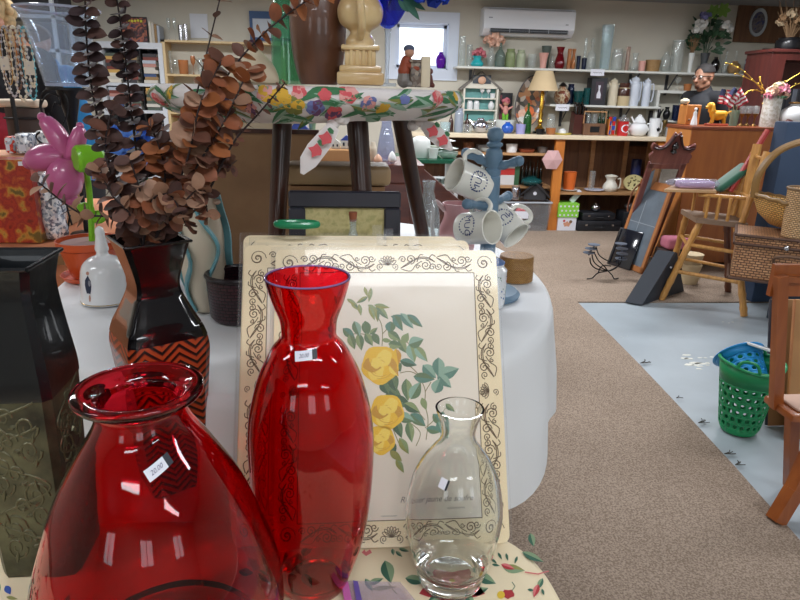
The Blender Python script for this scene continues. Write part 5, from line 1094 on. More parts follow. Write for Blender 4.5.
onb('green_tray', 'olive green platter leaning over the casserole', 'platter', 436, [(150, 2), (149, 9), (146, 10)], mat('olive_glaze', (104, 120, 84), .4), 0, zs=GZ, Y=gY+.30, wall=0)
for i, (px, r) in enumerate(((424, 6), (436, 5), (450, 7))):
    onb('silver_bowl', ('small silver dish at the left under the glass top', 'small silver dish in the middle under the glass top', 'silver dish at the right under the glass top')[i], 'dish', px, [(186, r*.5), (183, r*.9), (179, r)], mat('chrome', (200, 200, 204), .2, 1), 0, zs=s2+.002, Y=gY+.1)
CF = 6.78                                        # front face of the counter
CZ = PY(600, 137, CF-.02).z+.01
M_ct = mat('counter_laminate', (222, 206, 178), .5); M_brn = wood('brown_planks', (122, 86, 58), (96, 64, 44), .6, 3, 'Z'); M_op = wood('orange_pine', (206, 128, 54), (184, 108, 44), .45, 3, 'Z'); M_tanw = wood('tan_shelf', (186, 142, 98), (164, 122, 82), .55, 3, 'X')
cxa, cxb = PY(405, 135, CF).x, PY(690, 139, CF).x
ct = thing('counter', 'long laminate topped shop counter with open shelves along the back wall', 'counter', (0, 0, 0))
MB().rbox(cxa, CF-.03, CZ-.045, cxb, YW-.012, CZ, .006, 1).build('worktop', M_ct, ct)
b = MB(); b.box(cxa+.01, YW-.05, 0, cxb-.01, YW-.03, CZ-.046)
for i in range(22):
    x = cxa+.02+(cxb-cxa-.04)*i/21; b.box(x-.01, YW-.06, .0, x+.01, YW-.05, CZ-.05)
b.build('back_panel', M_brn, ct)
xp = PY(557, 180, CF).x; xq = PY(661, 148, CF).x
sh1 = PY(500, 153, CF).z; sh2 = PY(600, 193, CF).z; sh3 = PY(500, 187, CF).z
MB().box(cxa+.01, CF+.02, sh1-.025, xp-.02, YW-.06, sh1).build('shelf', M_tanw, ct)
MB().box(xp+.02, CF+.02, sh2-.025, cxb-.02, YW-.06, sh2).build('shelf', M_tanw, ct)
MB().box(cxa+.01, CF+.10, sh3-.025, xp-.02, YW-.06, sh3).build('shelf', M_tanw, ct)
MB().box(xp-.05, CF, .0, xp+.05, CF+.05, CZ-.046).build('post', M_op, ct); MB().box(xq-.04, CF, .0, xq+.06, CF+.05, CZ-.046).build('post', M_op, ct)
for px in (592, 625, 648): x = PY(px, 165, YW-.1).x; MB().box(x-.025, YW-.085, sh2, x+.025, YW-.062, CZ-.046).build('stile', M_tanw, ct)
MB().box(cxa, CF+.01, 0, cxa+.03, YW-.06, CZ-.046).build('end_panel', M_brn, ct); MB().box(cxb-.03, CF+.06, 0, cxb, YW-.06, CZ-.046).build('end_panel', M_brn, ct)
x0, x1 = PY(627, 160, YW-.1).x, PY(642, 160, YW-.1).x
v_ = MB(); 
for i in range(5): v_.box(x0, YW-.075, CZ-.075-.014*i, x1+.06, YW-.062, CZ-.067-.014*i)
v_.build('vent_grille', M_dk, ct)
M_shf = mat('shelf_white', (216, 218, 212), .5)
def wshelf(px0, px1, py, Yf, label, brk=()):
    a, b = PY(px0, py, Yf), PY(px1, py+(px1-px0)*.018, Yf); z = (a.z+b.z)/2; t = thing('wall_shelf', label, 'shelf', ((a.x+b.x)/2, YW, z)); w = b.x-a.x
    MB().rbox(-w/2, Yf-YW, -.022, w/2, -.001, 0, .003, 1).build('board', M_shf, t)
    for p_ in brk:
        x = PY(p_, py+10, YW-.05).x-(a.x+b.x)/2; MB().box(x-.015, -.012, -.24, x+.015, -.001, -.022).prism([(x-.01, 0), (x+.01, 0), (x+.01, .001), (x-.01, .001)], -.03, -.022).tube([(x, -.01, -.22), (x, Yf-YW+.05, -.026)], .008, 6).build('bracket', mat('grey_steel', (90, 92, 96), .4, .7), t)
    return z
S1Y = 7.02; S1 = wshelf(457, 776, 67.5, S1Y, 'long white wall shelf of glass vases under the air conditioner', (471, 549, 632, 669, 757))
S2 = wshelf(550, 661, 104.5, S1Y, 'white wall shelf holding white coffee pots', (562, 622, 655))
S3 = wshelf(720, 752, 97.5, S1Y, 'short white wall shelf half hidden by the flags', (735,))
ax0, ax1 = PY(484, 22, 7.08), PY(575, 24, 7.08); az0, az1 = PY(530, 36, 7.08).z, PY(530, 8, 7.08).z
ac = thing('air_conditioner', 'white wall mounted split air conditioner above the glassware shelf', 'air conditioner', ((ax0.x+ax1.x)/2, YW-.001, az0)); w = ax1.x-ax0.x; h = az1-az0
MB().prism([(-.0, 0), (-.14, .0), (-.20, h*.14), (-.22, h*.25), (-.22, h*.9), (-.19, h), (0, h)], -w/2, w/2, 'X').build('casing', mat('ac_white', (226, 230, 236), .35), ac, smooth=25)
MB().box(-w/2+.07, -.223, h*.10, w/2-.07, -.15, h*.24).build('outlet', mat('ac_dark', (44, 48, 54), .5), ac)
v_ = MB(); v_.box(-w/2+.07, -.226, h*.165, w/2-.07, -.2235, h*.175)
for k in range(5): x = -w/2+.07+(w-.14)*k/4; v_.box(x-.004, -.226, h*.10, x+.004, -.2235, h*.24)
v_.build('louver', mat('ac_grey', (150, 156, 164), .4), ac)
MB().box(-w/2+.05, -.2215, h*.93, w/2-.05, -.2205, h*.945).build('panel_seam', MC['ac_grey'], ac); MB().box(w/2-.10, -.2225, h*.42, w/2-.07, -.2205, h*.46).build('indicator', MC['ac_grey'], ac); MB().box(-w/2+.05, -.2225, h*.60, -w/2+.09, -.2205, h*.64).build('indicator', MC['ac_grey'], ac)
PR_ = dict(cyl=[(.9, 0), (1, .02), (1, .98), (1, 1)], flare=[(.55, 0), (.6, .03), (.7, .5), (1, 1)], vase=[(.5, 0), (.6, .03), (1, .35), (.9, .6), (.5, .8), (.65, 1)], hour=[(.8, 0), (1, .2), (.85, .45), (.55, .72), (.85, 1)], bottle=[(.9, 0), (1, .04), (1, .5), (.6, .68), (.3, .78), (.28, .97), (.34, 1)], jar=[(.85, 0), (1, .05), (1, .75), (.8, .85), (.85, 1)], wine=[(.6, 0), (.1, .08), (.1, .45), (.7, .6), (1, .8), (.85, 1)], tumb=[(.8, 0), (.85, .03), (1, 1)], round=[(.5, 0), (.75, .08), (1, .4), (.85, .7), (.4, .9), (.45, 1)], decan=[(.9, 0), (1, .03), (.95, .45), (.35, .62), (.3, .72), (.5, .75), (.2, .8), (.5, .9), (.1, 1)])
T_ = {}
def it_(name, label, cat, x0, x1, yt, prof, m, z, Y=7.12, wall=.003, n=20, group=None, solid=False, h=None):
    xm = (x0+x1)/2; p_ = PY(xm, yt, Y); hh = h or max(p_.z-z-.003, .02); dep = (p_-EYE).dot(FW); w = (x1-x0)*dep/F
    pr_ = spl([(max(r*w/2, 1e-4), zz*hh) for r, zz in PR_[prof]], 3)
    o = solo(name, MB().lathe(vessel(pr_, min(wall, w*.08)) if not solid else [(1e-5, 0)]+pr_+[(1e-5, pr_[-1][1])], n), m, label, cat, (p_.x, Y, z+.003), group=group, smooth=55); T_[o.name] = (w, hh); return o
def addpart(o, name, mb, m, smooth=35): return mb.build(name, m, o, smooth=smooth)
def handle(o, side=1, r=.006, m=None, z0=.25, z1=.85, out=.5):
    w, h = T_[o.name]; x = side*w*.45; m_ = MB().tube(spl([(x, 0, h*z1), (x+side*w*out*.8, 0, h*(z1+.02)), (x+side*w*out, 0, h*(z0+z1)/2), (x+side*w*out*.7, 0, h*z0), (x*.95, 0, h*z0)], 4), r, 8); return m_.build('handle', m or o.data.materials[0], o)
def heads(o, lst, M, r_):
    for i, (dx, dz) in enumerate(lst): m_ = MB(); bloom(m_, (dx, -.01, dz), r_, 26, .5); m_.build('flower_head', M, o, smooth=0)
g1 = glass('shelf_glass', (252, 254, 254), .06, (244, 248, 250), 1.5, .05); g2 = glass('grey_green_glass', (200, 214, 206), .3, (150, 166, 158), 1.5, .05); g3 = glass('mottled_green_glass', (214, 224, 186), .4, (176, 190, 146), 1.5)
g4 = glass('shelf_red_glass', (200, 24, 40), .35, (150, 16, 34), 1.5); g5 = glass('amber_glass', (240, 196, 140), .4, (214, 156, 104), 1.5); g6 = glass('navy_glass', (70, 90, 130), .4, (40, 54, 90), 1.5); g7 = glass('teal_glass', (110, 180, 176), .35, (40, 110, 112), 1.5); g8 = glass('ice_blue_glass', (240, 248, 250), .2, (222, 236, 240), 1.5, .05, .3, 20)
M_pf = mat('pink_petals', (206, 120, 130), .7); M_pc = mat('peach_petals', (226, 176, 150), .7, col2=(236, 200, 180), nscale=30)
it_('cylinder_vase', 'tall clear cylinder vase at the left end of the long wall shelf', 'vase', 460, 466, 38, 'cyl', g1, S1, 7.18); it_('cylinder_vase', 'clear cylinder vase beside the teal vase on the long wall shelf', 'vase', 467, 473, 46, 'cyl', g1, S1, 7.2)
o = it_('teal_vase', 'teal vase of small pink flowers on the long wall shelf', 'vase', 471, 484, 56, 'hour', mat('teal_glaze', (40, 170, 176), .25, coat=.4), S1, 7.10); heads(o, [(-.03, .13), (.02, .15), (.05, .12)], M_pf, .038)
o = it_('clear_flower_vase', 'clear vase topped with peach hydrangeas on the long wall shelf', 'vase', 487, 496, 48, 'vase', g1, S1, 7.15); heads(o, [(-.03, .27), (.03, .31), (.08, .26), (.03, .24)], M_pc, .055)
it_('ribbed_bottle_vase', 'ribbed grey green glass bottle vase right of the hydrangeas', 'vase', 496, 506, 43, 'bottle', g2, S1, 7.10, solid=False); it_('mottled_jar', 'mottled green glass jar on the long wall shelf', 'jar', 506, 516, 49, 'jar', g3, S1, 7.11)
o = it_('milk_glass_jar', 'pale glass jar with white and green pattern right of the mottled jar', 'jar', 517, 526, 50, 'jar', glass('pale_pattern_glass', (226, 232, 210), .5, (206, 214, 190), 1.5), S1, 7.11)
it_('tumbler', 'clear drinking glass between the patterned jar and the pink planter', 'glass', 528, 537, 54, 'tumb', g1, S1); it_('grey_planter', 'dark grey green tapered planter behind the pink one', 'planter', 542, 552, 46, 'flare', mat('slate_green', (84, 96, 88), .5), S1, 7.2, wall=.008); it_('pink_planter', 'pale pink tapered planter on the long wall shelf', 'planter', 539, 549, 53, 'flare', mat('blush', (214, 160, 148), .5), S1, 7.08, wall=.008)
it_('bud_vase', 'small clear bud vase left of the red glass vase', 'vase', 550, 555, 56, 'vase', g1, S1); o = it_('red_glass_vase', 'ribbed red glass vase on the long wall shelf', 'vase', 556, 566, 47, 'hour', g4, S1, 7.09); it_('amber_candle_glass', 'slim pale amber candle glass right of the red vase', 'candle glass', 568, 572, 50, 'cyl', g5, S1, 7.1); it_('amber_vase', 'amber orange glass vase on the long wall shelf', 'vase', 572, 577, 49, 'hour', g5, S1, 7.12)
it_('navy_goblet', 'dark blue glass goblet, left of the tall clear tube', 'goblet', 577, 581, 56, 'tumb', g6, S1, 7.1); it_('navy_goblet', 'second dark blue glass, next to the crystal decanter', 'goblet', 582, 587, 58, 'tumb', g6, S1, 7.1); it_('glass_tube', 'very slim tall clear tube vase left of the decanter', 'vase', 585, 588, 40, 'cyl', g1, S1, 7.17)
it_('decanter', 'tall crystal decanter with round stopper on the long wall shelf', 'decanter', 589, 598, 38, 'decan', g1, S1, 7.1)
x_ = PY(606, 50, 7.12); zt_ = PY(606, 25, 7.12).z; tv_ = thing('rectangular_vase', 'tall square ice blue glass vase, highest on the long wall shelf', 'vase', (x_.x, 7.12, S1+.002)); h = zt_-S1; square_vase([(1e-4, .0), (.040, 0), (.052, h), (.047, h), (.036, .02), (1e-4, .02)]).build('glass_body', g8, tv_)
o = it_('glass_pitcher', 'clear glass pitcher right of the ice blue square vase', 'pitcher', 613, 624, 49, 'jar', g1, S1, 7.1); handle(o, 1, .006, g1, .3, .85, .3)
it_('pale_tube_vase', 'pale peach tube vase on the long wall shelf', 'vase', 627, 631, 48, 'cyl', glass('peach_glass', (226, 204, 190), .4), S1, 7.15); it_('crystal_bud_vase', 'cut crystal bud vase left of the pink cup', 'vase', 632, 640, 53, 'hour', g1, S1, 7.08)
it_('pink_cup', 'pink cup beside the small wicker bowl', 'cup', 639, 646, 61, 'tumb', mat('blush', (214, 160, 148), .5), S1, 7.08); it_('wicker_bowl', 'small round wicker bowl on the long wall shelf', 'bowl', 646, 661, 60, 'tumb', wicker('pale_rattan', (196, 152, 96), (216, 178, 124), 60), S1, 7.1, wall=.006)
o = it_('crystal_pitcher', 'cut glass pitcher right of the wicker bowl', 'pitcher', 662, 672, 52, 'round', g1, S1, 7.1); handle(o, 1, .006, g1, .3, .85, .3); it_('wide_glass_cylinder', 'wide clear glass cylinder, left of the white dried grass vase', 'vase', 673, 685, 42, 'cyl', g1, S1, 7.1)
o = it_('white_cylinder_vase', 'white cylinder vase with dried brown grasses', 'vase', 689, 695, 53, 'flare', MG, S1, 7.08); w, h = T_[o.name]
m_ = MB()
for k in range(60): a = random.uniform(-1, 1); b = random.uniform(-1, 1); m_.tube([(0, 0, h*.5), (a*.02, b*.02, h+.03), (a*.055, b*.04, h+random.uniform(.06, .19))], [.001, .0015, .003], 4)
m_.build('dried_grass', mat('dry_grass', (142, 112, 80), .8), o)
o = it_('bouquet_vase', 'dark grey vase holding a tall bouquet of white blooms and green leaves', 'vase', 701, 710, 53, 'flare', mat('slate', (70, 74, 78), .4), S1, 7.1); w, h = T_[o.name]
lf = MB(); random.seed(9)
for k in range(90):
    a = random.uniform(0, 2*pi); rr = random.uniform(.02, .16); p_ = V((rr*cos(a)*1.1, rr*sin(a)*.7, h+random.uniform(.02, .44)*(.4+.6*(1-rr/.2)))); leaf3(lf, p_, (cos(a)+random.uniform(-.4, .4), sin(a)*.5-.2, random.uniform(-.3, 1)), (0, -1, .2), random.uniform(.06, .12), random.uniform(.025, .05), .15, False)
lf.build('leaves', mat('bouquet_green', (44, 76, 50), .6, noise=.3, nscale=14), o, smooth=50)
m_ = MB()
for k in range(10): a = k*.63; m_.tube([(0, 0, h*.4), (.04*cos(a), .03*sin(a), h+.1), (.13*cos(a), .06*sin(a), h+.3)], .003, 5)
m_.build('stems', MC['stem_green'], o)
for dx, dz, r in ((-.13, .27, .065), (-.16, .22, .05), (.15, .27, .055), (.19, .24, .04)): m_ = MB(); bloom(m_, (dx, -.06, h+dz), r, 34, .45); m_.build('flower_head', mat('white_petals', (226, 226, 222), .7), o, smooth=0)
m_ = MB(); bloom(m_, (-.10, -.06, h+.36), .05, 24, .5); m_.build('flower_head', mat('lavender_petals', (120, 120, 170), .7), o, smooth=0)
for dx, dz in ((.07, .42), (-.04, .40)): m_ = MB(); [leaf3(m_, (dx, -.08, h+dz), (cos(t), -.3, sin(t)), (0, -1, 0), .085, .05, .1, False) for t in [k*1.05 for k in range(6)]]; m_.build('bright_leaf', mat('lime_leaf', (110, 150, 60), .6), o, smooth=50)
it_('black_vase', 'small glossy black vase near the right end of the long wall shelf', 'vase', 712, 721, 57, 'round', M_lac, S1, 7.08); it_('glass_candlestick', 'clear glass candlestick behind the black vase', 'candlestick', 719, 724, 47, 'decan', g1, S1, 7.15); it_('glass_candlestick', 'clear glass candlestick left of the wicker flask', 'candlestick', 725, 730, 50, 'decan', g1, S1, 7.12)
o = it_('wicker_flask', 'round glass flask in a wicker jacket with thin neck', 'flask', 732, 745, 43, 'round', MC['pale_rattan'], S1, 7.1, h=.13, wall=.004); MB().lathe([(.028, .125), (.014, .16), (.012, .23), (.016, .235)], 16).build('glass_neck', g1, o)
o = it_('blue_canister', 'blue and silver canister at the right of the wicker flask', 'canister', 746, 755, 60, 'cyl', speckle('blue_tin', [(60, 80, 140), (170, 180, 200), (40, 50, 100)], 40, .35), S1, 7.1, solid=True)
p0 = PY(762, 72, 7.08); lf_ = lean_frame('leaning_picture', 'slim black frame leaning at the right end of the long wall shelf', 'frame', p0.x, p0.x+.10, S1+.002, PY(766, 48, 7.1).z-S1, 7.1, R(8), .015, M_df, mat('dark_print', (50, 52, 60), .5))
def sign(px0, px1, py0, py1, label):
    a, b = PY(px0, py0, S1Y-.004), PY(px1, py1, S1Y-.004); w, h = b.x-a.x, a.z-b.z; t = thing('price_sign', label, 'sign', (a.x+w/2, S1Y-.003, b.z))
    MB().box(-w/2, -.001, 0, w/2, 0, h).build('paper', M_stk, t); m_ = MB(); [decal_stroke(m_, lambda x, y: (x, -.0015, y), [(-w*.32+w*.64*i/14, h*.48+h*.10*sin(i*2.3)) for i in range(15)], h*.07)]; m_.build('lettering', mat('sign_ink', (90, 90, 96), .6), t, smooth=0)
sign(591, 604, 69, 76, 'white paper sign hung on the edge of the long wall shelf'); sign(556, 569, 104, 111, 'white paper sign hung on the edge of the coffee pot shelf')
o = it_('rooster_jar', 'brown and cream pot bellied jar with dark lid above the left paper sign', 'jar', 555, 571, 86, 'round', speckle('brown_cream_glaze', [(206, 190, 150), (150, 90, 56), (214, 200, 170), (120, 60, 40)], 16, .35, kind='N'), S2, 7.1, solid=True); w, h = T_[o.name]; MB().lathe([(.05, h*.98), (.03, h*1.1), (.01, h*1.2), (1e-4, h*1.22)], 16).build('lid', M_lac, o)
it_('blue_tinted_jug', 'blue tinted glass jug behind the pot bellied jar', 'jug', 568, 575, 84, 'jar', g6, S2, 7.2); it_('teal_bowl', 'dark teal fluted glass bowl left of the boxed carafe', 'bowl', 573, 585, 91, 'flare', g7, S2, 7.12); it_('teal_glass', 'dark teal drinking glass next to the boxed carafe', 'glass', 584, 591, 88, 'tumb', g7, S2, 7.1)
a, b = PY(590, 102, 7.08), PY(608, 78, 7.08); bc = thing('carafe_box', 'black product box with a picture of a white hourglass carafe', 'box', ((a.x+b.x)/2, 7.08, S2+.002)); w, h = b.x-a.x, b.z-S2
MB().box(-w/2, 0, 0, w/2, .15, h).build('carton', mat('box_black', (34, 34, 40), .5), bc); m_ = MB(); q_ = lambda x, y: (x, -.001, y); m_.mi = 0; m_.add([q_(*c) for c in ((-w*.24, h*.18), (w*.26, h*.18), (w*.26, h*.86), (-w*.24, h*.86))], [(0, 1, 2, 3)]); m_.mi = 1
hg = [(-w*.12, h*.25), (w*.14, h*.25), (w*.15, h*.38), (w*.05, h*.55), (w*.09, h*.72), (-w*.07, h*.72), (-w*.03, h*.55), (-w*.13, h*.38)]; m_.add([(x, -.002, y) for x, y in hg], [(0, 1, 2, 3, 4, 5, 6, 7)]); m_.build('carafe_picture', [mat('plum_print', (60, 44, 56), .5), mat('print_white', (216, 216, 226), .5)], bc, smooth=0)
def pot(label, x0, x1, yt, m, lid=None, out=.35):
    o = it_('coffee_pot', label, 'coffee pot', x0, x1, yt, 'jar', m, S2, 7.1, solid=True); handle(o, 1, .008, None, .2, .85, out); w, h = T_[o.name]
    MB().lathe([(w*.40, h), (w*.3, h*1.05), (w*.08, h*1.08), (w*.06, h*1.12), (1e-4, h*1.13)], 16).build('lid', lid or m, o)
    MB().tube([(-w*.38, 0, h*.8), (-w*.62, 0, h*.97)], [.014, .006], 8).build('spout', m, o); return o
M_cc = mat('cream_carafe', (206, 196, 172), .3); M_wc = mat('pale_blue_enamel', (206, 214, 226), .25, coat=.4)
pot('cream coffee carafe right of the black box', 610, 619, 81, M_cc); pot('tall white coffee pot, larger of two on the middle shelf', 631, 641, 79, M_wc, out=.2); pot('white coffee pot with looped handle, right one on the middle shelf', 644, 652, 81, M_wc, out=.45)
o = it_('stoneware_jug', 'brown topped cream stoneware jug between the coffee pots', 'jug', 619, 631, 84, 'jar', mat('stone_cream', (196, 178, 140), .4), S2, 7.1, solid=True); w, h = T_[o.name]; MB().lathe([(w*.53, h*.45), (w*.535, h*.5), (w*.53, h*.72), (w*.44, h*.86), (w*.46, h*.9), (w*.46, h*1.05), (1e-4, h*1.02)], 20).build('brown_top', mat('brown_glaze', (70, 40, 32), .2, coat=.5), o)
ca, cb = PY(655, 120, 7.05), PY(694, 91, 7.05)
cu_ = thing('wall_cabinet', 'small open white wall cabinet behind the man', 'cabinet', ((ca.x+cb.x)/2, YW-.002, ca.z)); w, h = cb.x-ca.x, cb.z-ca.z
MB().box(-w/2, -.22, h-.03, w/2, 0, h).build('top', M_shf, cu_); MB().box(-w/2, -.22, -.02, w/2, 0, 0).build('shelf', M_shf, cu_)
for a_ in (-w/2, w/2-.03): MB().box(a_, -.22, 0, a_+.03, 0, h-.03).build('side_panel', M_shf, cu_)
WT = cb.z+.002; WB = ca.z+.002
it_('crystal_figure', 'clear crystal figure on the small white cabinet', 'figure', 675, 682, 77, 'wine', g1, WT); it_('amber_bowl', 'amber glass bowl on the small white cabinet', 'bowl', 684, 692, 84, 'tumb', g5, WT)
for i, (a, b, yt, m_, nm) in enumerate(((658, 662, 106, mat('black_glaze', (20, 20, 24), .3), 'black slim vase at the left inside the small white cabinet'), (664, 671, 107, MC['black_glaze'], 'round black pot inside the small white cabinet'), (673, 682, 105, g6, 'grey blue glass bowl inside the small white cabinet'), (683, 691, 108, g8, 'pale blue glass bowl inside the small white cabinet'))): it_('vase' if i < 2 else 'glass_bowl', nm, 'vase' if i < 2 else 'bowl', a, b, yt, 'vase' if i < 2 else 'tumb', m_, WB, 7.1)
a, b = PY(462, 122, 7.2), PY(499, 88, 7.2); hz_ = PY(481, 72, 7.2).z; M_hd = mat('house_cream', (226, 222, 208), .5); M_tl = mat('house_teal', (104, 158, 156), .6)
hd_ = thing('house_shelf', 'house shaped cream display shelf with teal inside and gable roof', 'display shelf', ((a.x+b.x)/2, 7.2, a.z)); w, h, hr = b.x-a.x, b.z-a.z, hz_-b.z
f_ = MB(); f_.box(-w/2, 0, 0, -w/2+.02, .09, h).box(w/2-.02, 0, 0, w/2, .09, h).box(-w/2, 0, h-.01, w/2, .09, h+.01)
f_.build('frame', M_hd, hd_); MB().box(-w/2+.02, .08, 0, w/2-.02, .095, h-.01).build('back_panel', M_tl, hd_)
for k in range(3): MB().box(-w/2+.02, .005, h*k/3, w/2-.02, .08, h*k/3+.014).build('shelf', M_hd, hd_)
MB().prism([(-w/2, h+.01), (w/2, h+.01), (0, h+hr-.01)], .005, .09, 'Y').build('gable', M_hd, hd_)
for s_ in (-1, 1): MB().prism([(s_*(w/2+.05), h-.02), (s_*(w/2+.035), h-.035) , (0, h+hr-.012), (0, h+hr+.008)], -.01, .095, 'Y').build('roof_slope', mat('roof_grey', (120, 116, 110), .7), hd_)
MB().box(-.10, -.004, h+.04, .10, .004, h+.13).build('gable_window', mat('slate_window', (66, 74, 84), .5), hd_); m_ = MB(); m_.sph((0, -.01, h+.075), .045, 14, 8, (1, .3, .9)); m_.build('gable_figure', mat('peach', (214, 168, 140), .4), hd_); MB().cyl(.012, 0, .004, 10, (0, 0)).build('x', M_tl, hd_).name = 'gable_knob'
hx0 = (a.x+b.x)/2
for r_, zz_ in ((0, a.z+h/3*2+.014), (1, a.z+h/3+.014)):
    for k, (dx, w_, hh_, pf) in enumerate([((.02, .05, .10, 'wine'), (.09, .05, .10, 'wine'), (.14, .06, .05, 'tumb')), ((-.11, .065, .09, 'jar'), (-.035, .065, .09, 'jar'), (.13, .07, .09, 'round'))][r_]):
        nm = (('white salt figure, left on the upper shelf of the house display', 'white salt figure, middle of the upper shelf of the house display', 'low white cup at the right of the upper house shelf'), ('white jar, left on the middle shelf of the house display', 'white jar, second on the middle shelf of the house display', 'round white pot at the right of the middle house shelf'))[r_][k]
        pr_ = spl([(max(r*w_/2, 1e-4), q*hh_) for r, q in PR_[pf]], 3); solo('white_ornament', MB().lathe([(1e-5, 0)]+pr_+[(1e-5, pr_[-1][1])], 16), W_cer, nm, 'ornament', (hx0+dx, 7.245, zz_+.002))
a, b = PY(499, 120, 7.24), PY(513, 93, 7.24); pq = thing('dark_plaque', 'dark painted plaque on the wall behind the flower doll', 'plaque', ((a.x+b.x)/2, 7.24, a.z)); w, h = b.x-a.x, b.z-a.z; MB().rbox(-w/2, 0, 0, w/2, .02, h, .003, 1).build('panel', speckle('dark_floral', [(30, 30, 36), (40, 44, 50), (120, 60, 70), (34, 34, 40), (90, 70, 40), (28, 30, 34)], 22, .5), pq)
dl = thing('doll', 'jester doll with pink hair and lime green trousers before the dark plaque', 'doll', (PY(505, 118, 7.16).x, 7.16, CZ+.12)); 
b_ = MB().cap((-.015, 0, .02), (-.018, 0, .07), .016, .018, 10).cap((.02, 0, .02), (.018, 0, .07), .016, .018, 10); b_.build('trousers', mat('lime', (120, 190, 60), .6), dl)
MB().cap((0, 0, .09), (0, 0, .14), .03, .026, 12).cap((-.03, 0, .13), (-.07, -.01, .17), .012, .010, 8).cap((.03, 0, .13), (.07, -.01, .15), .012, .010, 8).build('shirt', mat('coral', (214, 150, 140), .7), dl); MB().sph((0, 0, .185), .03).build('head', mat('skin_paint', (196, 146, 120), .5), dl); m_ = MB(); bloom(m_, (0, .005, .205), .042, 30, .4); m_.build('hair', M_pf, dl, smooth=0); m_ = MB().lathe([(1e-4, -.12), (.04, -.12), (.03, 0), (1e-4, .004)], 14); m_.build('stand', W_cer, dl)
c_ = PY(526, 94, 7.15); op = thing('oval_plate', 'large oval platter painted with orange and white flowers, leaning behind the lamp', 'platter', (c_.x, 7.18, CZ+.06)); wz_ = PY(526, 73, 7.15).z-CZ-.06; op.rotation_euler = (R(-6), R(14), 0)
m_ = MB(); n = 40; Rx, Rz = mm(13.5, 7.2)*1.06, wz_/2
def ring(k, y): return [(Rx*k*cos(2*pi*i/n), y, Rz+Rz*k*sin(2*pi*i/n)) for i in range(n)]
rs_ = [ring(.01, .0), ring(.62, .0), ring(.72, -.01), ring(1, -.025), ring(1, -.017), ring(.72, -.002), ring(.6, .01), ring(.01, .01)]
m_.add([p for r in rs_ for p in r], [(j*n+i, j*n+(i+1) % n, (j+1)*n+(i+1) % n, (j+1)*n+i) for j in range(7) for i in range(n)]); m_.build('plate', speckle('floral_plate', [(110, 100, 96), (190, 110, 70), (206, 196, 186), (84, 84, 80), (150, 130, 116), (200, 150, 110)], 18, .3, .3), op)
m_ = MB(); m_.tube(ring(.99, -.022), .006, 6, closed=True); m_.build('rim', mat('grey_rim', (96, 94, 100), .4), op)
for dx, dz, r, M_ in ((.02, .30, .055, mat('orange_paint', (224, 110, 50), .5)), (-.05, .22, .05, M_pc), (-.03, .13, .05, MC['white_petals'])):
    m_ = MB(); m_.lathe([(1e-4, 0), (r, .001), (r*.9, .006), (1e-4, .008)], 12); m_.M = None; o = m_.build('painted_flower', M_, op); o.location = (dx, -.012, dz*Rz*2/.4*.42); o.rotation_euler = (R(90), 0, 0)
lx_ = PY(542, 100, 6.98).x; lb = thing('table_lamp', 'brass candlestick table lamp with beige cone shade on the counter', 'lamp', (lx_, 6.98, CZ+.002)); zt_ = PY(542, 71, 6.98).z-CZ; zb_ = PY(542, 91, 6.98).z-CZ
MB().lathe([(mm(14.5, 7.1), zb_), (mm(8, 7.1), zt_), (mm(8, 7.1)-.003, zt_), (mm(14.5, 7.1)-.003, zb_)], 40).build('lamp_shade', mat('shade_linen', (214, 190, 150), .8), lb)
M_br = mat('polished_brass', (214, 170, 70), .25, 1)
MB().lathe([(1e-4, .03), (.05, .03), (.055, .05), (.03, .07), (.018, .10), (.03, .13), (.02, .16), (.026, .2), (.016, .24), (.028, .28), (.018, .31), (.024, zb_-.03), (.012, zb_), (.008, zt_-.02), (1e-4, zt_)], 20).build('lamp_stem', M_br, lb); MB().lathe([(1e-4, 0), (.075, 0), (.07, .025), (1e-4, .03)], 24).build('base', M_lac, lb)
def onc(name, label, cat, x0, x1, yt, prof, m, Y=6.95, **k): return it_(name, label, cat, x0, x1, yt, prof, m, CZ, Y, **k)
onc('green_bottle', 'green and amber glass bottle left of the brass lamp', 'bottle', 525, 533, 103, 'bottle', glass('bottle_green', (90, 150, 90), .4, (60, 130, 70)), 6.92); onc('lilac_cup', 'lilac cup left of the green bottle on the counter', 'cup', 516, 526, 124, 'tumb', mat('lilac', (160, 160, 210), .4), 6.88); 
o = onc('blue_bowl', 'bright blue lidded bowl on the counter under the doll', 'bowl', 502, 514, 122, 'round', mat('royal_blue', (30, 90, 190), .25, coat=.5), 6.9, solid=True); o = onc('scallop_dish', 'cream scalloped dish behind the blue bowl', 'dish', 494, 516, 120, 'tumb', MG, 7.1)
o = onc('silver_teapot', 'silver teapot with lilac ribbon under the house display', 'teapot', 473, 489, 118, 'round', mat('silver', (206, 208, 220), .2, 1), 6.93, solid=True); handle(o, 1, .006); w, h = T_[o.name]; MB().tube([(-w*.4, 0, h*.4), (-w*.75, 0, h*.9)], [.014, .006], 8).build('spout', MC['silver'], o)
o = onc('glass_jug', 'ribbed clear glass jug with dark stopper at the left of the counter', 'jug', 455, 464, 108, 'jar', glass('frost_glass', (216, 222, 232), .45, (200, 208, 220)), 6.95); w, h = T_[o.name]; MB().lathe([(.02, h), (.024, h+.03), (.01, h+.07), (1e-4, h+.09)], 12).build('stopper', MC['brown_glaze'], o)
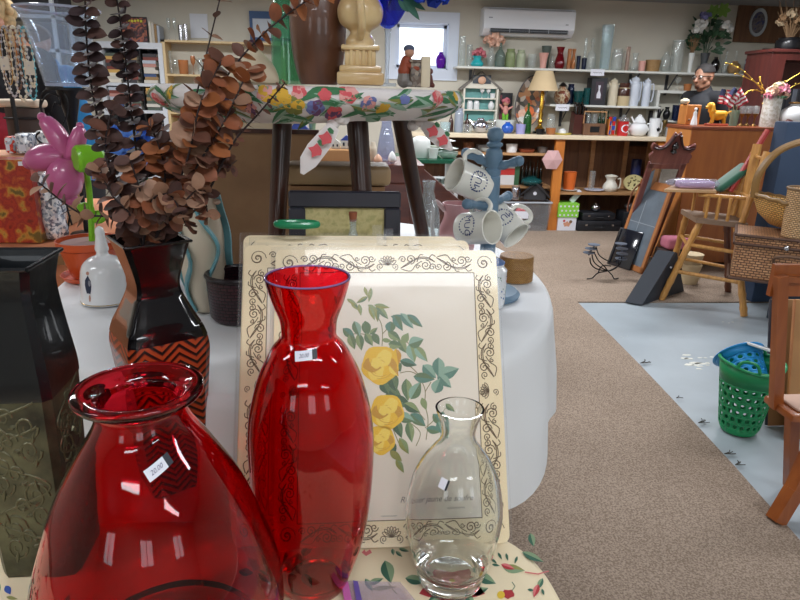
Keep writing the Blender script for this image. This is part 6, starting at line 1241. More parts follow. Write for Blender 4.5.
onc('dark_cruet', 'dark cruet right of the ribbed glass jug', 'cruet', 465, 470, 114, 'bottle', MC['brown_glaze'], 6.98); onc('dark_cruet', 'dark cruet left of the ribbed glass jug', 'cruet', 449, 454, 112, 'bottle', MC['brown_glaze'], 6.98); onc('blue_bowl', 'pale blue glass bowl at the far left of the counter', 'bowl', 440, 451, 122, 'tumb', g8, 6.92); onc('crystal_dish', 'cut crystal dish between the jug and the silver teapot', 'dish', 462, 473, 124, 'tumb', g1, 6.88); onc('crystal_dish', 'cut crystal dish with lid right of the silver teapot', 'dish', 488, 497, 122, 'round', g1, 6.88)
onc('crystal_jar', 'clear glass jar right of the brass lamp', 'jar', 547, 556, 114, 'jar', g1, 6.95); onc('black_bowl', 'small black bowl at the foot of the brass lamp', 'bowl', 536, 545, 129, 'tumb', MC['black_glaze'], 6.84); onc('amber_dish', 'amber dish on the counter before the clear jar', 'dish', 546, 556, 128, 'tumb', g5, 6.86)
a = PY(563, 131, 6.88); cl_ = thing('cheese_dish', 'yellow tray with a white dome on the counter', 'dish', (a.x, 6.9, CZ+.002)); MB().lathe([(1e-4, 0), (.09, 0), (.10, .016), (1e-4, .012)], 24).build('tray', mat('butter_yellow', (206, 190, 90), .4), cl_); MB().lathe([(.045, .012), (.04, .045), (.02, .06), (1e-4, .062)], 20).build('dome', W_cer, cl_)
a, b = PY(571, 133, 6.95), PY(584, 112, 6.95); kb_ = thing('knife_block', 'dark knife block full of black handled knives', 'knife block', ((a.x+b.x)/2, 6.95, CZ+.002)); w, h = b.x-a.x, b.z-CZ
MB().prism([(-.05, 0), (.09, 0), (.06, h*1.02), (-.07, h*.86)], -w/2, w/2, 'X').build('block', mat('dark_cherry', (70, 34, 30), .4), kb_)
for i in range(3):
    for j in range(3): MB().rbox(-w*.38+i*w*.3, -.06+j*.04, h*.88+j*.012, -w*.38+i*w*.3+.022, -.036+j*.04, h*1.25+j*.02, .004, 1).build('knife_handle', M_lac, kb_)
o = onc('coffee_press', 'black and steel coffee jug right of the knife block', 'coffee jug', 583, 588, 108, 'jar', MC['black_glaze'], 6.98); handle(o, 1, .006, out=.8)
a, b = PY(583, 134, 6.86), PY(606, 124, 6.86); wc = thing('wooden_crate', 'brown wooden crate with a chalk label holding glass jars', 'crate', ((a.x+b.x)/2, 6.86, CZ+.002)); w, h = b.x-a.x, b.z-CZ
MB().box(-w/2, 0, 0, w/2, .012, h).box(-w/2, .14, 0, w/2, .152, h).box(-w/2, .012, 0, -w/2+.012, .14, h).box(w/2-.012, .012, 0, w/2, .14, h).box(-w/2+.012, .012, 0, w/2-.012, .14, .01).build('crate_body', M_brn, wc); MB().box(-w*.2, -.003, h*.25, w*.22, 0, h*.75).build('chalk_label', M_dk, wc)
MB().tube([(-w/2, .02, h), (-w/2, .02, h*2.0), (w/2, .02, h*2.0), (w/2, .02, h)], .008, 6).build('handle', M_tanw, wc)
for i, (px, nm) in enumerate(((589, 'glass jar with pink filling, left in the wooden crate'), (595, 'glass jar with metal lid, right in the wooden crate'))): it_('jar', nm, 'jar', px-3.2, px+3.2, 114, 'jar', g1, CZ+.014, 6.93)
for i in range(3): it_('green_cruet', ('dark green glass bottle, left of three behind the crate', 'dark green glass bottle, middle of three behind the crate', 'dark green glass bottle, right of three behind the crate')[i], 'bottle', 599+i*4, 602.5+i*4, 110, 'bottle', glass('deep_green', (30, 90, 60), .5, (20, 70, 46)), CZ, 7.08)
rk = thing('cup_rack', 'wooden rack of stacked red and blue cups on the counter', 'cup rack', (PY(612, 132, 6.92).x, 6.92, CZ+.002)); MB().box(-.06, -.03, 0, -.048, .03, .17).box(.048, -.03, 0, .06, .03, .17).box(-.06, -.03, 0, .06, .03, .008).build('rack_frame', M_op, rk)
for k in range(4):
    for j in (0, 1): it_('stacking_cup', '%s cup, %s in the %s column of the wooden rack' % (('blue', 'red')[(k+j) % 2], ('bottom', 'second', 'third', 'topmost')[k], ('left', 'right')[j]), 'cup', 608.6+j*4.0, 612.0+j*4.0, 120, 'tumb', (mat('cup_blue', (40, 70, 170), .3), mat('cup_red', (200, 40, 40), .3))[(k+j) % 2], CZ+.010+k*.047, 6.92, h=.042, group='cups in the wooden rack')
o = onc('red_canister', 'red enamel canister with a white letter C and clear lid', 'canister', 618, 629, 122, 'cyl', mat('canister_red', (190, 36, 36), .3, coat=.4), 6.9, solid=True); w, h = T_[o.name]; m_ = MB(); put_text(m_, 'C', h*.9, lambda x, y: (x, -w/2*1.0-.003+ (x*x)/w, h*.5+y)); m_.build('letter', M_stk, o, smooth=0); MB().lathe([(w*.48, h), (w*.5, h+.02), (w*.4, h+.045), (.02, h+.055), (.02, h+.075), (1e-4, h+.078)], 20).build('lid', GC, o)
o = onc('soup_tureen', 'large white lidded tureen with ladle handle on the counter', 'tureen', 630, 649, 120, 'round', W_cer, 6.9, solid=True, n=32); w, h = T_[o.name]; MB().lathe([(w*.36, h*.84), (w*.34, h*.9), (w*.2, h*1.15), (.02, h*1.25), (.022, h*1.33), (1e-4, h*1.36)], 24).build('lid', W_cer, o); handle(o, -1, .008, W_cer, .4, .75, .15); handle(o, 1, .008, W_cer, .4, .75, .15)
MB().tube([(-w*.3, -.02, h*.8), (-w*.5, -.02, h*1.2)], .01, 8).build('ladle_handle', W_cer, o)
o = onc('white_mug', 'white canister mug with dark print right of the tureen', 'mug', 650, 661, 119, 'cyl', W_cer, 6.9); handle(o, 1, .006, None, .25, .8, .25); m_ = MB(); w, h = T_[o.name]; decal_blob(m_, lambda x, y: (x, -w/2-.002+x*x/w, y), w*.18, h*.4, .022, 0, 12, .3); m_.build('print', M_dk, o, smooth=0)
onc('gold_trophy', 'small dark and gold trophy cup right of the white mug', 'trophy', 662, 668, 120, 'wine', mat('old_gold', (120, 100, 60), .35, .8), 6.92, solid=True); 
a, b = PY(669, 136, 6.86), PY(678, 125, 6.86); solo('white_box', MB().rbox(-.05, 0, 0, .05, .06, b.z-CZ, .004, 1), M_wc, 'small pale blue box at the right end of the counter', 'box', ((a.x+b.x)/2, 6.88, CZ+.002))
it_('dark_spoon_jar', 'black utensil jar under the middle shelf', 'jar', 649, 655, 112, 'cyl', MC['black_glaze'], CZ, 7.15)
SA = sh1+.002
it_('brown_basket', 'small brown woven basket on the upper shelf inside the counter', 'basket', 463, 474, 142, 'tumb', wicker('brown_rattan', (120, 70, 40), (150, 92, 54), 60), SA, 6.9, wall=.006)
for k in range(3): solo('plate', MB().lathe([(1e-4, 0), (.07, 0), (.10, .012), (.097, .014), (1e-4, .006)], 24), MG, 'white plate %s of the stack inside the counter' % ('at the bottom', 'in the middle', 'on the top')[k], 'plate', (PY(488, 150, 6.9).x, 6.92, SA+k*.014), group='white plates stacked in the counter')
a = PY(483, 150, 6.95); solo('white_dish_box', MB().rbox(-.06, 0, 0, .2, .12, .06, .004, 1), mat('grey_white', (196, 196, 200), .5), 'long grey white tray behind the plates inside the counter', 'tray', (a.x+.02, 7.04, SA)); it_('white_bowl', 'white oval bowl on the upper shelf inside the counter', 'bowl', 506, 518, 144, 'tumb', W_cer, SA, 6.9); it_('red_platter', 'rust red platter on the upper shelf inside the counter', 'platter', 518, 535, 149, 'tumb', mat('rust_glaze', (140, 70, 46), .4), SA, 6.92); it_('grey_dish', 'small grey dish at the right end of the upper shelf inside the counter', 'dish', 537, 548, 147, 'tumb', mat('grey_glaze', (110, 106, 104), .4), SA, 6.92)
SBz = sh3+.002; a, b = PY(500, 185, 6.95), PY(520, 163, 6.95); bx2 = thing('appliance_box', 'red and white printed appliance box in the left bay of the counter', 'box', ((a.x+b.x)/2, 6.95, SBz)); w, h = b.x-a.x, b.z-SBz
MB().box(-w/2, 0, 0, w/2, .16, h).build('carton', mat('carton_white', (206, 206, 206), .5), bx2); MB().box(-w/2-.001, -.002, h*.45, w/2+.001, .1, h*.75).build('red_band', mat('carton_red', (180, 50, 46), .5), bx2); MB().box(w*.25, -.004, 0, w/2+.002, .1, h).build('green_band', mat('carton_green', (50, 90, 60), .5), bx2)
for k in range(6): it_('black_bottle', 'black glass bottle number of six standing in the counter'.replace(' number', '')if False else 'dark wine bottle in the left bay of the counter, %s from its right' % ('first', 'second', 'third', 'fourth', 'fifth', 'sixth')[5-k], 'bottle', 522+k*3.6, 525.2+k*3.6, 160+(k % 2)*2, 'bottle', mat('bottle_black', (16, 26, 22), .15, coat=.5), SBz, 6.98+.05*(k % 2), solid=True, group='wine bottles in the counter')
for k in range(4): it_('grey_pot', ('grey pot, left end of the lower counter shelf', 'grey pot, second on the lower counter shelf', 'grey pot, third on the lower counter shelf', 'grey pot, nearest the printed appliance box')[k], 'pot', 446+k*13, 457+k*13, 168+(k % 2)*3, 'jar', mat('pot_grey', (90, 90, 94), .4), SBz, 6.98, solid=True)
SR_ = sh2+.002
def plate(label, px, rpx, m, Y=6.93): solo('plate', MB().lathe([(1e-4, 0), (mm(rpx, 7)*.7, 0), (mm(rpx, 7), .016), (mm(rpx, 7)*.97, .019), (1e-4, .008)], 28), m, label, 'plate', (PY(px, 188, Y).x, Y, SR_))
plate('white plate under the orange basket', 569, 9, MG); o = it_('orange_basket', 'bright orange basket with looped handle on the white plate', 'basket', 564, 577, 172, 'tumb', mat('bright_orange', (216, 106, 40), .5), SR_+.022, 6.93, wall=.006); handle(o, 1, .006, None, .8, 1.0, -.9)
plate('pale lilac plate in the middle of the right counter bay', 594, 10, mat('lilac_white', (196, 198, 216), .4)); it_('crystal_candle_holder', 'square crystal candle holder on the lilac plate', 'candle holder', 590, 596, 172, 'cyl', g1, SR_+.022, 6.93)
o = it_('white_pitcher', 'white plastic kettle jug on the right counter shelf', 'jug', 604, 619, 176, 'hour', mat('plastic_white', (222, 220, 208), .4), SR_, 6.93, solid=True); handle(o, 1, .009, None, .2, .8, .22); w, h = T_[o.name]; MB().lathe([(w*.42, h*.98), (w*.3, h*1.06), (1e-4, h*1.12)], 20).build('lid', MC['plastic_white'], o)
c_ = PY(635, 184, 6.95); dp = thing('dotted_platter', 'yellow cream oval platter with dark dots standing on edge', 'platter', (c_.x, 6.98, SR_)); dp.rotation_euler = (R(-14), 0, 0); Rx, Rz = mm(10.5, 7.1), mm(8, 7.1); n = 32
m_ = MB(); rs_ = [ring(.01, 0), ring(.7, 0), ring(1, -.012), ring(1, -.004), ring(.7, .008), ring(.01, .008)]; m_.add([p for r in rs_ for p in r], [(j*n+i, j*n+(i+1) % n, (j+1)*n+(i+1) % n, (j+1)*n+i) for j in range(5) for i in range(n)]); m_.build('plate', mat('butter_cream', (214, 206, 150), .35), dp)
m_ = MB(); random.seed(4)
for k in range(26): a = random.uniform(0, 6.3); r = sqrt(random.uniform(.02, .62)); decal_blob(m_, lambda x, y: (x, -.006-.012*max(0, (r-.7)/.3), y), Rx*r*cos(a), Rz+Rz*r*sin(a), .007, 0, 8, .2)
m_.build('dots', mat('dot_ink', (70, 60, 40), .5), dp, smooth=0)
it_('navy_jar', 'navy blue jar behind the dotted platter', 'jar', 632, 642, 161, 'cyl', mat('navy_glaze', (40, 48, 90), .3), SR_, 7.12, solid=True)
c_ = PY(553, 160, 6.74); hx = thing('hexagon_hanging', 'pale pink hexagonal paper ornament hanging on the orange counter post', 'ornament', (c_.x, CF-.012, c_.z)); r_ = mm(10.5, 6.8)
m_ = MB(); P_ = poly2(0, 0, r_, 6, 0); 
for i in range(6): a, b = P_[i], P_[(i+1) % 6]; m_.add([(0, -.03, 0), (a[0], -.004, a[1]), (b[0], -.004, b[1])], [(0, 1, 2)])
m_.add([(a, -.002, b) for a, b in P_], [tuple(range(6))]); m_.build('paper_hexagon', mat('dusty_pink', (206, 166, 166), .7), hx, smooth=0); MB().tube([(0, -.004, r_*.8), (.0, .008, r_+.03)], .003, 5).build('hook', M_dk, hx)
bn0, bn1 = PZ(468, 231, 0), PZ(548, 231, 0); byy = bn0.y-.02; zt_ = PY(510, 203, byy).z
sb_ = thing('storage_bin', 'clear plastic storage bin of silver oddments on the floor under the counter', 'bin', ((bn0.x+bn1.x)/2, byy+.2, .006)); w = bn1.x-bn0.x
M_cp = glass('clear_plastic', (251, 252, 253), .08, (222, 226, 232), 1.4, .05)
h = zt_; b_ = MB(); q_ = [(-w*.47, -.18), (w*.47, -.18), (w*.47, .18), (-w*.47, .18)]; Q_ = [(-w/2, -.21), (w/2, -.21), (w/2, .21), (-w/2, .21)]
b_.add([(x, y, 0) for x, y in q_]+[(x, y, h) for x, y in Q_]+[(x*.985, y*.97, .006) for x, y in q_]+[(x*.985, y*.97, h) for x, y in Q_], [(0, 1, 2, 3), (0, 1, 5, 4), (1, 2, 6, 5), (2, 3, 7, 6), (3, 0, 4, 7), (8, 9, 10, 11), (8, 9, 13, 12), (9, 10, 14, 13), (10, 11, 15, 14), (11, 8, 12, 15)]+[(4+i, 4+(i+1) % 4, 12+(i+1) % 4, 12+i) for i in range(4)]); b_.build('tub', M_cp, sb_, smooth=0)
r_ = MB(); r_.tube([(x, y, h) for x, y in Q_], .010, 6, closed=True); r_.build('rim', mat('bin_rim', (170, 176, 184), .4), sb_); MB().box(w*.0, -.212, h*.45, w*.22, -.207, h*.7).build('paper_label', M_stk, sb_)
random.seed(31)
for k in range(9):
    px = 470+k*5.2; x = -w*.42+k*w*.06; o = solo('silver_candlestick', MB().lathe([(1e-4, 0), (.035, 0), (.03, .02), (.012, .04), (.02, .10), (.012, .16), (.028, .2+.02*(k % 3)), (.022, .24+.03*(k % 3)), (1e-4, .24+.03*(k % 3))], 14), MC['silver'], 'silver metal candlestick tipped inside the clear storage bin', 'candlestick', (sb_.location.x+x, byy+.12+.07*(k % 3), .02), group='silver candlesticks in the bin'); o.rotation_euler = (random.uniform(-.3, .3), random.uniform(-.3, .3), 0)
for (dx, dz, r, nm) in ((.10, .12, .07, 'red heart shaped tin, lower in the clear bin'), (.14, .21, .06, 'red round tin, upper in the clear bin')): solo('red_tin', MB().sph((0, 0, 0), r, 16, 10, (1, .6, .75)), mat('tin_red', (200, 50, 60), .35), nm, 'tin', (sb_.location.x+dx, byy+.10, dz))
solo('white_cloth', MB().rbox(-.16, -.1, 0, .16, .1, .045, .02, 3), mat('cloth_white', (216, 214, 210), .9), 'white folded cloth at the bottom of the clear bin', 'cloth', (sb_.location.x+.10, byy+.16, .016))
a = PY(538, 202, byy+.1); bh = thing('birdhouse', 'dark charcoal birdhouse with pitched roof resting on the clear bin', 'birdhouse', (a.x+.0, byy+.22, h+.018)); bh.rotation_euler = (0, 0, R(-20))
MB().prism([(-.12, 0), (.12, 0), (.12, .06), (0, .17), (-.12, .06)], -.1, .1, 'Y').build('walls', mat('charcoal_wood', (54, 54, 58), .6), bh)
for s_ in (-1, 1): MB().prism([(s_*.17, .025), (s_*.165, .045), (0, .205), (0, .18)], -.14, .14, 'Y').build('roof_slope', mat('roof_black', (36, 36, 40), .6), bh)
m_ = MB().lathe([(1e-4, 0), (.02, 0), (.02, .004), (1e-4, .004)], 12); o = m_.build('entry_hole', M_stk, bh); o.location = (0, -.101, .07); o.rotation_euler = (R(90), 0, 0)
it_('glass_sphere_ornament', 'teal rimmed glass swirl ornament above the birdhouse', 'ornament', 521, 542, 182, 'round', g7, SBz-.0, 6.90, h=.10); it_('silver_jug', 'dented silver jug beside the birdhouse', 'jug', 511, 521, 186, 'jar', MC['silver'], h+.018, byy+.15)
a, b = PZ(556, 231, 0), PZ(576, 231, 0); pk = thing('gift_box', 'white gift box printed with a rooster and lime polka dot lid, under the counter', 'gift box', ((a.x+b.x)/2, a.y+.0, .006)); w = b.x-a.x; hh = PY(565, 204, a.y).z
MB().box(-w/2+.012, -.0, 0, w/2-.012, .2, hh*.55).build('carton', M_stk, pk); MB().box(-w/2, -.01, hh*.5, w/2, .21, hh).build('lid', mat('lime_lid', (136, 206, 70), .5), pk)
m_ = MB()
for i in range(5):
    for j in range(3): decal_blob(m_, lambda x, y: (x, -.0115, y), -w*.4+w*.2*i+(j % 2)*w*.08, hh*(.58+.16*j), .011, 0, 12, 0)
m_.build('polka_dots', M_stk, pk, smooth=0); m_ = MB(); decal_blob(m_, lambda x, y: (x, -.0015, y), 0, hh*.24, .035, 0, 12, .25, 0, 1.2, .8); decal_blob(m_, lambda x, y: (x, -.002, y), -.035, hh*.36, .014, 1, 10, .3); decal_blob(m_, lambda x, y: (x, -.002, y), .04, hh*.33, .018, 2, 10, .3); m_.build('rooster_print', [mat('rooster_tan', (206, 150, 120), .6), mat('rooster_red', (190, 60, 50), .6), mat('rooster_brown', (120, 90, 60), .6)], pk, smooth=0)
c_ = PY(571, 197, 6.95); solo('white_bottle', MB().rbox(-.03, -.02, 0, .03, .02, .16, .01, 2), M_wc, 'white plastic bottle tilted on the polka dot box', 'bottle', (c_.x-.03, a.y+.1, hh+.010)).rotation_euler = (0, R(40), 0)
def case(px0, px1, pyt, Yf, z, label, m=None):
    a, b = PY(px0, pyt, Yf), PY(px1, pyt, Yf); t = thing('black_case', label, 'case', ((a.x+b.x)/2, Yf, z)); w = b.x-a.x; h = a.z-z
    MB().rbox(-w/2, 0, 0, w/2, .22, h, .012, 2).build('shell', m or mat('case_black', (30, 32, 38), .5), t); MB().box(-w/2+.01, -.002, h*.6, w/2-.01, .0, h*.64).build('seam', M_dk, t); MB().tube([(-.05, -.004, h*.5), (-.045, -.02, h*.42), (.045, -.02, h*.42), (.05, -.004, h*.5)], .006, 6).build('handle', M_dk, t)
    for s_ in (-.3, .3): MB().box(w*s_-.012, -.005, h*.52, w*s_+.012, -.001, h*.68).build('latch', MC['chrome'], t)
    return a.z
zz = case(578, 622, 221, 6.74, .006, 'long black carrying case on the floor under the counter'); case(583, 616, 213, 6.76, zz+.002, 'second black case stacked on the long one')
case(624, 641, 212, 6.8, .006, 'upright dark case behind the leaning chalkboard'); solo('plastic_bag', MB().sph((0, 0, .05), .09, 14, 8, (1, .6, .5)), M_cp, 'crumpled clear plastic bag on the upright dark case', 'bag', (PY(632, 207, 6.9).x, 6.91, PY(632, 212, 6.8).z))
it_('steel_kettle', 'steel kettle with curved handle on the stacked black cases', 'kettle', 591, 601, 203, 'round', MC['chrome'], PY(600, 213, 6.76).z+.004, 6.86, solid=True)
o = it_('purple_vase', 'vivid purple glass vase standing on the window ledge', 'vase', 436, 446, 52, 'round', glass('purple_glass', (150, 40, 200), .5, (120, 20, 190)), WZ0+.014, YW+.05); 
sw_ = PY(436, 6, 7.29); 
M_bc = mat('bookcase_grey', (196, 200, 206), .5)
ba, bb_ = PY(98, 60, 7.0), PY(163, 60, 7.0); bzt = PY(130, 42, 7.0).z
bk = thing('bookcase', 'pale grey bookcase of flat stacked paperbacks behind the dried stems', 'bookcase', ((ba.x+bb_.x)/2, 7.0, 0)); w = bb_.x-ba.x
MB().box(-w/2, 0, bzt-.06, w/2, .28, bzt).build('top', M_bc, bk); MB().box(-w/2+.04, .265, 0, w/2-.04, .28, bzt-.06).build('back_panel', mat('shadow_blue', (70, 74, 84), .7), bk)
for a in (-w/2, w/2-.045): MB().box(a, 0, 0, a+.045, .28, bzt-.06).build('side_panel', M_bc, bk)
shz = [PY(130, y_, 7.0).z for y_ in (83, 110, 140, 175, 212)]
for z in shz: MB().box(-w/2+.045, 0, z-.03, w/2-.045, .26, z).build('shelf', M_bc, bk)
dv = [-w/2+.045, -w/2+.045+(w-.09)/3, -w/2+.045+(w-.09)*2/3, w/2-.045]
for a in dv[1:3]: MB().box(a-.006, .01, shz[-1], a+.006, .26, bzt-.06).build('divider', M_dk, bk)
bcol = [(196, 190, 180), (120, 60, 50), (60, 80, 120), (214, 206, 190), (150, 120, 80), (80, 90, 80), (200, 160, 90), (170, 176, 186), (60, 56, 60), (180, 130, 120)]
bmats = [mat('cover_%d' % i, c, .6) for i, c in enumerate(bcol)]; pmat = mat('book_pages', (222, 214, 196), .9)
def book(name, m, w, d, t):
    b = bpy.data.objects
    mb = MB(); mb.mi = 0; mb.box(0, 0, 0, w, d, .002).box(0, 0, t-.002, w, d, t).box(0, 0, .002, w, .002, t-.002); mb.mi = 1; mb.box(.003, .002, .002, w-.003, d-.004, t-.002); return mb
bmesh_ = [book('b', i, 1, .17, .028).build('paperback', [bmats[i], pmat]) for i in range(len(bmats))]
for b in bmesh_: COL.objects.unlink(b)
random.seed(8)
rown = ['top', 'second']
for r, (z0, z1) in enumerate(((shz[0], bzt-.06), (shz[1], shz[0]-.03))):
    for c in range(3):
        n = 9 if r == 0 else 7; t = min(.031, (z1-z0-.01)/n)
        for k in range(n):
            b = bmesh_[random.randrange(10)].copy(); COL.objects.link(b); ww = dv[c+1]-dv[c]-.03-random.uniform(0, .05)
            b.location = (bk.location.x+dv[c]+.014+random.uniform(0, .01), 7.0+.02+random.uniform(0, .02), z0+.002+k*(t+.0006)); b.scale = (ww, 1, t/.028)
            tag(b, 'paperback lying flat in the %s column of the %s row of the grey bookcase' % (('left', 'middle', 'right')[c], rown[r]), 'book', 'paperbacks in the grey bookcase, %s row %s column' % (rown[r], ('left', 'middle', 'right')[c]))
for r, (z0, z1) in enumerate(((shz[2], shz[1]-.03),)):
    for k in range(16):
        b = bmesh_[random.randrange(10)].copy(); COL.objects.link(b); b.rotation_euler = (0, R(-90), 0); b.scale = (.17, 1, .9); b.location = (bk.location.x+dv[0]+.05+k*.04, 7.03, z0+.003); tag(b, 'paperback standing in the third row of the grey bookcase', 'book', 'paperbacks standing in the third row of the grey bookcase')
a, b = PY(122, 41, 7.1), PY(146, 17, 7.1); fo = lean_frame('poster_box', 'dark boxed picture with yellow lettering on top of the bookcase', 'picture box', a.x, b.x, bzt+.002, b.z-bzt, 7.1, R(4), .008, M_df, speckle('dark_fantasy', [(34, 30, 44), (60, 50, 80), (180, 100, 70), (30, 26, 36), (110, 60, 60), (200, 120, 80)], 9, .5, kind='N'))
m_ = MB(); hh = b.z-bzt; [decal_blob(m_, lambda x, y: (x, -.003, y), -.075+.03*i, hh*.84+.004*sin(i*2), .013, 0, 9, .25, i) for i in range(6)]; m_.build('lettering', mat('yellow_ink', (216, 206, 60), .5), fo, smooth=0)
for k in range(4): o = bmesh_[(3, 0, 4, 7)[k]].copy(); COL.objects.link(o); o.rotation_euler = (0, R(-90), 0); o.scale = (.20-.012*k, 1, .8); o.location = (b.x+.05+k*.026, 7.06, bzt+.003); tag(o, ('first', 'second', 'third', 'fourth')[k]+' upright book from the dark picture on top of the bookcase', 'book', 'upright books on the bookcase top')
M_pl = wood('pale_pine', (208, 184, 140), (190, 164, 120), .5, 3, 'Z')
a, b = PY(162, 60, 7.02), PY(285, 60, 7.02); zt_ = PY(180, 40, 7.02).z; ws = thing('pine_shelves', 'pale pine open shelves of drinking glasses right of the bookcase', 'shelves', ((a.x+b.x)/2, 7.02, 0)); w = b.x-a.x
MB().box(-w/2, 0, 0, -w/2+.04, .26, zt_).build('side_panel', M_pl, ws); MB().box(w/2-.04, 0, 0, w/2, .26, zt_).build('side_panel', M_pl, ws); MB().box(-w/2+.04, .25, 0, w/2-.04, .26, zt_-.02).build('back_panel', mat('shelf_back', (196, 192, 178), .7), ws)
zs_ = [zt_]+[PY(180, y_, 7.02).z for y_ in (74, 112, 150)]
for z in zs_: MB().box(-w/2+.04*(z < zt_), 0, z-.02, w/2-.04*(z < zt_), .25, z).build('shelf', M_pl, ws)
for (x0, x1, yt, r, pf, lab) in ((166, 170, 18, 0, 'wine', 'tall clear flute, left on top of the pine shelves'), (172, 176, 18, 0, 'wine', 'tall clear flute, second on top of the pine shelves'), (178, 182, 26, 0, 'cyl', 'silver beaker on top of the pine shelves'), (183, 187, 25, 0, 'cyl', 'clear beaker right of the silver one on top of the pine shelves'),
     (168, 172, 52, 1, 'cyl', 'tall clear tumbler on the upper pine shelf'), (173, 177, 60, 1, 'wine', 'small clear goblet on the upper pine shelf'), (178, 188, 60, 1, 'tumb', 'pink tinted glass bowl on the upper pine shelf'), (190, 195, 56, 1, 'wine', 'clear goblet beside the pink tinted bowl'), (197, 203, 58, 1, 'jar', 'clear jar in the middle of the upper pine shelf'), (206, 211, 55, 1, 'vase', 'clear bud vase on the upper pine shelf'), (170, 176, 95, 2, 'jar', 'clear jar at the left of the lower pine shelf'), (180, 188, 97, 2, 'tumb', 'clear tumbler on the lower pine shelf'), (230, 238, 58, 1, 'jar', 'grey glass jar far right of the upper pine shelf'), (242, 250, 54, 1, 'vase', 'clear vase behind the domed lid')):
    it_('drinking_glass', lab, 'glass', x0, x1, yt, pf, g5 if 'pink' in lab else MC['chrome'] if 'silver' in lab else g1, zs_[r]+.001, 7.12)
a, b = PY(193, 66, 7.28), PY(207, 16, 7.28); solo('wall_notice', MB().box(0, -.012, 0, b.x-a.x, -.001, b.z-PY(200, 40, 7.28).z), mat('notice', (214, 218, 226), .5), 'white laminated notice on the wall above the pine shelves', 'notice', (a.x, YW-.002, PY(200, 40, 7.28).z+.02))
a, b = PY(250, 40, 7.25), PY(292, 12, 7.25); bp_ = thing('framed_print', 'blue framed pale print behind the green glass bottle', 'framed print', ((a.x+b.x)/2, YW-.03, a.z)); w, h = b.x-a.x, b.z-a.z
f_ = MB(); f_.box(-w/2, 0, 0, w/2, .025, .03).box(-w/2, 0, h-.07, w/2, .025, h).box(-w/2, 0, .03, -w/2+.03, .025, h-.07).box(w/2-.03, 0, .03, w/2, .025, h-.07); f_.build('frame', mat('navy_frame', (50, 84, 130), .5), bp_); MB().box(-w/2+.03, .01, .03, w/2-.03, .018, h-.07).build('print', mat('pale_print', (196, 204, 214), .5), bp_)
a, b = PY(-10, 60, 6.4), PY(60, 60, 6.4); gsx = thing('grey_shelving', 'grey metal shelving with boxes behind the blue shirted person', 'shelving', ((a.x+b.x)/2, 6.4, 0)); w = b.x-a.x
for z in [PY(30, y_, 6.4).z for y_ in (14, 48, 82, 120)]: MB().box(-w/2, 0, z-.03, w/2, .4, z).build('shelf', M_bc, gsx)
for x_ in (-w/2, w/2-.03):
    MB().box(x_, 0, 0, x_+.03, .03, 2.25).build('post', M_bc, gsx); MB().box(x_, .37, 0, x_+.03, .4, 2.25).build('post', M_bc, gsx)
zz = [PY(30, y_, 6.4).z for y_ in (14, 48, 82)]
for i, (px, zi, ww, hh, c_) in enumerate(((10, 1, .3, .18, (60, 58, 62)), (42, 1, .26, .22, (90, 92, 98)), (20, 2, .34, .2, (40, 42, 50)), (48, 2, .2, .16, (150, 150, 156)), (36, 0, .5, .2, (44, 44, 48)))):
    solo('storage_carton', MB().rbox(-ww/2, 0, 0, ww/2, .3, hh, .006, 1), mat('carton_%d' % i, c_, .7), ('dark carton, left on the middle grey shelf', 'grey carton, right on the middle grey shelf', 'black carton, left on the lower grey shelf', 'light grey carton, right on the lower grey shelf', 'long black carton on the topmost grey shelf')[i], 'carton', (PY(px, 60, 6.4).x, 6.43, zz[zi]+.002))
M_od = wood('dresser_orange', (176, 104, 48), (158, 88, 40), .4, 2, 'Z', coat=.15, bump=.02); M_ods = wood('dresser_side', (216, 144, 74), (200, 126, 60), .45, 2, 'Z', bump=.02)
dY = 5.20; c0 = PY(693, 126, dY); dz_ = c0.z; dxr = PY(800, 128, dY).x+.25; dD = .42
dr = thing('dresser', 'tall plain orange brown wooden dresser seen from behind, at the right', 'dresser', (c0.x, dY, 0)); w = dxr-c0.x
MB().box(0, 0, .05, w, .015, dz_-.03).build('back_panel', M_od, dr); MB().box(-.0, .015, .0, .02, dD, dz_-.03).build('side_panel', M_ods, dr); MB().box(w-.02, .015, 0, w, dD, dz_-.03).build('side_panel', M_ods, dr); MB().rbox(-.015, -.015, dz_-.03, w+.01, dD+.01, dz_, .006, 2).build('top', wood('dresser_top', (140, 72, 40), (120, 60, 36), .35, 2, 'X'), dr); MB().box(.02, dD-.02, .05, w-.02, dD, dz_-.03).build('front_panel', M_od, dr); MB().box(.02, .015, .05, w-.02, dD-.02, .08).build('bottom_panel', M_od, dr)
DZ = dz_+.002
def ond(name, label, cat, x0, x1, yt, prof, m, Y=5.35, **k): return it_(name, label, cat, x0, x1, yt, prof, m, k.pop('z', DZ), Y, **k)
gx_ = PY(717, 120, 5.33).x; dg = thing('dog_figurine', 'mustard yellow spaniel figurine on a red oval base', 'dog figurine', (gx_, 5.33, DZ)); u = mm(1, 5.40)
m_ = MB().lathe([(1e-4, 0), (1, 0), (1.03, .010), (.98, .018), (1e-4, .02)], 32); o = m_.build('oval_base', mat('red_resin', (190, 90, 66), .4), dg); o.scale = (12*u, 5*u, 1)
g = MB(); q = lambda x, y, d=0: (x*u, d*u, y*u+.012)
g.cap(q(-4, 9), q(6, 9.5), 4.2*u, 3.6*u).cap(q(-5, 10), q(-7.5, 15.5), 3.6*u, 2.6*u).sph(q(-8.5, 17.5), 3.5*u, 14, 10, (1.1, .9, .95)).cap(q(-10, 16.5), q(-12.6, 15.8), 2.0*u, 1.5*u)
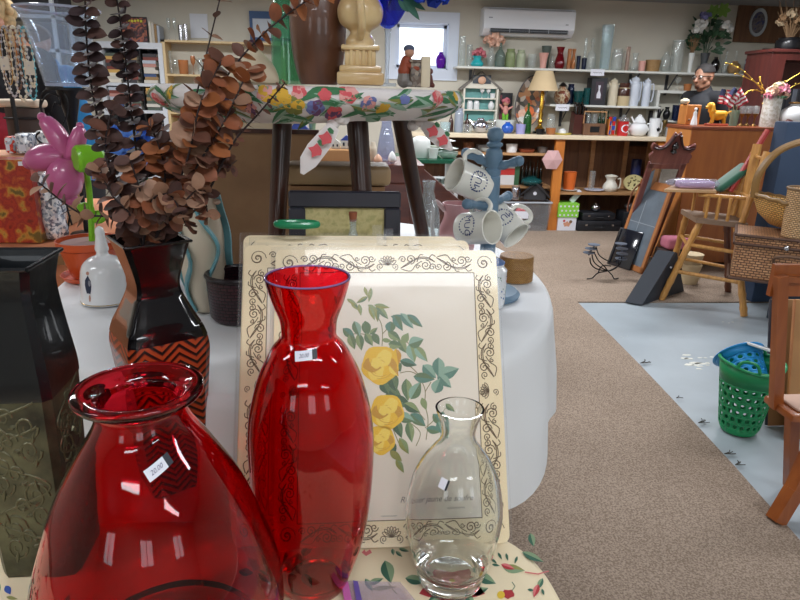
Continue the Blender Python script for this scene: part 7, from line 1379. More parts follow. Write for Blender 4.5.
for (x, d, x2) in ((-5, -2, -6), (-4, 2, -5), (6, -2, 7), (7, 2, 8.5)): g.cap(q(x, 8, d), q(x+.3*(x2-x), 4, d), 2.0*u, 1.4*u, 10).cap(q(x+.3*(x2-x), 4, d), q(x2, .8, d), 1.4*u, 1.2*u, 10).cap(q(x2, .9, d), q(x2-1.2, .8, d), 1.2*u, 1.0*u, 8)
for d in (-3, 3): g.cap(q(-7.5, 17.5, d), q(-7, 12.5, d*1.1), 1.3*u, 1.9*u, 10)
g.cap(q(9, 10.5), q(13, 12.5), 1.3*u, .7*u, 8).cap(q(0, 6.5, 0), q(4, 7, 0), 3*u, 2.6*u)
o = g.build('dog_body', mat('mustard', (224, 160, 36), .4, bump=.3, bscale=120), dg); r_ = o.modifiers.new('remesh', 'REMESH'); r_.mode = 'VOXEL'; r_.voxel_size = .0035; r_.use_smooth_shade = True; s_ = o.modifiers.new('smooth', 'SMOOTH'); s_.iterations = 3; s_.factor = .5
for d in (-1.2, 1.2): MB().sph(q(-11.2, 18.2, d*1.1), .5*u, 8, 6).build('eye', M_lac, dg)
MB().sph(q(-14.0, 16.2), .8*u, 8, 6).build('nose', M_lac, dg)
a, b = PY(691, 124, 5.31), PY(699, 107, 5.31); t = thing('white_figurine', 'white standing figurine at the left end of the dresser top', 'figurine', ((a.x+b.x)/2, 5.31, DZ)); h = b.z-DZ
MB().lathe(spl([(.026, 0), (.028, .01), (.016, h*.5), (.014, h*.7), (.006, h*.78)], 4)+[(1e-4, h*.78)], 16).build('robe', W_cer, t); MB().sph((0, 0, h*.88), .013, 12, 8).build('head', W_cer, t); MB().box(.012, .012, 0, .03, .03, h*.95).build('dark_backing', M_lac, t)
a, b = PY(685, 124, 5.45), PY(702, 105, 5.45); t = thing('wooden_box', 'honey coloured wooden box standing behind the white figurine', 'box', ((a.x+b.x)/2, 5.45, DZ)); w2 = b.x-a.x; MB().rbox(-w2/2, 0, 0, w2/2, .14, b.z-DZ, .004, 1).build('box_body', M_ods, t); MB().sph((-w2*.28, -.006, .04), .010, 10, 6).build('knob', M_brn, t)
it_('white_cap_jar', 'small cream domed jar on top of the honey wooden box', 'jar', 681, 690, 98, 'round', M_cc, b.z+.004, 5.50, solid=True)
o = ond('flag_cup', 'pale green glass cup holding small striped flags', 'cup', 731, 740, 110, 'tumb', glass('sage_glass', (190, 206, 190), .5, (170, 190, 170)), 5.37); w2, h2 = T_[o.name]
def flag(dx0, px0, py0, px1, py1, label, w_px=14, h_px=20, rot=0, dY_=0):
    c = PY((px0+px1)/2, (py0+py1)/2, 5.35+dY_); t = thing('small_flag', label, 'flag', (o.location.x+dx0, o.location.y+dY_*.3, DZ+.014)); loc_ = c-V(t.location)
    tp_ = loc_+V((0, 0, mm(h_px/2, 5))); MB().tube([(0, 0, 0), tuple(tp_)], .003, 6).build('stick', M_pl, t)
    W_, H_ = mm(w_px, 5), mm(h_px, 5); m_ = MB(); nx, ns = 8, 9; m4 = Matrix.Translation(loc_) @ Matrix.Rotation(rot, 4, 'Y'); m_.M = m4
    f = lambda i, j: (-W_/2+W_*i/nx, .010*sin(i*1.5+j*.3), -H_/2+H_*j/ns)
    for j in range(ns):
        for i in range(nx):
            m_.mi = 2 if (i < 4 and j >= 5) else (0 if j % 2 == 0 else 1); m_.add([f(i, j), f(i+1, j), f(i+1, j+1), f(i, j+1)], [(0, 1, 2, 3)])
    m_.M = None; m_.build('flag_cloth', [mat('flag_red', (176, 48, 66), .8), mat('flag_white', (226, 220, 220), .8), mat('flag_navy', (50, 56, 90), .8)], t, smooth=60)
flag(-.01, 720, 88, 730, 106, 'small red white and blue striped flag, left in the sage cup', 12, 15, R(8), .03); flag(0, 727, 88, 738, 108, 'small red white and blue striped flag, middle in the sage cup', 13, 18, R(35), 0); flag(.01, 735, 88, 744, 108, 'small red white and blue striped flag, right in the sage cup', 13, 18, R(-35), .015)
gb2 = mat('antique_brass', (130, 96, 50), .4, .7)
for i, px in enumerate((744, 750, 757)):
    o = ond('goblet', ('brass footed glass goblet, left of the three on the dresser', 'brass footed glass goblet, middle of the three on the dresser', 'brass footed glass goblet, right of the three on the dresser')[i], 'goblet', px-3.3, px+3.3, 106, 'wine', g1, 5.31+.03*(i % 2), group='brass footed goblets'); w2, h2 = T_[o.name]; MB().lathe([(1e-4, 0), (.024, 0), (.02, .01), (.006, .02), (.006, h2*.42), (.022, h2*.56), (.024, h2*.62), (1e-4, h2*.58)], 16).build('brass_foot', gb2, o)
o = ond('floral_vase', 'white textured vase full of pink and white flowers on the dresser', 'vase', 765, 782, 98, 'cyl', speckle('white_textured', [(214, 212, 204), (196, 190, 176), (222, 220, 214)], 60, .5, bump=.4), 5.35, wall=.006); w2, h2 = T_[o.name]
for dx, dz, r, m_2 in ((-.02, .05, .05, M_pc), (.045, .07, .055, mat('rose_petals', (226, 150, 170), .7)), (-.05, .02, .04, MC['rose_petals']), (.01, .09, .045, mat('cream_petals', (226, 214, 180), .7)), (.07, .02, .04, M_pc)): m_ = MB(); bloom(m_, (dx, -.02, h2+dz), r, 34, .45); m_.build('flower_head', m_2, o, smooth=0)
m_ = MB()
for k in range(14): a = k*.45; leaf3(m_, (.05*cos(a), .04*sin(a)-.01, h2), (cos(a), sin(a)-.2, .3), (0, -1, .3), .06, .025, .1, False)
m_.build('leaves', MC['bouquet_green'], o, smooth=50)
o = ond('ornate_bowl', 'white pierced ceramic bowl with gold rim at the right end of the dresser', 'bowl', 783, 812, 103, 'round', mat('white_pierced', (216, 218, 218), .35, bump=.2, bscale=60), 5.29, solid=False, n=36); w2, h2 = T_[o.name]; m_ = MB(); m_.tube([(w2*.235*cos(2*pi*i/36), w2*.235*sin(2*pi*i/36), h2) for i in range(36)], .008, 8, closed=True); m_.build('gold_rim', gb2, o); m_ = MB()
for k in range(18): a = -pi/2+k*.2-1.7; m_.sph((w2*.43*cos(a), w2*.43*sin(a), h2*.62), .005, 6, 4)
m_.build('piercings', M_dk, o)
M_gd = mat('gold_glitter', (216, 180, 80), .35, .8)
for i, (tips, lab) in enumerate((([(766, 96), (745, 72), (727, 63)], 'curving gold glitter twig, reaching furthest left behind the flowers'), ([(768, 98), (758, 84), (736, 73)], 'gold glitter twig with beads below the longest one'), ([(766, 96), (762, 85), (759, 77)], 'short upright gold glitter twig'), ([(772, 98), (786, 82), (806, 70)], 'gold glitter twig reaching right out of the vase'), ([(776, 100), (790, 88), (808, 80)], 'second gold glitter twig leaning right'), ([(766, 95), (752, 90), (740, 97), (728, 95)], 'drooping gold glitter twig above the flags'))):
    base = V((o.location.x-.1, 5.40, DZ+.1)); P_ = [tuple(PY(a, b, 5.42)-base) for a, b in tips]; P_ = [(0, 0, 0)]+P_ if False else [tuple(V(P_[0])-V((0, -.02, .09)))]+P_
    t = thing('glitter_twig', lab, 'twig', base, group='gold twigs in the flower vase'); s_ = spl(P_, 6); MB().tube(s_, [.0032]*len(s_), 6).build('twig', M_gd, t); m_ = MB()
    for k in range(2, len(s_), 2): m_.sph(V(s_[k])+V((random.uniform(-.01, .01), 0, random.uniform(-.008, .008))), .0075, 8, 6)
    m_.build('beads', M_gd, t)
M_dr = wood('oxblood_wood', (96, 44, 38), (72, 32, 30), .4, 2, 'Z'); a = PY(772, 60, 5.9); zt_ = PY(790, 49, 5.9).z; w = 1.0
dc = thing('oxblood_cabinet', 'dark red wooden cabinet with an open niche of binders, far right', 'cabinet', (a.x, 5.9, 0)); n0 = PY(786, 60, 5.9).x-a.x; nz0, nz1 = PY(790, 118, 5.9).z, PY(790, 60, 5.9).z
MB().box(0, 0, 0, n0, .4, zt_-.03).build('side_panel', M_dr, dc); MB().box(w-.05, 0, 0, w, .4, zt_-.03).build('side_panel', M_dr, dc); MB().rbox(-.02, -.02, zt_-.03, w+.02, .42, zt_, .008, 2).build('top', M_dr, dc); MB().box(n0, .38, 0, w-.05, .4, zt_-.03).build('back_panel', M_dr, dc); MB().box(n0, 0, nz1, w-.05, .38, zt_-.03).build('header', M_dr, dc); MB().box(n0, 0, 0, w-.05, .38, nz0).build('lower_box', M_dr, dc)
for k in range(7): o = solo('binder', MB().rbox(0, 0, 0, .045, .22, .26, .003, 1), (mat('binder_black', (26, 28, 36), .5), mat('binder_grey', (84, 88, 98), .5))[k == 3], 'black binder standing in the niche of the dark red cabinet' if k != 3 else 'grey binder standing between black ones in the dark red cabinet', 'binder', (a.x+n0+.02+k*.05, 5.95, nz0+.002), group='binders in the dark red cabinet' if k != 3 else None)
o = it_('black_pot', 'black pot of dried flowers on top of the dark red cabinet', 'pot', 778, 802, 38, 'jar', MC['black_glaze'], zt_, 6.08, solid=False); w2, h2 = T_[o.name]; m_ = MB(); random.seed(2)
for k in range(40): a_ = random.uniform(0, 6.28); rr = random.uniform(.02, .16); m_.tube([(0, 0, h2*.5), (rr*.5*cos(a_), rr*.5*sin(a_), h2+.1), (rr*cos(a_), rr*sin(a_), h2+random.uniform(.12, .34))], .0025, 4)
m_.build('dry_stems', MC['dry_grass'], o); 
for k in range(8): m_ = MB(); a_ = k*.8; bloom(m_, (.10*cos(a_), .08*sin(a_), h2+.14+.03*(k % 3)), .045, 18, .45); m_.build('dried_bloom', (MC['dry_grass'], mat('pale_dry', (176, 156, 126), .8))[k % 2], o, smooth=0)
a, b = PY(752, 48, 6.9), PY(830, 0, 6.9); solo('brown_wall_panel', MB().box(0, 0, 0, b.x-a.x, .03, b.z-a.z+.1), M_brn, 'dark brown wooden board fixed high on the back wall at the right', 'panel', (a.x, YW-.035, PY(752, 30, 7.2).z-.12))
c_ = PY(761, 22, 7.2); t = thing('oval_plaque', 'blue and white oval picture plate hung high at the right', 'plate', (c_.x, YW-.04, c_.z)); Rx, Rz = mm(8.5, 7.3), mm(12.5, 7.3); n = 32
rg = lambda k, y: [(Rx*k*cos(2*pi*i/n), y, Rz*k*sin(2*pi*i/n)) for i in range(n)]
m_ = MB(); rr_ = [rg(.76, -.012), rg(1, -.02), rg(1, -.002), rg(.01, -.002)]; m_.add([p for r in rr_ for p in r], [(j*n+i, j*n+(i+1) % n, (j+1)*n+(i+1) % n, (j+1)*n+i) for j in range(3) for i in range(n)]); m_.build('rim', mat('pale_rim', (176, 184, 190), .4), t)
m_ = MB(); m_.add(rg(.77, -.012), [tuple(range(n))]); m_.build('picture', speckle('blue_scene', [(50, 56, 76), (90, 84, 92), (120, 110, 110), (60, 66, 110)], 24, .4, kind='N'), t, smooth=0)
M_nv = mat('navy_fabric', (52, 70, 96), .8, bump=.1, bscale=80)
a, b = PY(772, 200, 4.2), PY(840, 123, 4.2); solo('navy_board', MB().rbox(a.x, 4.2, .006, b.x, 4.34, b.z, .01, 2), M_nv, 'tall navy blue panel standing behind the wicker baskets', 'panel')
M_mw = wood('mirror_mahogany', (136, 84, 76), (108, 60, 56), .3, 3, 'Z', coat=.4); M_mir = mat('mirror_glass', (190, 200, 206), .04, 1)
my_ = 4.72; a = PZ(647, 262, 0); fw_ = V((1, 0, 0))
def plane_of(o, bl, br, tl):
    bl, br, tl = V(bl), V(br), V(tl); x = (br-bl).normalized(); z = (tl-bl); L_ = z.length; z = (z-x*z.dot(x)).normalized(); y = z.cross(x); c = (bl+br)/2
    o.matrix_world = Matrix(((x.x, y.x, z.x, c.x), (x.y, y.y, z.y, c.y), (x.z, y.z, z.z, c.z), (0, 0, 0, 1))); return (br-bl).length, L_
cm_ = thing('crested_mirror', 'mahogany mirror with scrolled crest leaning behind the chalkboard', 'mirror', (0, 0, 0))
bl = PZ(618, 256, .012); W_m, Lq = plane_of(cm_, bl, bl+V((.31, -.03, 0)), PY(652, 163, 5.12)); 
f_ = MB(); f_.rbox(-W_m/2, 0, 0, -W_m/2+.045, .03, .98, .004, 1).rbox(W_m/2-.045, 0, 0, W_m/2, .03, .98, .004, 1).rbox(-W_m/2, 0, 0, W_m/2, .03, .05, .004, 1).rbox(-W_m/2, 0, .93, W_m/2, .03, .985, .004, 1); f_.build('frame', M_mw, cm_)
MB().box(-W_m/2+.04, .012, .04, W_m/2-.04, .018, .94).build('mirror_glass', M_mir, cm_)
hw = W_m/2+.02; P_ = [(-hw*.92, .985), (hw*.92, .985), (hw*1.05, 1.03), (hw*1.12, 1.08), (hw*.98, 1.12), (hw*1.16, 1.17), (hw*1.08, 1.23), (hw*.8, 1.19), (hw*.52, 1.20), (hw*.30, 1.27), (hw*.16, 1.36), (hw*.04, 1.34), (-hw*.04, 1.34), (-hw*.16, 1.36), (-hw*.30, 1.27), (-hw*.52, 1.20), (-hw*.8, 1.19), (-hw*1.08, 1.23), (-hw*1.16, 1.17), (-hw*.98, 1.12), (-hw*1.12, 1.08), (-hw*1.05, 1.03)]
m_ = MB(); C0 = (0, 1.1); ip = spl(P_+[P_[0]], 3)[:-1]; nn = len(ip)
m_.add([(x, 0, z) for x, z in ip]+[(x, .022, z) for x, z in ip]+[(0, 0, 1.1), (0, .022, 1.1)], [(i, (i+1) % nn, nn+(i+1) % nn, nn+i) for i in range(nn)]+[(i, (i+1) % nn, 2*nn) for i in range(nn)]+[(nn+i, nn+(i+1) % nn, 2*nn+1) for i in range(nn)]); m_.build('scrolled_crest', M_mw, cm_)
m_ = MB()
for s_ in (-1, 1): m_.tube(spl([(s_*hw*1.05, -.012, 1.19), (s_*hw*.8, -.014, 1.175), (s_*hw*.5, -.014, 1.19), (s_*hw*.28, -.014, 1.26), (s_*hw*.14, -.012, 1.34)], 5), [.012]*21, 8)
m_.build('carved_moulding', mat('dark_mould', (56, 28, 30), .3), cm_); m_ = MB().lathe([(1e-4, -.09), (.012, -.08), (.03, -.05), (.018, -.02), (.03, .01), (.022, .04), (.010, .06), (1e-4, .075)], 14, (0, -.02, 1.2)); m_.build('urn_finial', M_lac, cm_)
for c_ in cm_.children:
    c_.scale = (1, 1, Lq/.985)
    if c_.name.split('.')[0] in ('scrolled_crest', 'carved_moulding', 'urn_finial'):
        for v_ in c_.data.vertices: v_.co.z = .985+(v_.co.z-.985)*.72; v_.co.x *= .88
M_fr = wood('maple_frame', (186, 124, 74), (166, 104, 60), .4, 3, 'Z')
A_ = PZ(633, 271, 0); B_f = PZ(622, 268, 0)
cb_ = thing('chalkboard', 'long slate board in a light wooden frame leaning to the right', 'chalkboard', (0, 0, 0))
bl, br = PZ(612, 262, .008), PZ(641, 274, .008); Wc, Lh = plane_of(cb_, bl, br, PY(648, 181, bl.y-.06))
f_ = MB(); f_.rbox(-Wc/2, 0, 0, -Wc/2+.035, .025, Lh, .004, 1).rbox(Wc/2-.035, 0, 0, Wc/2, .025, Lh, .004, 1).rbox(-Wc/2, 0, 0, Wc/2, .025, .05, .004, 1).rbox(-Wc/2, 0, Lh-.07, Wc/2, .025, Lh, .004, 1); f_.build('frame', M_fr, cb_); MB().box(-Wc/2+.03, .008, .045, Wc/2-.03, .014, Lh-.06).build('slate', mat('slate_board', (104, 116, 128), .3, noise=.15, nscale=6), cb_); MB().tube(spl([(-Wc/2+.02, -.004, Lh-.04), (-Wc/2-.02, -.02, Lh-.12), (-Wc/2-.03, -.01, Lh-.26), (-Wc/2-.02, 0, Lh-.30)], 4), .008, 6).build('leather_strap', mat('leather', (120, 70, 44), .6), cb_)
m_ = MB(); m_.box(-Wc/2+.035, .0065, .40, Wc/2-.035, .008, .405).box(-.05, .0065, .30, -.045, .008, .6); m_.build('chalk_mark', mat('chalk', (160, 168, 176), .8), cb_)
tr = thing('folding_board', 'glossy black folding board leaning against the chalkboard', 'board', (0, 0, 0)); bl = PZ(602, 262, .008); plane_of(tr, bl, PZ(634, 272, .008), PY(621, 228, bl.y-.02)); MB().rbox(-.13, 0, 0, .13, .02, .34, .006, 2).build('board', mat('gloss_black', (20, 24, 36), .12, coat=.8), tr)
MB().rbox(-.11, -.006, .01, -.10, 0, .33, .002, 1).build('edge_strip', M_dk, tr)
cn = thing('candelabra', 'low black iron candelabra with grey saucer cups on the carpet', 'candelabra', (PZ(603, 280, 0).x, PZ(603, 280, 0).y, .006)); cY = PZ(603, 280, 0).y
def cq(px, py, d=0): w_ = PY(px, py, cY+d); return (w_.x-cn.location.x, w_.y-cn.location.y, max(.004, w_.z-.006))
for P_, nm in (([(587, 279), (592, 279), (598, 273), (608, 271)], 'foot'), ([(608, 271), (612, 275), (614, 281), (618, 281)], 'foot'), ([(590, 258), (591, 264), (597, 269), (608, 271)], 'arm'), ([(592, 255), (594, 262), (600, 267), (608, 271)], 'arm'), ([(594, 252), (598, 260), (604, 266), (608, 271)], 'arm'), ([(619, 262), (617, 267), (612, 270), (608, 271)], 'arm'), ([(622, 255), (620, 264), (613, 269), (608, 271)], 'arm'), ([(596, 247), (600, 256), (612, 262), (620, 258)], 'arm'), ([(598, 273), (602, 266), (611, 266)], 'arm')):
    MB().tube(spl([cq(a, b, .02*(i % 2)) for i, (a, b) in enumerate(P_)], 5), .005, 6).build(nm, M_ir, cn)
M_cg = mat('cup_grey', (104, 114, 130), .4)
for px, py in ((589, 253), (591, 249), (594, 245), (621, 259), (622, 254), (622, 249), (621, 244)):
    m_ = MB().lathe([(.006, -.02), (.010, -.004), (.046, 0), (.048, .006), (.01, .004), (1e-4, .003)], 18); o = m_.build('saucer_cup', M_cg, cn); o.location = cq(px, py, .02)
A_, Bq = PZ(625, 303, 0), PZ(642, 305, 0)
w0 = PZ(634, 303, 0); wd_2 = thing('wedge_panel', 'tall thin black wedge shaped case leaning right beside the high chair', 'case', (w0.x, w0.y, .006)); wd_2.rotation_euler = (0, 0, R(-10))
Aw, Cw = PZ(642, 305, .006), PZ(684, 291, .006); Bw = PY(675, 252, Aw.y+.12); Ew = PZ(625, 302, .006)-Aw; wd_2.location = (0, 0, 0); wd_2.rotation_euler = (0, 0, 0)
T3 = [Aw, Cw, Bw+V((.05, .06, -.02)), Bw]; m_ = MB(); m_.add(T3+[p+Ew for p in T3], [(0, 1, 2, 3), (4, 5, 6, 7), (0, 1, 5, 4), (1, 2, 6, 5), (2, 3, 7, 6), (3, 0, 4, 7)]); m_.build('case_body', mat('charcoal_vinyl', (44, 50, 60), .55), wd_2)
q_ = (Aw+Cw+Bw*2)/4; MB().sph(q_+V((0, -.004, .06)), .008, 8, 6).build('rivet', M_stk, wd_2)
M_bam = wood('bamboo', (206, 154, 84), (176, 122, 60), .4, 6, 'Z', coat=.2); M_seat = mat('worn_seat', (128, 104, 84), .6, noise=.1, nscale=12)
hc_ = thing('high_chair', 'turned bamboo style wooden high chair with splayed legs', 'high chair', (0, 0, 0))
f1, f2, b1, b2 = PZ(661, 300, 0), PZ(744, 316, 0), PZ(676, 283, 0), PZ(728, 292, 0)
t1 = PY(700, 224, 4.25); t2 = PY(737, 226, 4.05); t3 = V((t1.x+.06, t1.y+.30, t1.z+.01)); t4 = V((t2.x+.10, t2.y+.28, t2.z+.01))
t1.z = t2.z = t3.z = t4.z = sum((t1.z, t2.z))/2
def rod(a, b, r=.023, nm='leg', rings=True, m=None):
    a, b = V(a), V(b); n = 24; pts = [a.lerp(b, i/n) for i in range(n+1)]; rs = [r*(1+.16*(rings and i in (3, 8, 13, 18, 22))) for i in range(n+1)]; MB().tube(pts, rs, 10).build(nm, m or M_bam, hc_)
M_dkl = wood('dark_bamboo', (120, 74, 54), (96, 56, 42), .4, 6, 'Z')
rod(t1, f1); rod(t2, f2); rod(t3, b1+V((.0, .12, 0))); rod(t4, b2, m=M_dkl)
for k, (u0, u1) in enumerate(((.28, .30), (.62, .64))):
    rod(t1.lerp(f1, u0), t2.lerp(f2, u0), .014, 'stretcher', False); rod(t3.lerp(b1+V((0, .12, 0)), u1), t4.lerp(b2, u1), .013, 'stretcher', False); rod(t1.lerp(f1, u1), t3.lerp(b1+V((0, .12, 0)), u1), .013, 'stretcher', False)
sc_ = [t1+V((-.05, -.03, 0)), t2+V((.06, -.03, 0)), t4+V((.06, .04, 0)), t3+V((-.03, .04, 0))]; m_ = MB(); m_.add([(p.x, p.y, t1.z) for p in sc_]+[(p.x, p.y, t1.z+.035) for p in sc_], [(0, 1, 2, 3), (4, 5, 6, 7), (0, 1, 5, 4), (1, 2, 6, 5), (2, 3, 7, 6), (3, 0, 4, 7)]); m_.build('seat', M_seat, hc_)
az = PY(716, 196, 4.2).z; zS = t1.z+.035; bt2 = PY(768, 150, 4.25)
A1, A2 = t1, t3; B1, B2 = t2, t4; bw = bt2.z-zS
for P_, Q_ in ((A1, B1), (A2, B2)):
    for u in (.12, .42, .72): q_ = P_.lerp(Q_, u); rod((q_.x, q_.y, zS), (q_.x, q_.y, az), .011, 'spindle', True)
    rod((P_.x-.05, P_.y, az), (Q_.x+.10, Q_.y, az+.005), .014, 'arm', False)
for P_ in (B1, B2): rod((P_.x+.03, P_.y, zS), (P_.x+.03+.10, P_.y+.03, zS+bw), .022, 'back_post')
for u in (.35, .9): rod((B1.x+.03+.10*u, B1.y+.03*u, zS+bw*u), (B2.x+.03+.10*u, B2.y+.03*u, zS+bw*u), .013, 'back_rail', False)
tA, tB, tC, tD = PY(664, 190, A1.y-.02), PY(716, 193, A1.y-.05), A1.lerp(B1, .45), A2; tzz = az+.022; m_ = MB(); m_.add([(p.x, p.y, z) for z in (tzz-.002, tzz+.016) for p in (tA, tB, A2.lerp(B2, .5), A2+V((-.12, 0, 0)))], [(0, 1, 2, 3), (4, 5, 6, 7), (0, 1, 5, 4), (1, 2, 6, 5), (2, 3, 7, 6), (3, 0, 4, 7)]); m_.build('tray', mat('tray_wood', (186, 150, 110), .45), hc_)
pz = tzz+.018; pq_ = PY(691, 187, A1.y+.06)
pg = thing('wrapped_package', 'lilac cloth package in crinkled clear wrap on the high chair tray', 'package', (pq_.x, A1.y+.06, pz)); pg.rotation_euler = (0, 0, R(-6)); MB().rbox(-.10, -.045, 0, .15, .045, .05, .014, 3).build('cloth_bundle', mat('lilac_cloth', (190, 160, 190), .6), pg)
m_ = MB(); m_.lathe([(1e-4, -.19), (.03, -.17), (.055, -.10), (.06, .1), (.05, .17), (1e-4, .2)], 16, fn=lambda t, r, z: (r*(1+.15*sin(4*t+z*50)), z)); m_.v = [V((v.z, v.x*.95, .030+v.y*.55+.004)) for v in m_.v]; m_.build('clear_wrap', glass('crinkle_wrap', (236, 236, 246), .18, (226, 226, 240), 1.45, .08), pg)
gp2 = thing('green_cushion', 'dark green velvet cushion propped in the high chair', 'cushion', (PY(716, 200, A1.y+.1).x+.01, A1.y+.16, az+.01)); gp2.rotation_euler = (R(-8), R(50), R(-10)); MB().rbox(-.025, -.09, 0.0, .025, .09, .30, .028, 3).build('cover', mat('green_velvet', (28, 88, 66), .85, sheen=.5), gp2)
nb0 = PY(748, 300, 3.7); nbx = thing('navy_crate', 'dark navy crate supporting the wicker trunk', 'crate', (nb0.x+.50, 3.74, .0)); zt_ = PY(740, 283, 3.55).z
MB().rbox(-.22, -.15, .0, .35, .14, zt_-.004, .008, 2).build('crate_body', mat('navy_plastic', (46, 62, 84), .5), nbx); MB().rbox(-.23, -.16, zt_-.05, .36, .15, zt_-.006, .006, 1).build('rim', MC['navy_plastic'], nbx); nbx.location.z = .0
wt = PY(737, 236, 3.6).z
M_wt = wicker('trunk_rattan', (172, 122, 84), (200, 150, 108), 32, .5)
tk = thing('picnic_hamper', 'brown wicker picnic trunk with looped handle, under the baskets', 'wicker trunk', (PY(737, 260, 3.62).x, 3.66, zt_)); tk.rotation_euler = (0, 0, R(-32)); h_ = wt-zt_
def uvbox(m_, x0, y0, z0, x1, y1, z1): return m_.box(x0, y0, z0, x1, y1, z1)
MB().box(0, 0, 0, .62, .36, h_*.80).build('trunk_body', M_wt, tk); MB().box(-.008, -.008, h_*.81, .628, .368, h_).build('lid', M_wt, tk)
m_ = MB()
for z_ in (.006, h_*.80, h_-.004):
    m_.tube([(-.008, -.010, z_), (.63, -.010, z_)], .010, 8); m_.tube([(-.010, -.008, z_), (-.010, .37, z_)], .010, 8)
m_.build('braided_edges', wicker('braid', (140, 92, 64), (170, 118, 84), 60), tk)
MB().tube(spl([(.22, -.015, h_*.45), (.22, -.06, h_*.62), (.30, -.075, h_*.68), (.38, -.06, h_*.62), (.38, -.015, h_*.45)], 5), .010, 8).build('handle', M_wt, tk); MB().tube([(.23, -.02, h_*.35), (.37, -.02, h_*.35)], .012, 8).build('latch_loop', M_wt, tk); MB().sph((.27, -.02, h_*.82), .018, 10, 6).build('clasp', MC['chrome'], tk)
bz = wt+.004; M_fb = wicker('gold_rattan', (228, 172, 92), (242, 196, 120), 34, .45)
c_ = V((PY(790, 215, 3.72).x+.06, 3.76, bz+.012)); hb_ = thing('handled_basket', 'golden oval wicker basket with tall hooped handle on the trunk', 'basket', c_); 
m_ = MB().lathe([(1e-4, 0), (.14, 0), (.22, .05), (.29, .16), (.282, .165), (.21, .06), (.13, .012), (1e-4, .012)], 40); o = m_.build('woven_bowl', M_fb, hb_, smooth=60); hb_.rotation_euler = (0, R(10), R(-15))
m_ = MB(); m_.tube([(.29*cos(t), .29*sin(t), .16+.004*sin(20*t)) for t in [2*pi*i/60 for i in range(60)]], .013, 8, closed=True); m_.build('braided_rim', M_fb, hb_)
q_ = [(-.285, 0, .14), (-.31, -.0, .28), (-.25, 0, .44), (-.10, 0, .54), (.06, 0, .55), (.2, 0, .46), (.285, 0, .25), (.285, 0, .14)]
for d in (-.014, .014): MB().tube(spl([(x, y+d, z) for x, y, z in q_], 6), .019, 8).build('hoop_handle', M_fb, hb_)
rb2 = thing('round_basket', 'small straight sided tan wicker basket beside the handled one', 'basket', (PY(796, 225, 3.52).x+.05, 3.56, bz+.0)); hh_ = PY(790, 190, 3.5).z-bz; M_tn = wicker('tan_rattan', (206, 162, 112), (226, 188, 142), 44, .55)
MB().lathe(vessel([(.075, 0), (.085, .004), (.10, hh_-.01), (.104, hh_)], .008), 36).build('woven_body', M_tn, rb2, smooth=60); m_ = MB(); m_.tube([(.10*cos(t), .10*sin(t), hh_) for t in [2*pi*i/40 for i in range(40)]], .008, 8, closed=True); m_.build('rim', M_tn, rb2)
for (q0, q1, r, m, lb, nm) in (((790, 120), (772, 152), .022, M_mw, 'dark mahogany rail slanting behind the basket handle', 'rail'), ((768, 130), (752, 156), .020, mat('red_lacquer', (170, 60, 56), .4), 'red lacquered rail end slanting beside the mahogany one', 'rail')):
    a_, b_ = PY(q0[0], q0[1], 4.35), PY(q1[0], q1[1], 4.35); d = (b_-a_); b2_ = a_+d*((0.02-a_.z)/d.z) if False else a_+d*3.0; b2_.z = max(b2_.z, .03)
    solo('slanted_rail', MB().tube([a_, a_+(b_-a_)*2.4], r, 10), m, lb, 'rail')
a, b = PY(764, 186, 4.1), PY(776, 154, 4.1); solo('bamboo_roll', MB().tube([(0, 0, 0), (.03, .02, b.z-a.z+.3)], [.035, .03], 14), M_bam, 'upright bamboo roll beside the high chair back', 'bamboo roll', (a.x, 4.28, a.z-.25))
M_ch = wood('chair_maple', (166, 92, 40), (140, 72, 30), .35, 3, 'Z', coat=.3)
ch = thing('wooden_chair', 'orange brown wooden chair cut off by the right edge', 'chair', (0, 0, 0)); cY_ = 1.90
pA = PY(781, 400, cY_); 
def bx3(p, q, w, d, nm, m=M_ch):
    p, q = V(p), V(q); ax_ = (q-p).normalized(); sx_2 = ax_.cross(V((0, 1, 0))).normalized() if abs(ax_.y) < .9 else V((1, 0, 0)); sy_2 = sx_2.cross(ax_).normalized(); m_ = MB(); vs = []
    for c in (p, q): vs += [c+sx_2*w/2+sy_2*d/2, c-sx_2*w/2+sy_2*d/2, c-sx_2*w/2-sy_2*d/2, c+sx_2*w/2-sy_2*d/2]
    m_.add(vs, [(0, 1, 2, 3), (4, 5, 6, 7), (0, 1, 5, 4), (1, 2, 6, 5), (2, 3, 7, 6), (3, 0, 4, 7)]); return m_.build(nm, m, ch)
ptop = PY(781, 276, cY_); pseat = PY(777, 402, cY_)
bx3((ptop.x, cY_, ptop.z), (pseat.x+.00, cY_, pseat.z-.02), .036, .03, 'back_post'); bx3((ptop.x+.02, cY_+.002, ptop.z-.01), (ptop.x+.42, cY_+.05, ptop.z-.05), .02, .02, 'top_rail')
m_ = MB(); pr0, pr1 = PY(778, 267, cY_-.01), PY(778, 296, cY_-.01); m_.box(pr0.x+.012, cY_+.016, pr1.z-.01, pr0.x+.46, cY_+.036, pr0.z); m_.build('backrest', M_ch, ch)
sz_ = pseat.z; sY0, sY1 = cY_-.22, cY_+.06; m_ = MB(); m_.rbox(pseat.x-.01, sY0+.12, sz_-.03, pseat.x+.46, sY1, sz_, .01, 2); m_.build('seat', M_ch, ch); m_ = MB(); m_.rbox(pseat.x+.02, sY0+.14, sz_+.001, pseat.x+.44, sY1-.02, sz_+.012, .006, 2); m_.build('seat_panel', mat('seat_beige', (196, 160, 140), .6), ch)
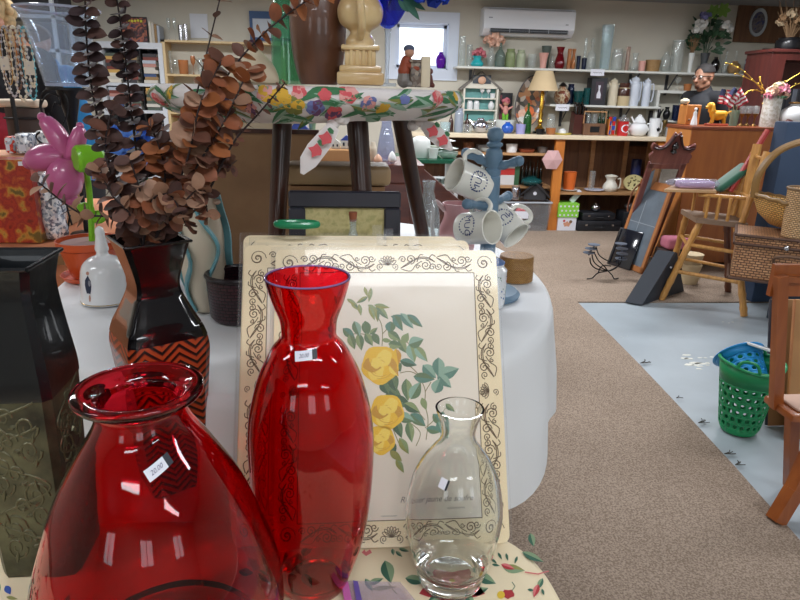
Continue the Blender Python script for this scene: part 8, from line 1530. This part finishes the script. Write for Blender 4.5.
lg0 = PZ(772, 522, 0); bx3((pseat.x+.16, cY_-.05, sz_-.03), (lg0.x+.07, lg0.y+.02, .10), .045, .05, 'leg'); bx3((lg0.x+.07, lg0.y+.02, .115), (lg0.x+.012, lg0.y+.0, .004), .045, .05, 'foot'); bx3((pseat.x+.08, cY_+.02, sz_-.03), PZ(790, 486, .012), .035, .035, 'leg'); bx3((pseat.x+.42, cY_-.05, sz_-.03), (pseat.x+.5, cY_-.1, .012), .04, .04, 'leg'); bx3((pseat.x+.42, cY_+.02, sz_-.03), (pseat.x+.46, cY_+.16, .012), .035, .035, 'leg')
for i, (px0, pyb, pxt, pyt, c_, Yb) in enumerate(((757, 455, 768, 300, (150, 108, 66), 2.42), (775, 470, 792, 300, (176, 128, 80), 2.30))):
    a_ = PY(px0, pyb, Yb); t_ = PY(pxt, pyt, Yb+.25); hh = math.hypot(t_.z, .25); t = thing('leaning_board', ('tan hardboard sheet leaning behind the wooden chair, rear one', 'tan hardboard sheet leaning behind the wooden chair, nearer one')[i], 'board', (a_.x+.02, Yb, .0)); m_ = MB(); sx2 = t_.x-a_.x
    m_.add([(x, y, z) for y0 in (0, .012) for x, y, z in ((0, y0, .0), (.42, y0, .0), (.42+sx2, y0+.25, t_.z), (sx2, y0+.25, t_.z))], [(0, 1, 2, 3), (4, 5, 6, 7), (0, 1, 5, 4), (1, 2, 6, 5), (2, 3, 7, 6), (3, 0, 4, 7)]); m_.build('sheet', mat('hardboard_%d' % i, c_, .6, noise=.08, nscale=5), t); m_ = MB(); m_.tube([(-.003, .006, 0), (sx2-.003, .256, t_.z)], .007, 6); m_.build('edge', M_df if i == 0 else MC['maple_frame'], t)
def holed(prof_r, z0, z1, rows, cols, hole, mb, lean=0, t0=0, t1=2*pi):
    """band of a round tub between z0..z1 made of cells with round holes"""
    n8 = 12
    for r in range(rows):
        for c in range(cols):
            za, zb = z0+(z1-z0)*r/rows, z0+(z1-z0)*(r+1)/rows; off = .5*(r % 2); ta, tb = t0+(t1-t0)*(c+off)/cols, t0+(t1-t0)*(c+1+off)/cols
            def P(u, v): z = za+(zb-za)*v; t = ta+(tb-ta)*u; rr = prof_r(z); return (rr*cos(t), rr*sin(t), z)
            outer = []; inner = []
            for k in range(n8):
                a = 2*pi*k/n8+pi/4; ca, sa = cos(a), sin(a); m_ = max(abs(ca), abs(sa)); outer.append(P(.5+.5*ca/m_, .5+.5*sa/m_)); inner.append(P(.5+hole*ca, .5+hole*sa))
            mb.add(outer+inner, [(k, (k+1) % n8, n8+(k+1) % n8, n8+k) for k in range(n8)])
M_gb = mat('laundry_green', (20, 140, 84), .4); M_bb = mat('basket_blue', (40, 150, 220), .4)
gc = PZ(749, 446, 0); gY_ = gc.y+.14; gxx = PY(746, 420, gY_).x-.03; zr_ = PY(749, 372, gY_-.1).z; rw_ = mm(30, PY(749, 372, gY_).y*1.12); rbm = mm(20, 2.55)
gr_f = lambda z: rbm+(rw_-rbm)*(z/zr_)
lb_ = thing('laundry_basket', 'round green plastic laundry basket with oval holes on the grey floor', 'laundry basket', (gxx, gY_, 0))
m_ = MB(); m_.lathe([(1e-4, .002), (rbm*.9, .002), (gr_f(.03), .03)], 60); holed(gr_f, .03, zr_*.74, 6, 20, .30, m_); m_.lathe([(gr_f(zr_*.74), zr_*.74), (gr_f(zr_), zr_)], 60, fn=lambda t, r, z: (r, z)); o = m_.build('basket_wall', M_gb, lb_, smooth=50, weld=.0004); s_ = o.modifiers.new('thick', 'SOLIDIFY'); s_.thickness = .004
m_ = MB(); m_.tube([(rw_*cos(t), rw_*sin(t), zr_+.010*cos(2*t)) for t in [2*pi*i/60 for i in range(60)]], .007, 8, closed=True); m_.build('rim', M_gb, lb_)
for a_ in (-2.25, .9): m_ = MB(); m_.tube(spl([(rw_*cos(a_-.35), rw_*sin(a_-.35), zr_), (rw_*.97*cos(a_-.2), rw_*.97*sin(a_-.2), zr_+.035), (rw_*.97*cos(a_+.2), rw_*.97*sin(a_+.2), zr_+.035), (rw_*cos(a_+.35), rw_*sin(a_+.35), zr_)], 5), .007, 8); m_.build('handle', M_gb, lb_)
bt = thing('blue_basket', 'small bright blue perforated basket tipped inside the green laundry basket', 'basket', (gxx+.01, gY_-.0, zr_-.09)); bt.rotation_euler = (R(-52), R(12), R(12))
m_ = MB(); br_f = lambda z: .075+.02*z/.13; m_.lathe([(1e-4, 0), (.07, 0), (br_f(.01), .01)], 40); holed(br_f, .01, .10, 3, 14, .28, m_); m_.lathe([(br_f(.10), .10), (br_f(.13), .13), (.11, .135)], 40); o = m_.build('basket_wall', M_bb, bt, smooth=50, weld=.0004); s_ = o.modifiers.new('thick', 'SOLIDIFY'); s_.thickness = .003
solo('plastic_strip', MB().rbox(-.07, -.03, 0, .07, .03, .012, .005, 2), W_cer, 'white strip of plastic lying on the blue basket', 'lid', (gxx+.05, gY_+.02, zr_+.052)).rotation_euler = (R(-10), R(14), R(-20))
a = PZ(690, 290, 0); 
for k in range(3): solo('plaster_pot', MB().lathe([(1e-4, 0), (.06, 0), (.075, .05), (.08, .075), (.07, .08), (1e-4, .08)], 24), mat('plaster_cream', (206, 186, 150), .7), 'cream plaster pot %s of the stack under the high chair' % ('at the bottom', 'in the middle', 'on top')[k], 'pot', (PY(684, 262, 4.75).x+.04, 4.70, .006+k*.084), group='plaster pots stacked under the high chair')
solo('pink_towel', MB().rbox(-.1, -.08, 0, .1, .08, .10, .03, 3), mat('pink_towel', (186, 110, 130), .95), 'folded pink towel on a carton behind the chalkboard', 'towel', (PY(668, 245, 4.95).x+.04, 4.92, .242)); solo('dark_carton', MB().rbox(-.12, -.09, 0, .12, .09, .232, .006, 1), mat('carton_dark', (70, 54, 50), .7), 'dark carton under the pink towel', 'carton', (PY(668, 245, 4.95).x+.04, 4.92, .006))
def remesh(o, v, it=4):
    r_ = o.modifiers.new('remesh', 'REMESH'); r_.mode = 'VOXEL'; r_.voxel_size = v; r_.use_smooth_shade = True
    s_ = o.modifiers.new('smooth', 'SMOOTH'); s_.iterations = it; s_.factor = .5
def headmesh(m, c, s=1.0, M=None):
    """skull, jaw, nose, ears, brow; local -Y is the face"""
    old = m.M; m.M = (Matrix.Translation(c) @ (M or Matrix.Identity(4)) @ Matrix.Scale(s, 4))
    m.sph((0, .012, .035), .088, 24, 16, (.86, 1.08, 1.0)).sph((0, -.018, -.02), .068, 20, 14, (.9, 1.05, 1.05)).sph((0, -.045, -.062), .036, 16, 10, (1.1, .95, .8)).sph((0, -.055, .028), .045, 16, 10, (1.15, .8, .5))
    m.cap((0, -.088, .018), (0, -.108, -.016), .009, .014, 10).sph((-.012, -.098, -.018), .009, 8, 6).sph((.012, -.098, -.018), .009, 8, 6).sph((0, -.086, -.043), .018, 12, 8, (1.25, .6, .38)).sph((0, -.084, -.053), .016, 12, 8, (1.2, .6, .4))
    for s_ in (-1, 1): m.sph((s_*.077, .012, .0), .022, 12, 8, (.35, .8, 1.25)).sph((s_*.048, -.05, -.012), .026, 12, 8, (.9, .8, .9)).cap((s_*.045, .0, -.045), (s_*.02, -.05, -.066), .028, .026, 10)
    m.M = old
def hair_cap(c, s, M, m, o, n=60):
    pass
def person_body(m, P, rad):
    for a, b, ra, rb in rad: m.cap(P[a], P[b], ra, rb, 18)
def hand(m, w, d, nrm, s=1.0, curl=.5):
    """palm and five fingers; w wrist point, d direction, nrm palm normal"""
    d = V(d).normalized(); n_ = V(nrm); n_ = (n_-d*n_.dot(d)).normalized(); sd = d.cross(n_); w = V(w)
    for k in range(4): m.cap(w+sd*(k-1.5)*.010*s, w+d*.085*s+sd*(k-1.5)*.019*s, .014*s, .0105*s, 10)
    for k, L_ in enumerate((.062, .075, .07, .055)):
        a = w+d*.085*s+sd*(k-1.5)*.020*s; b = a+(d*cos(curl*.6)+n_*sin(curl*.6))*L_*.5*s; c = b+(d*cos(curl*1.6)+n_*sin(curl*1.6))*L_*.55*s; m.cap(a, b, .0092*s, .0085*s, 9).cap(b, c, .0085*s, .0072*s, 9)
    a = w+d*.02*s-sd*.026*s; b = a+(d*.6-sd*.7+n_*.3).normalized()*.042*s; c = b+(d*.9-sd*.1+n_*.4).normalized()*.034*s; m.cap(a, b, .013*s, .010*s, 10).cap(b, c, .010*s, .008*s, 10)
def standing(name_label, loc, rz, H, skin, top, legs, arms, headrot=(0, 0, 0), lean=0, short=False, topgrow=.012, fem=False):
    k = H/1.75; t = thing('person', name_label, 'person', loc, rz)
    P = dict(pel=(0, 0, .93), ch=(0, -.02-lean*.35, 1.32), nk=(0, -.01-lean*.5, 1.47), hd=(0, -.035-lean*.62, 1.585), sl=(-.185, 0-lean*.42, 1.41), sr=(.185, 0-lean*.42, 1.41), hl=(-.095, 0, .90), hr=(.095, 0, .90), kl=(-.105, -.02, .50), kr=(.105, -.02, .50), al=(-.11, .02, .09), ar=(.11, .02, .09), fl=(-.13, -.16, .035), fr=(.13, -.16, .035))
    P.update(arms); P = {a: V(b)*k for a, b in P.items()}
    m = MB(); R3 = Euler(headrot).to_matrix().to_4x4()
    trunk = [('pel', 'ch', .135, .145), ('ch', 'nk', .12, .06), ('sl', 'sr', .062, .062), ('hl', 'kl', .085, .058), ('hr', 'kr', .085, .058), ('kl', 'al', .058, .042), ('kr', 'ar', .058, .042), ('hl', 'hr', .10, .10)]
    ar = [('sl', 'el', .056, .042), ('sr', 'er', .056, .042)]; fo = [('el', 'wl', .042, .028), ('er', 'wr', .042, .028)]
    for a, b, ra, rb in trunk+ar+fo: m.cap(P[a], P[b], ra*k*.93, rb*k*.93, 16)
    m.cap(P['nk']-V((0, 0, .05)), P['hd'], .058*k, .055*k, 14); headmesh(m, P['hd'], k, R3)
    for w, e in (('wl', 'el'), ('wr', 'er')): d = P[w]-P[e]; hand(m, P[w], d, (0, -.3, -1) if abs(d.z) < .1 else (1 if w == 'wl' else -1, 0, 0), k)
    o = m.build('body', skin, t); remesh(o, .007, 5)
    c = MB(); g = topgrow
    for a, b, ra, rb in trunk[:3]+ar: c.cap(P[a], P[b] if b[0] != 'e' or not short else P[a].lerp(P[b], .7), ra*k+g, rb*k+g, 16)
    if not short:
        for a, b, ra, rb in fo: c.cap(P[a], P[a].lerp(P[b], .96), ra*k+g*.8, rb*k+g, 14)
    o = c.build('top', top, t); remesh(o, .009, 6)
    c = MB()
    for a, b, ra, rb in trunk[3:]: c.cap(P[a], P[b], ra*k+.012, rb*k+.018, 14)
    c.cap(P['pel'], P['pel']+V((0, 0, .06)), .138*k, .13*k, 14); o = c.build('trousers', legs, t); remesh(o, .010, 5)
    for s_ in 'lr': c = MB(); c.cap(P['a'+s_]-V((0, -.02, .03)), P['f'+s_], .045*k, .038*k, 12); c.v = [V((v.x, v.y, max(v.z, .004))) for v in c.v]; c.build('shoe', M_lac, t)
    return t, P, k, R3
skinD = mat('skin_brown', (134, 96, 76), .5, sub=.05); skinP = mat('skin_fair', (214, 160, 136), .5, sub=.05)
arms0 = dict(el=(-.26, .03, 1.14), er=(.26, .03, 1.14), wl=(-.24, -.14, .95), wr=(.24, -.14, .95))
hp = PY(702, 77, 6.0); H_ = (hp.z+.0)/1.60*1.75
pm, P, k, R3 = standing('man in a black jacket and dark rimmed glasses behind the dresser, looking left', (hp.x+.10, 6.0, 0), R(-70), H_, skinD, mat('black_jacket', (18, 20, 26), .8), mat('dark_jeans', (40, 44, 56), .8), arms0, (R(6), 0, R(4)), .12)
HM = Matrix.Translation(P['hd']) @ R3 @ Matrix.Scale(k, 4)
def hp_(m, nm, M_, sm=60, rm=0):
    m.v = [HM @ V(v) for v in m.v]; o = m.build(nm, M_, pm, smooth=sm)
    if rm: remesh(o, rm, 3)
    return o
h = MB(); h.sph((0, .016, .043), .091, 24, 14, (.87, 1.08, 1.0)); h.v = [V((v.x, v.y, v.z)) for v in h.v]; keep = MB(); 
hp_(MB().lathe([(.0905*cos(a), .0905*sin(a)*.98) for a in [R(x) for x in range(8, 91, 6)]], 28, (0, .018, .042), fn=lambda t, r, z: (r*(.9+.14*abs(sin(t))), z)), 'short_hair', mat('hair_black', (24, 20, 20), .8))
hp_(MB().sph((0, -.046, -.064), .0375, 16, 10, (1.12, .95, .62)), 'beard', mat('stubble', (70, 48, 40), .8))
g = MB()
for s_ in (-1, 1): g.tube([(s_*.032+.024*cos(t), -.094+.01*abs(cos(t)), .018+.016*sin(t)) for t in [2*pi*i/18 for i in range(18)]], .0032, 6, closed=True); g.tube([(s_*.056, -.085, .022), (s_*.078, -.02, .022), (s_*.080, .015, .014)], .003, 6)
g.tube([(-.010, -.098, .022), (.010, -.098, .022)], .003, 6); hp_(g, 'glasses', M_lac)
for s_ in (-1, 1): hp_(MB().sph((s_*.031, -.078, .018), .010, 10, 8), 'eye', mat('eye_white', (220, 216, 210), .3)); hp_(MB().sph((s_*.032, -.0855, .018), .0045, 8, 6), 'pupil', M_lac)
wp_ = PY(2, 22, 3.1); H_ = 1.78
hx_ = PY(-2, 12, 3.1).x
pm, P, k, R3 = standing('person with curly blond hair, black cardigan and red top at the left edge', (PY(-24, 5, 3.02).x, 3.02, 0), R(38), 1.84, skinP, mat('black_cardigan', (22, 26, 32), .85), mat('dark_trousers', (34, 36, 44), .8), arms0, (R(8), 0, 0), .02, topgrow=.022)
HM = Matrix.Translation(P['hd']) @ R3 @ Matrix.Scale(k, 4)
random.seed(6); h = MB(); h.sph((0, .02, .04), .10, 20, 12, (.95, 1.05, 1))
for i in range(120):
    a = random.uniform(0, 2*pi); e = random.uniform(-.5, 1.3); d = V((cos(a)*cos(e), sin(a)*cos(e), sin(e)))
    if d.y < -.45 and d.z < .5: continue
    h.sph(V((0, .02, .03))+d*.105, random.uniform(.018, .030), 8, 6)
for i in range(46):
    a = random.uniform(-.3, pi+.3); h.sph(V((cos(a)*.095, sin(a)*.06+.02, random.uniform(-.12, -.03))), random.uniform(.02, .03), 8, 6)
hp_(h, 'curly_hair', mat('blond_hair', (206, 180, 136), .7, noise=.2, nscale=60, bump=.5, bscale=90))
for s_ in (-1, 1): hp_(MB().sph((s_*.031, -.078, .018), .010, 10, 8), 'eye', MC['eye_white']); hp_(MB().sph((s_*.032, -.0855, .018), .0045, 8, 6), 'pupil', M_lac)
c = MB(); c.cap(P['ch']+V((0, -.055, -.16))*k, P['nk']+V((0, -.052, -.055))*k, .12*k, .062*k, 18); o = c.build('red_top', mat('crimson_knit', (150, 36, 56), .8), pm); remesh(o, .009, 4)
hb2 = PY(52, 46, 4.4)
armB = dict(el=(-.30, -.24, 1.22), er=(.20, -.36, 1.16), wl=(-.10, -.46, 1.16), wr=(-.03, -.50, 1.20))
pm, P, k, R3 = standing('person in a bright blue short sleeved shirt seen through the flared glass', (hb2.x+.03, 4.55, 0), R(-42), 1.80, skinP, mat('blue_shirt', (30, 120, 178), .8), MC['dark_trousers'], armB, (R(20), 0, R(6)), .25, short=True, topgrow=.016)
HM = Matrix.Translation(P['hd']) @ R3 @ Matrix.Scale(k, 4)
hp_(MB().lathe([(.0915*cos(a), .0915*sin(a)*.98) for a in [R(x) for x in range(-4, 91, 6)]], 28, (0, .020, .040), fn=lambda t, r, z: (r*(.9+.14*abs(sin(t))), z)), 'short_hair', mat('brown_hair', (90, 64, 48), .8))
for s_ in (-1, 1): hp_(MB().sph((s_*.031, -.078, .018), .010, 10, 8), 'eye', MC['eye_white']); hp_(MB().sph((s_*.032, -.0855, .018), .0045, 8, 6), 'pupil', M_lac)
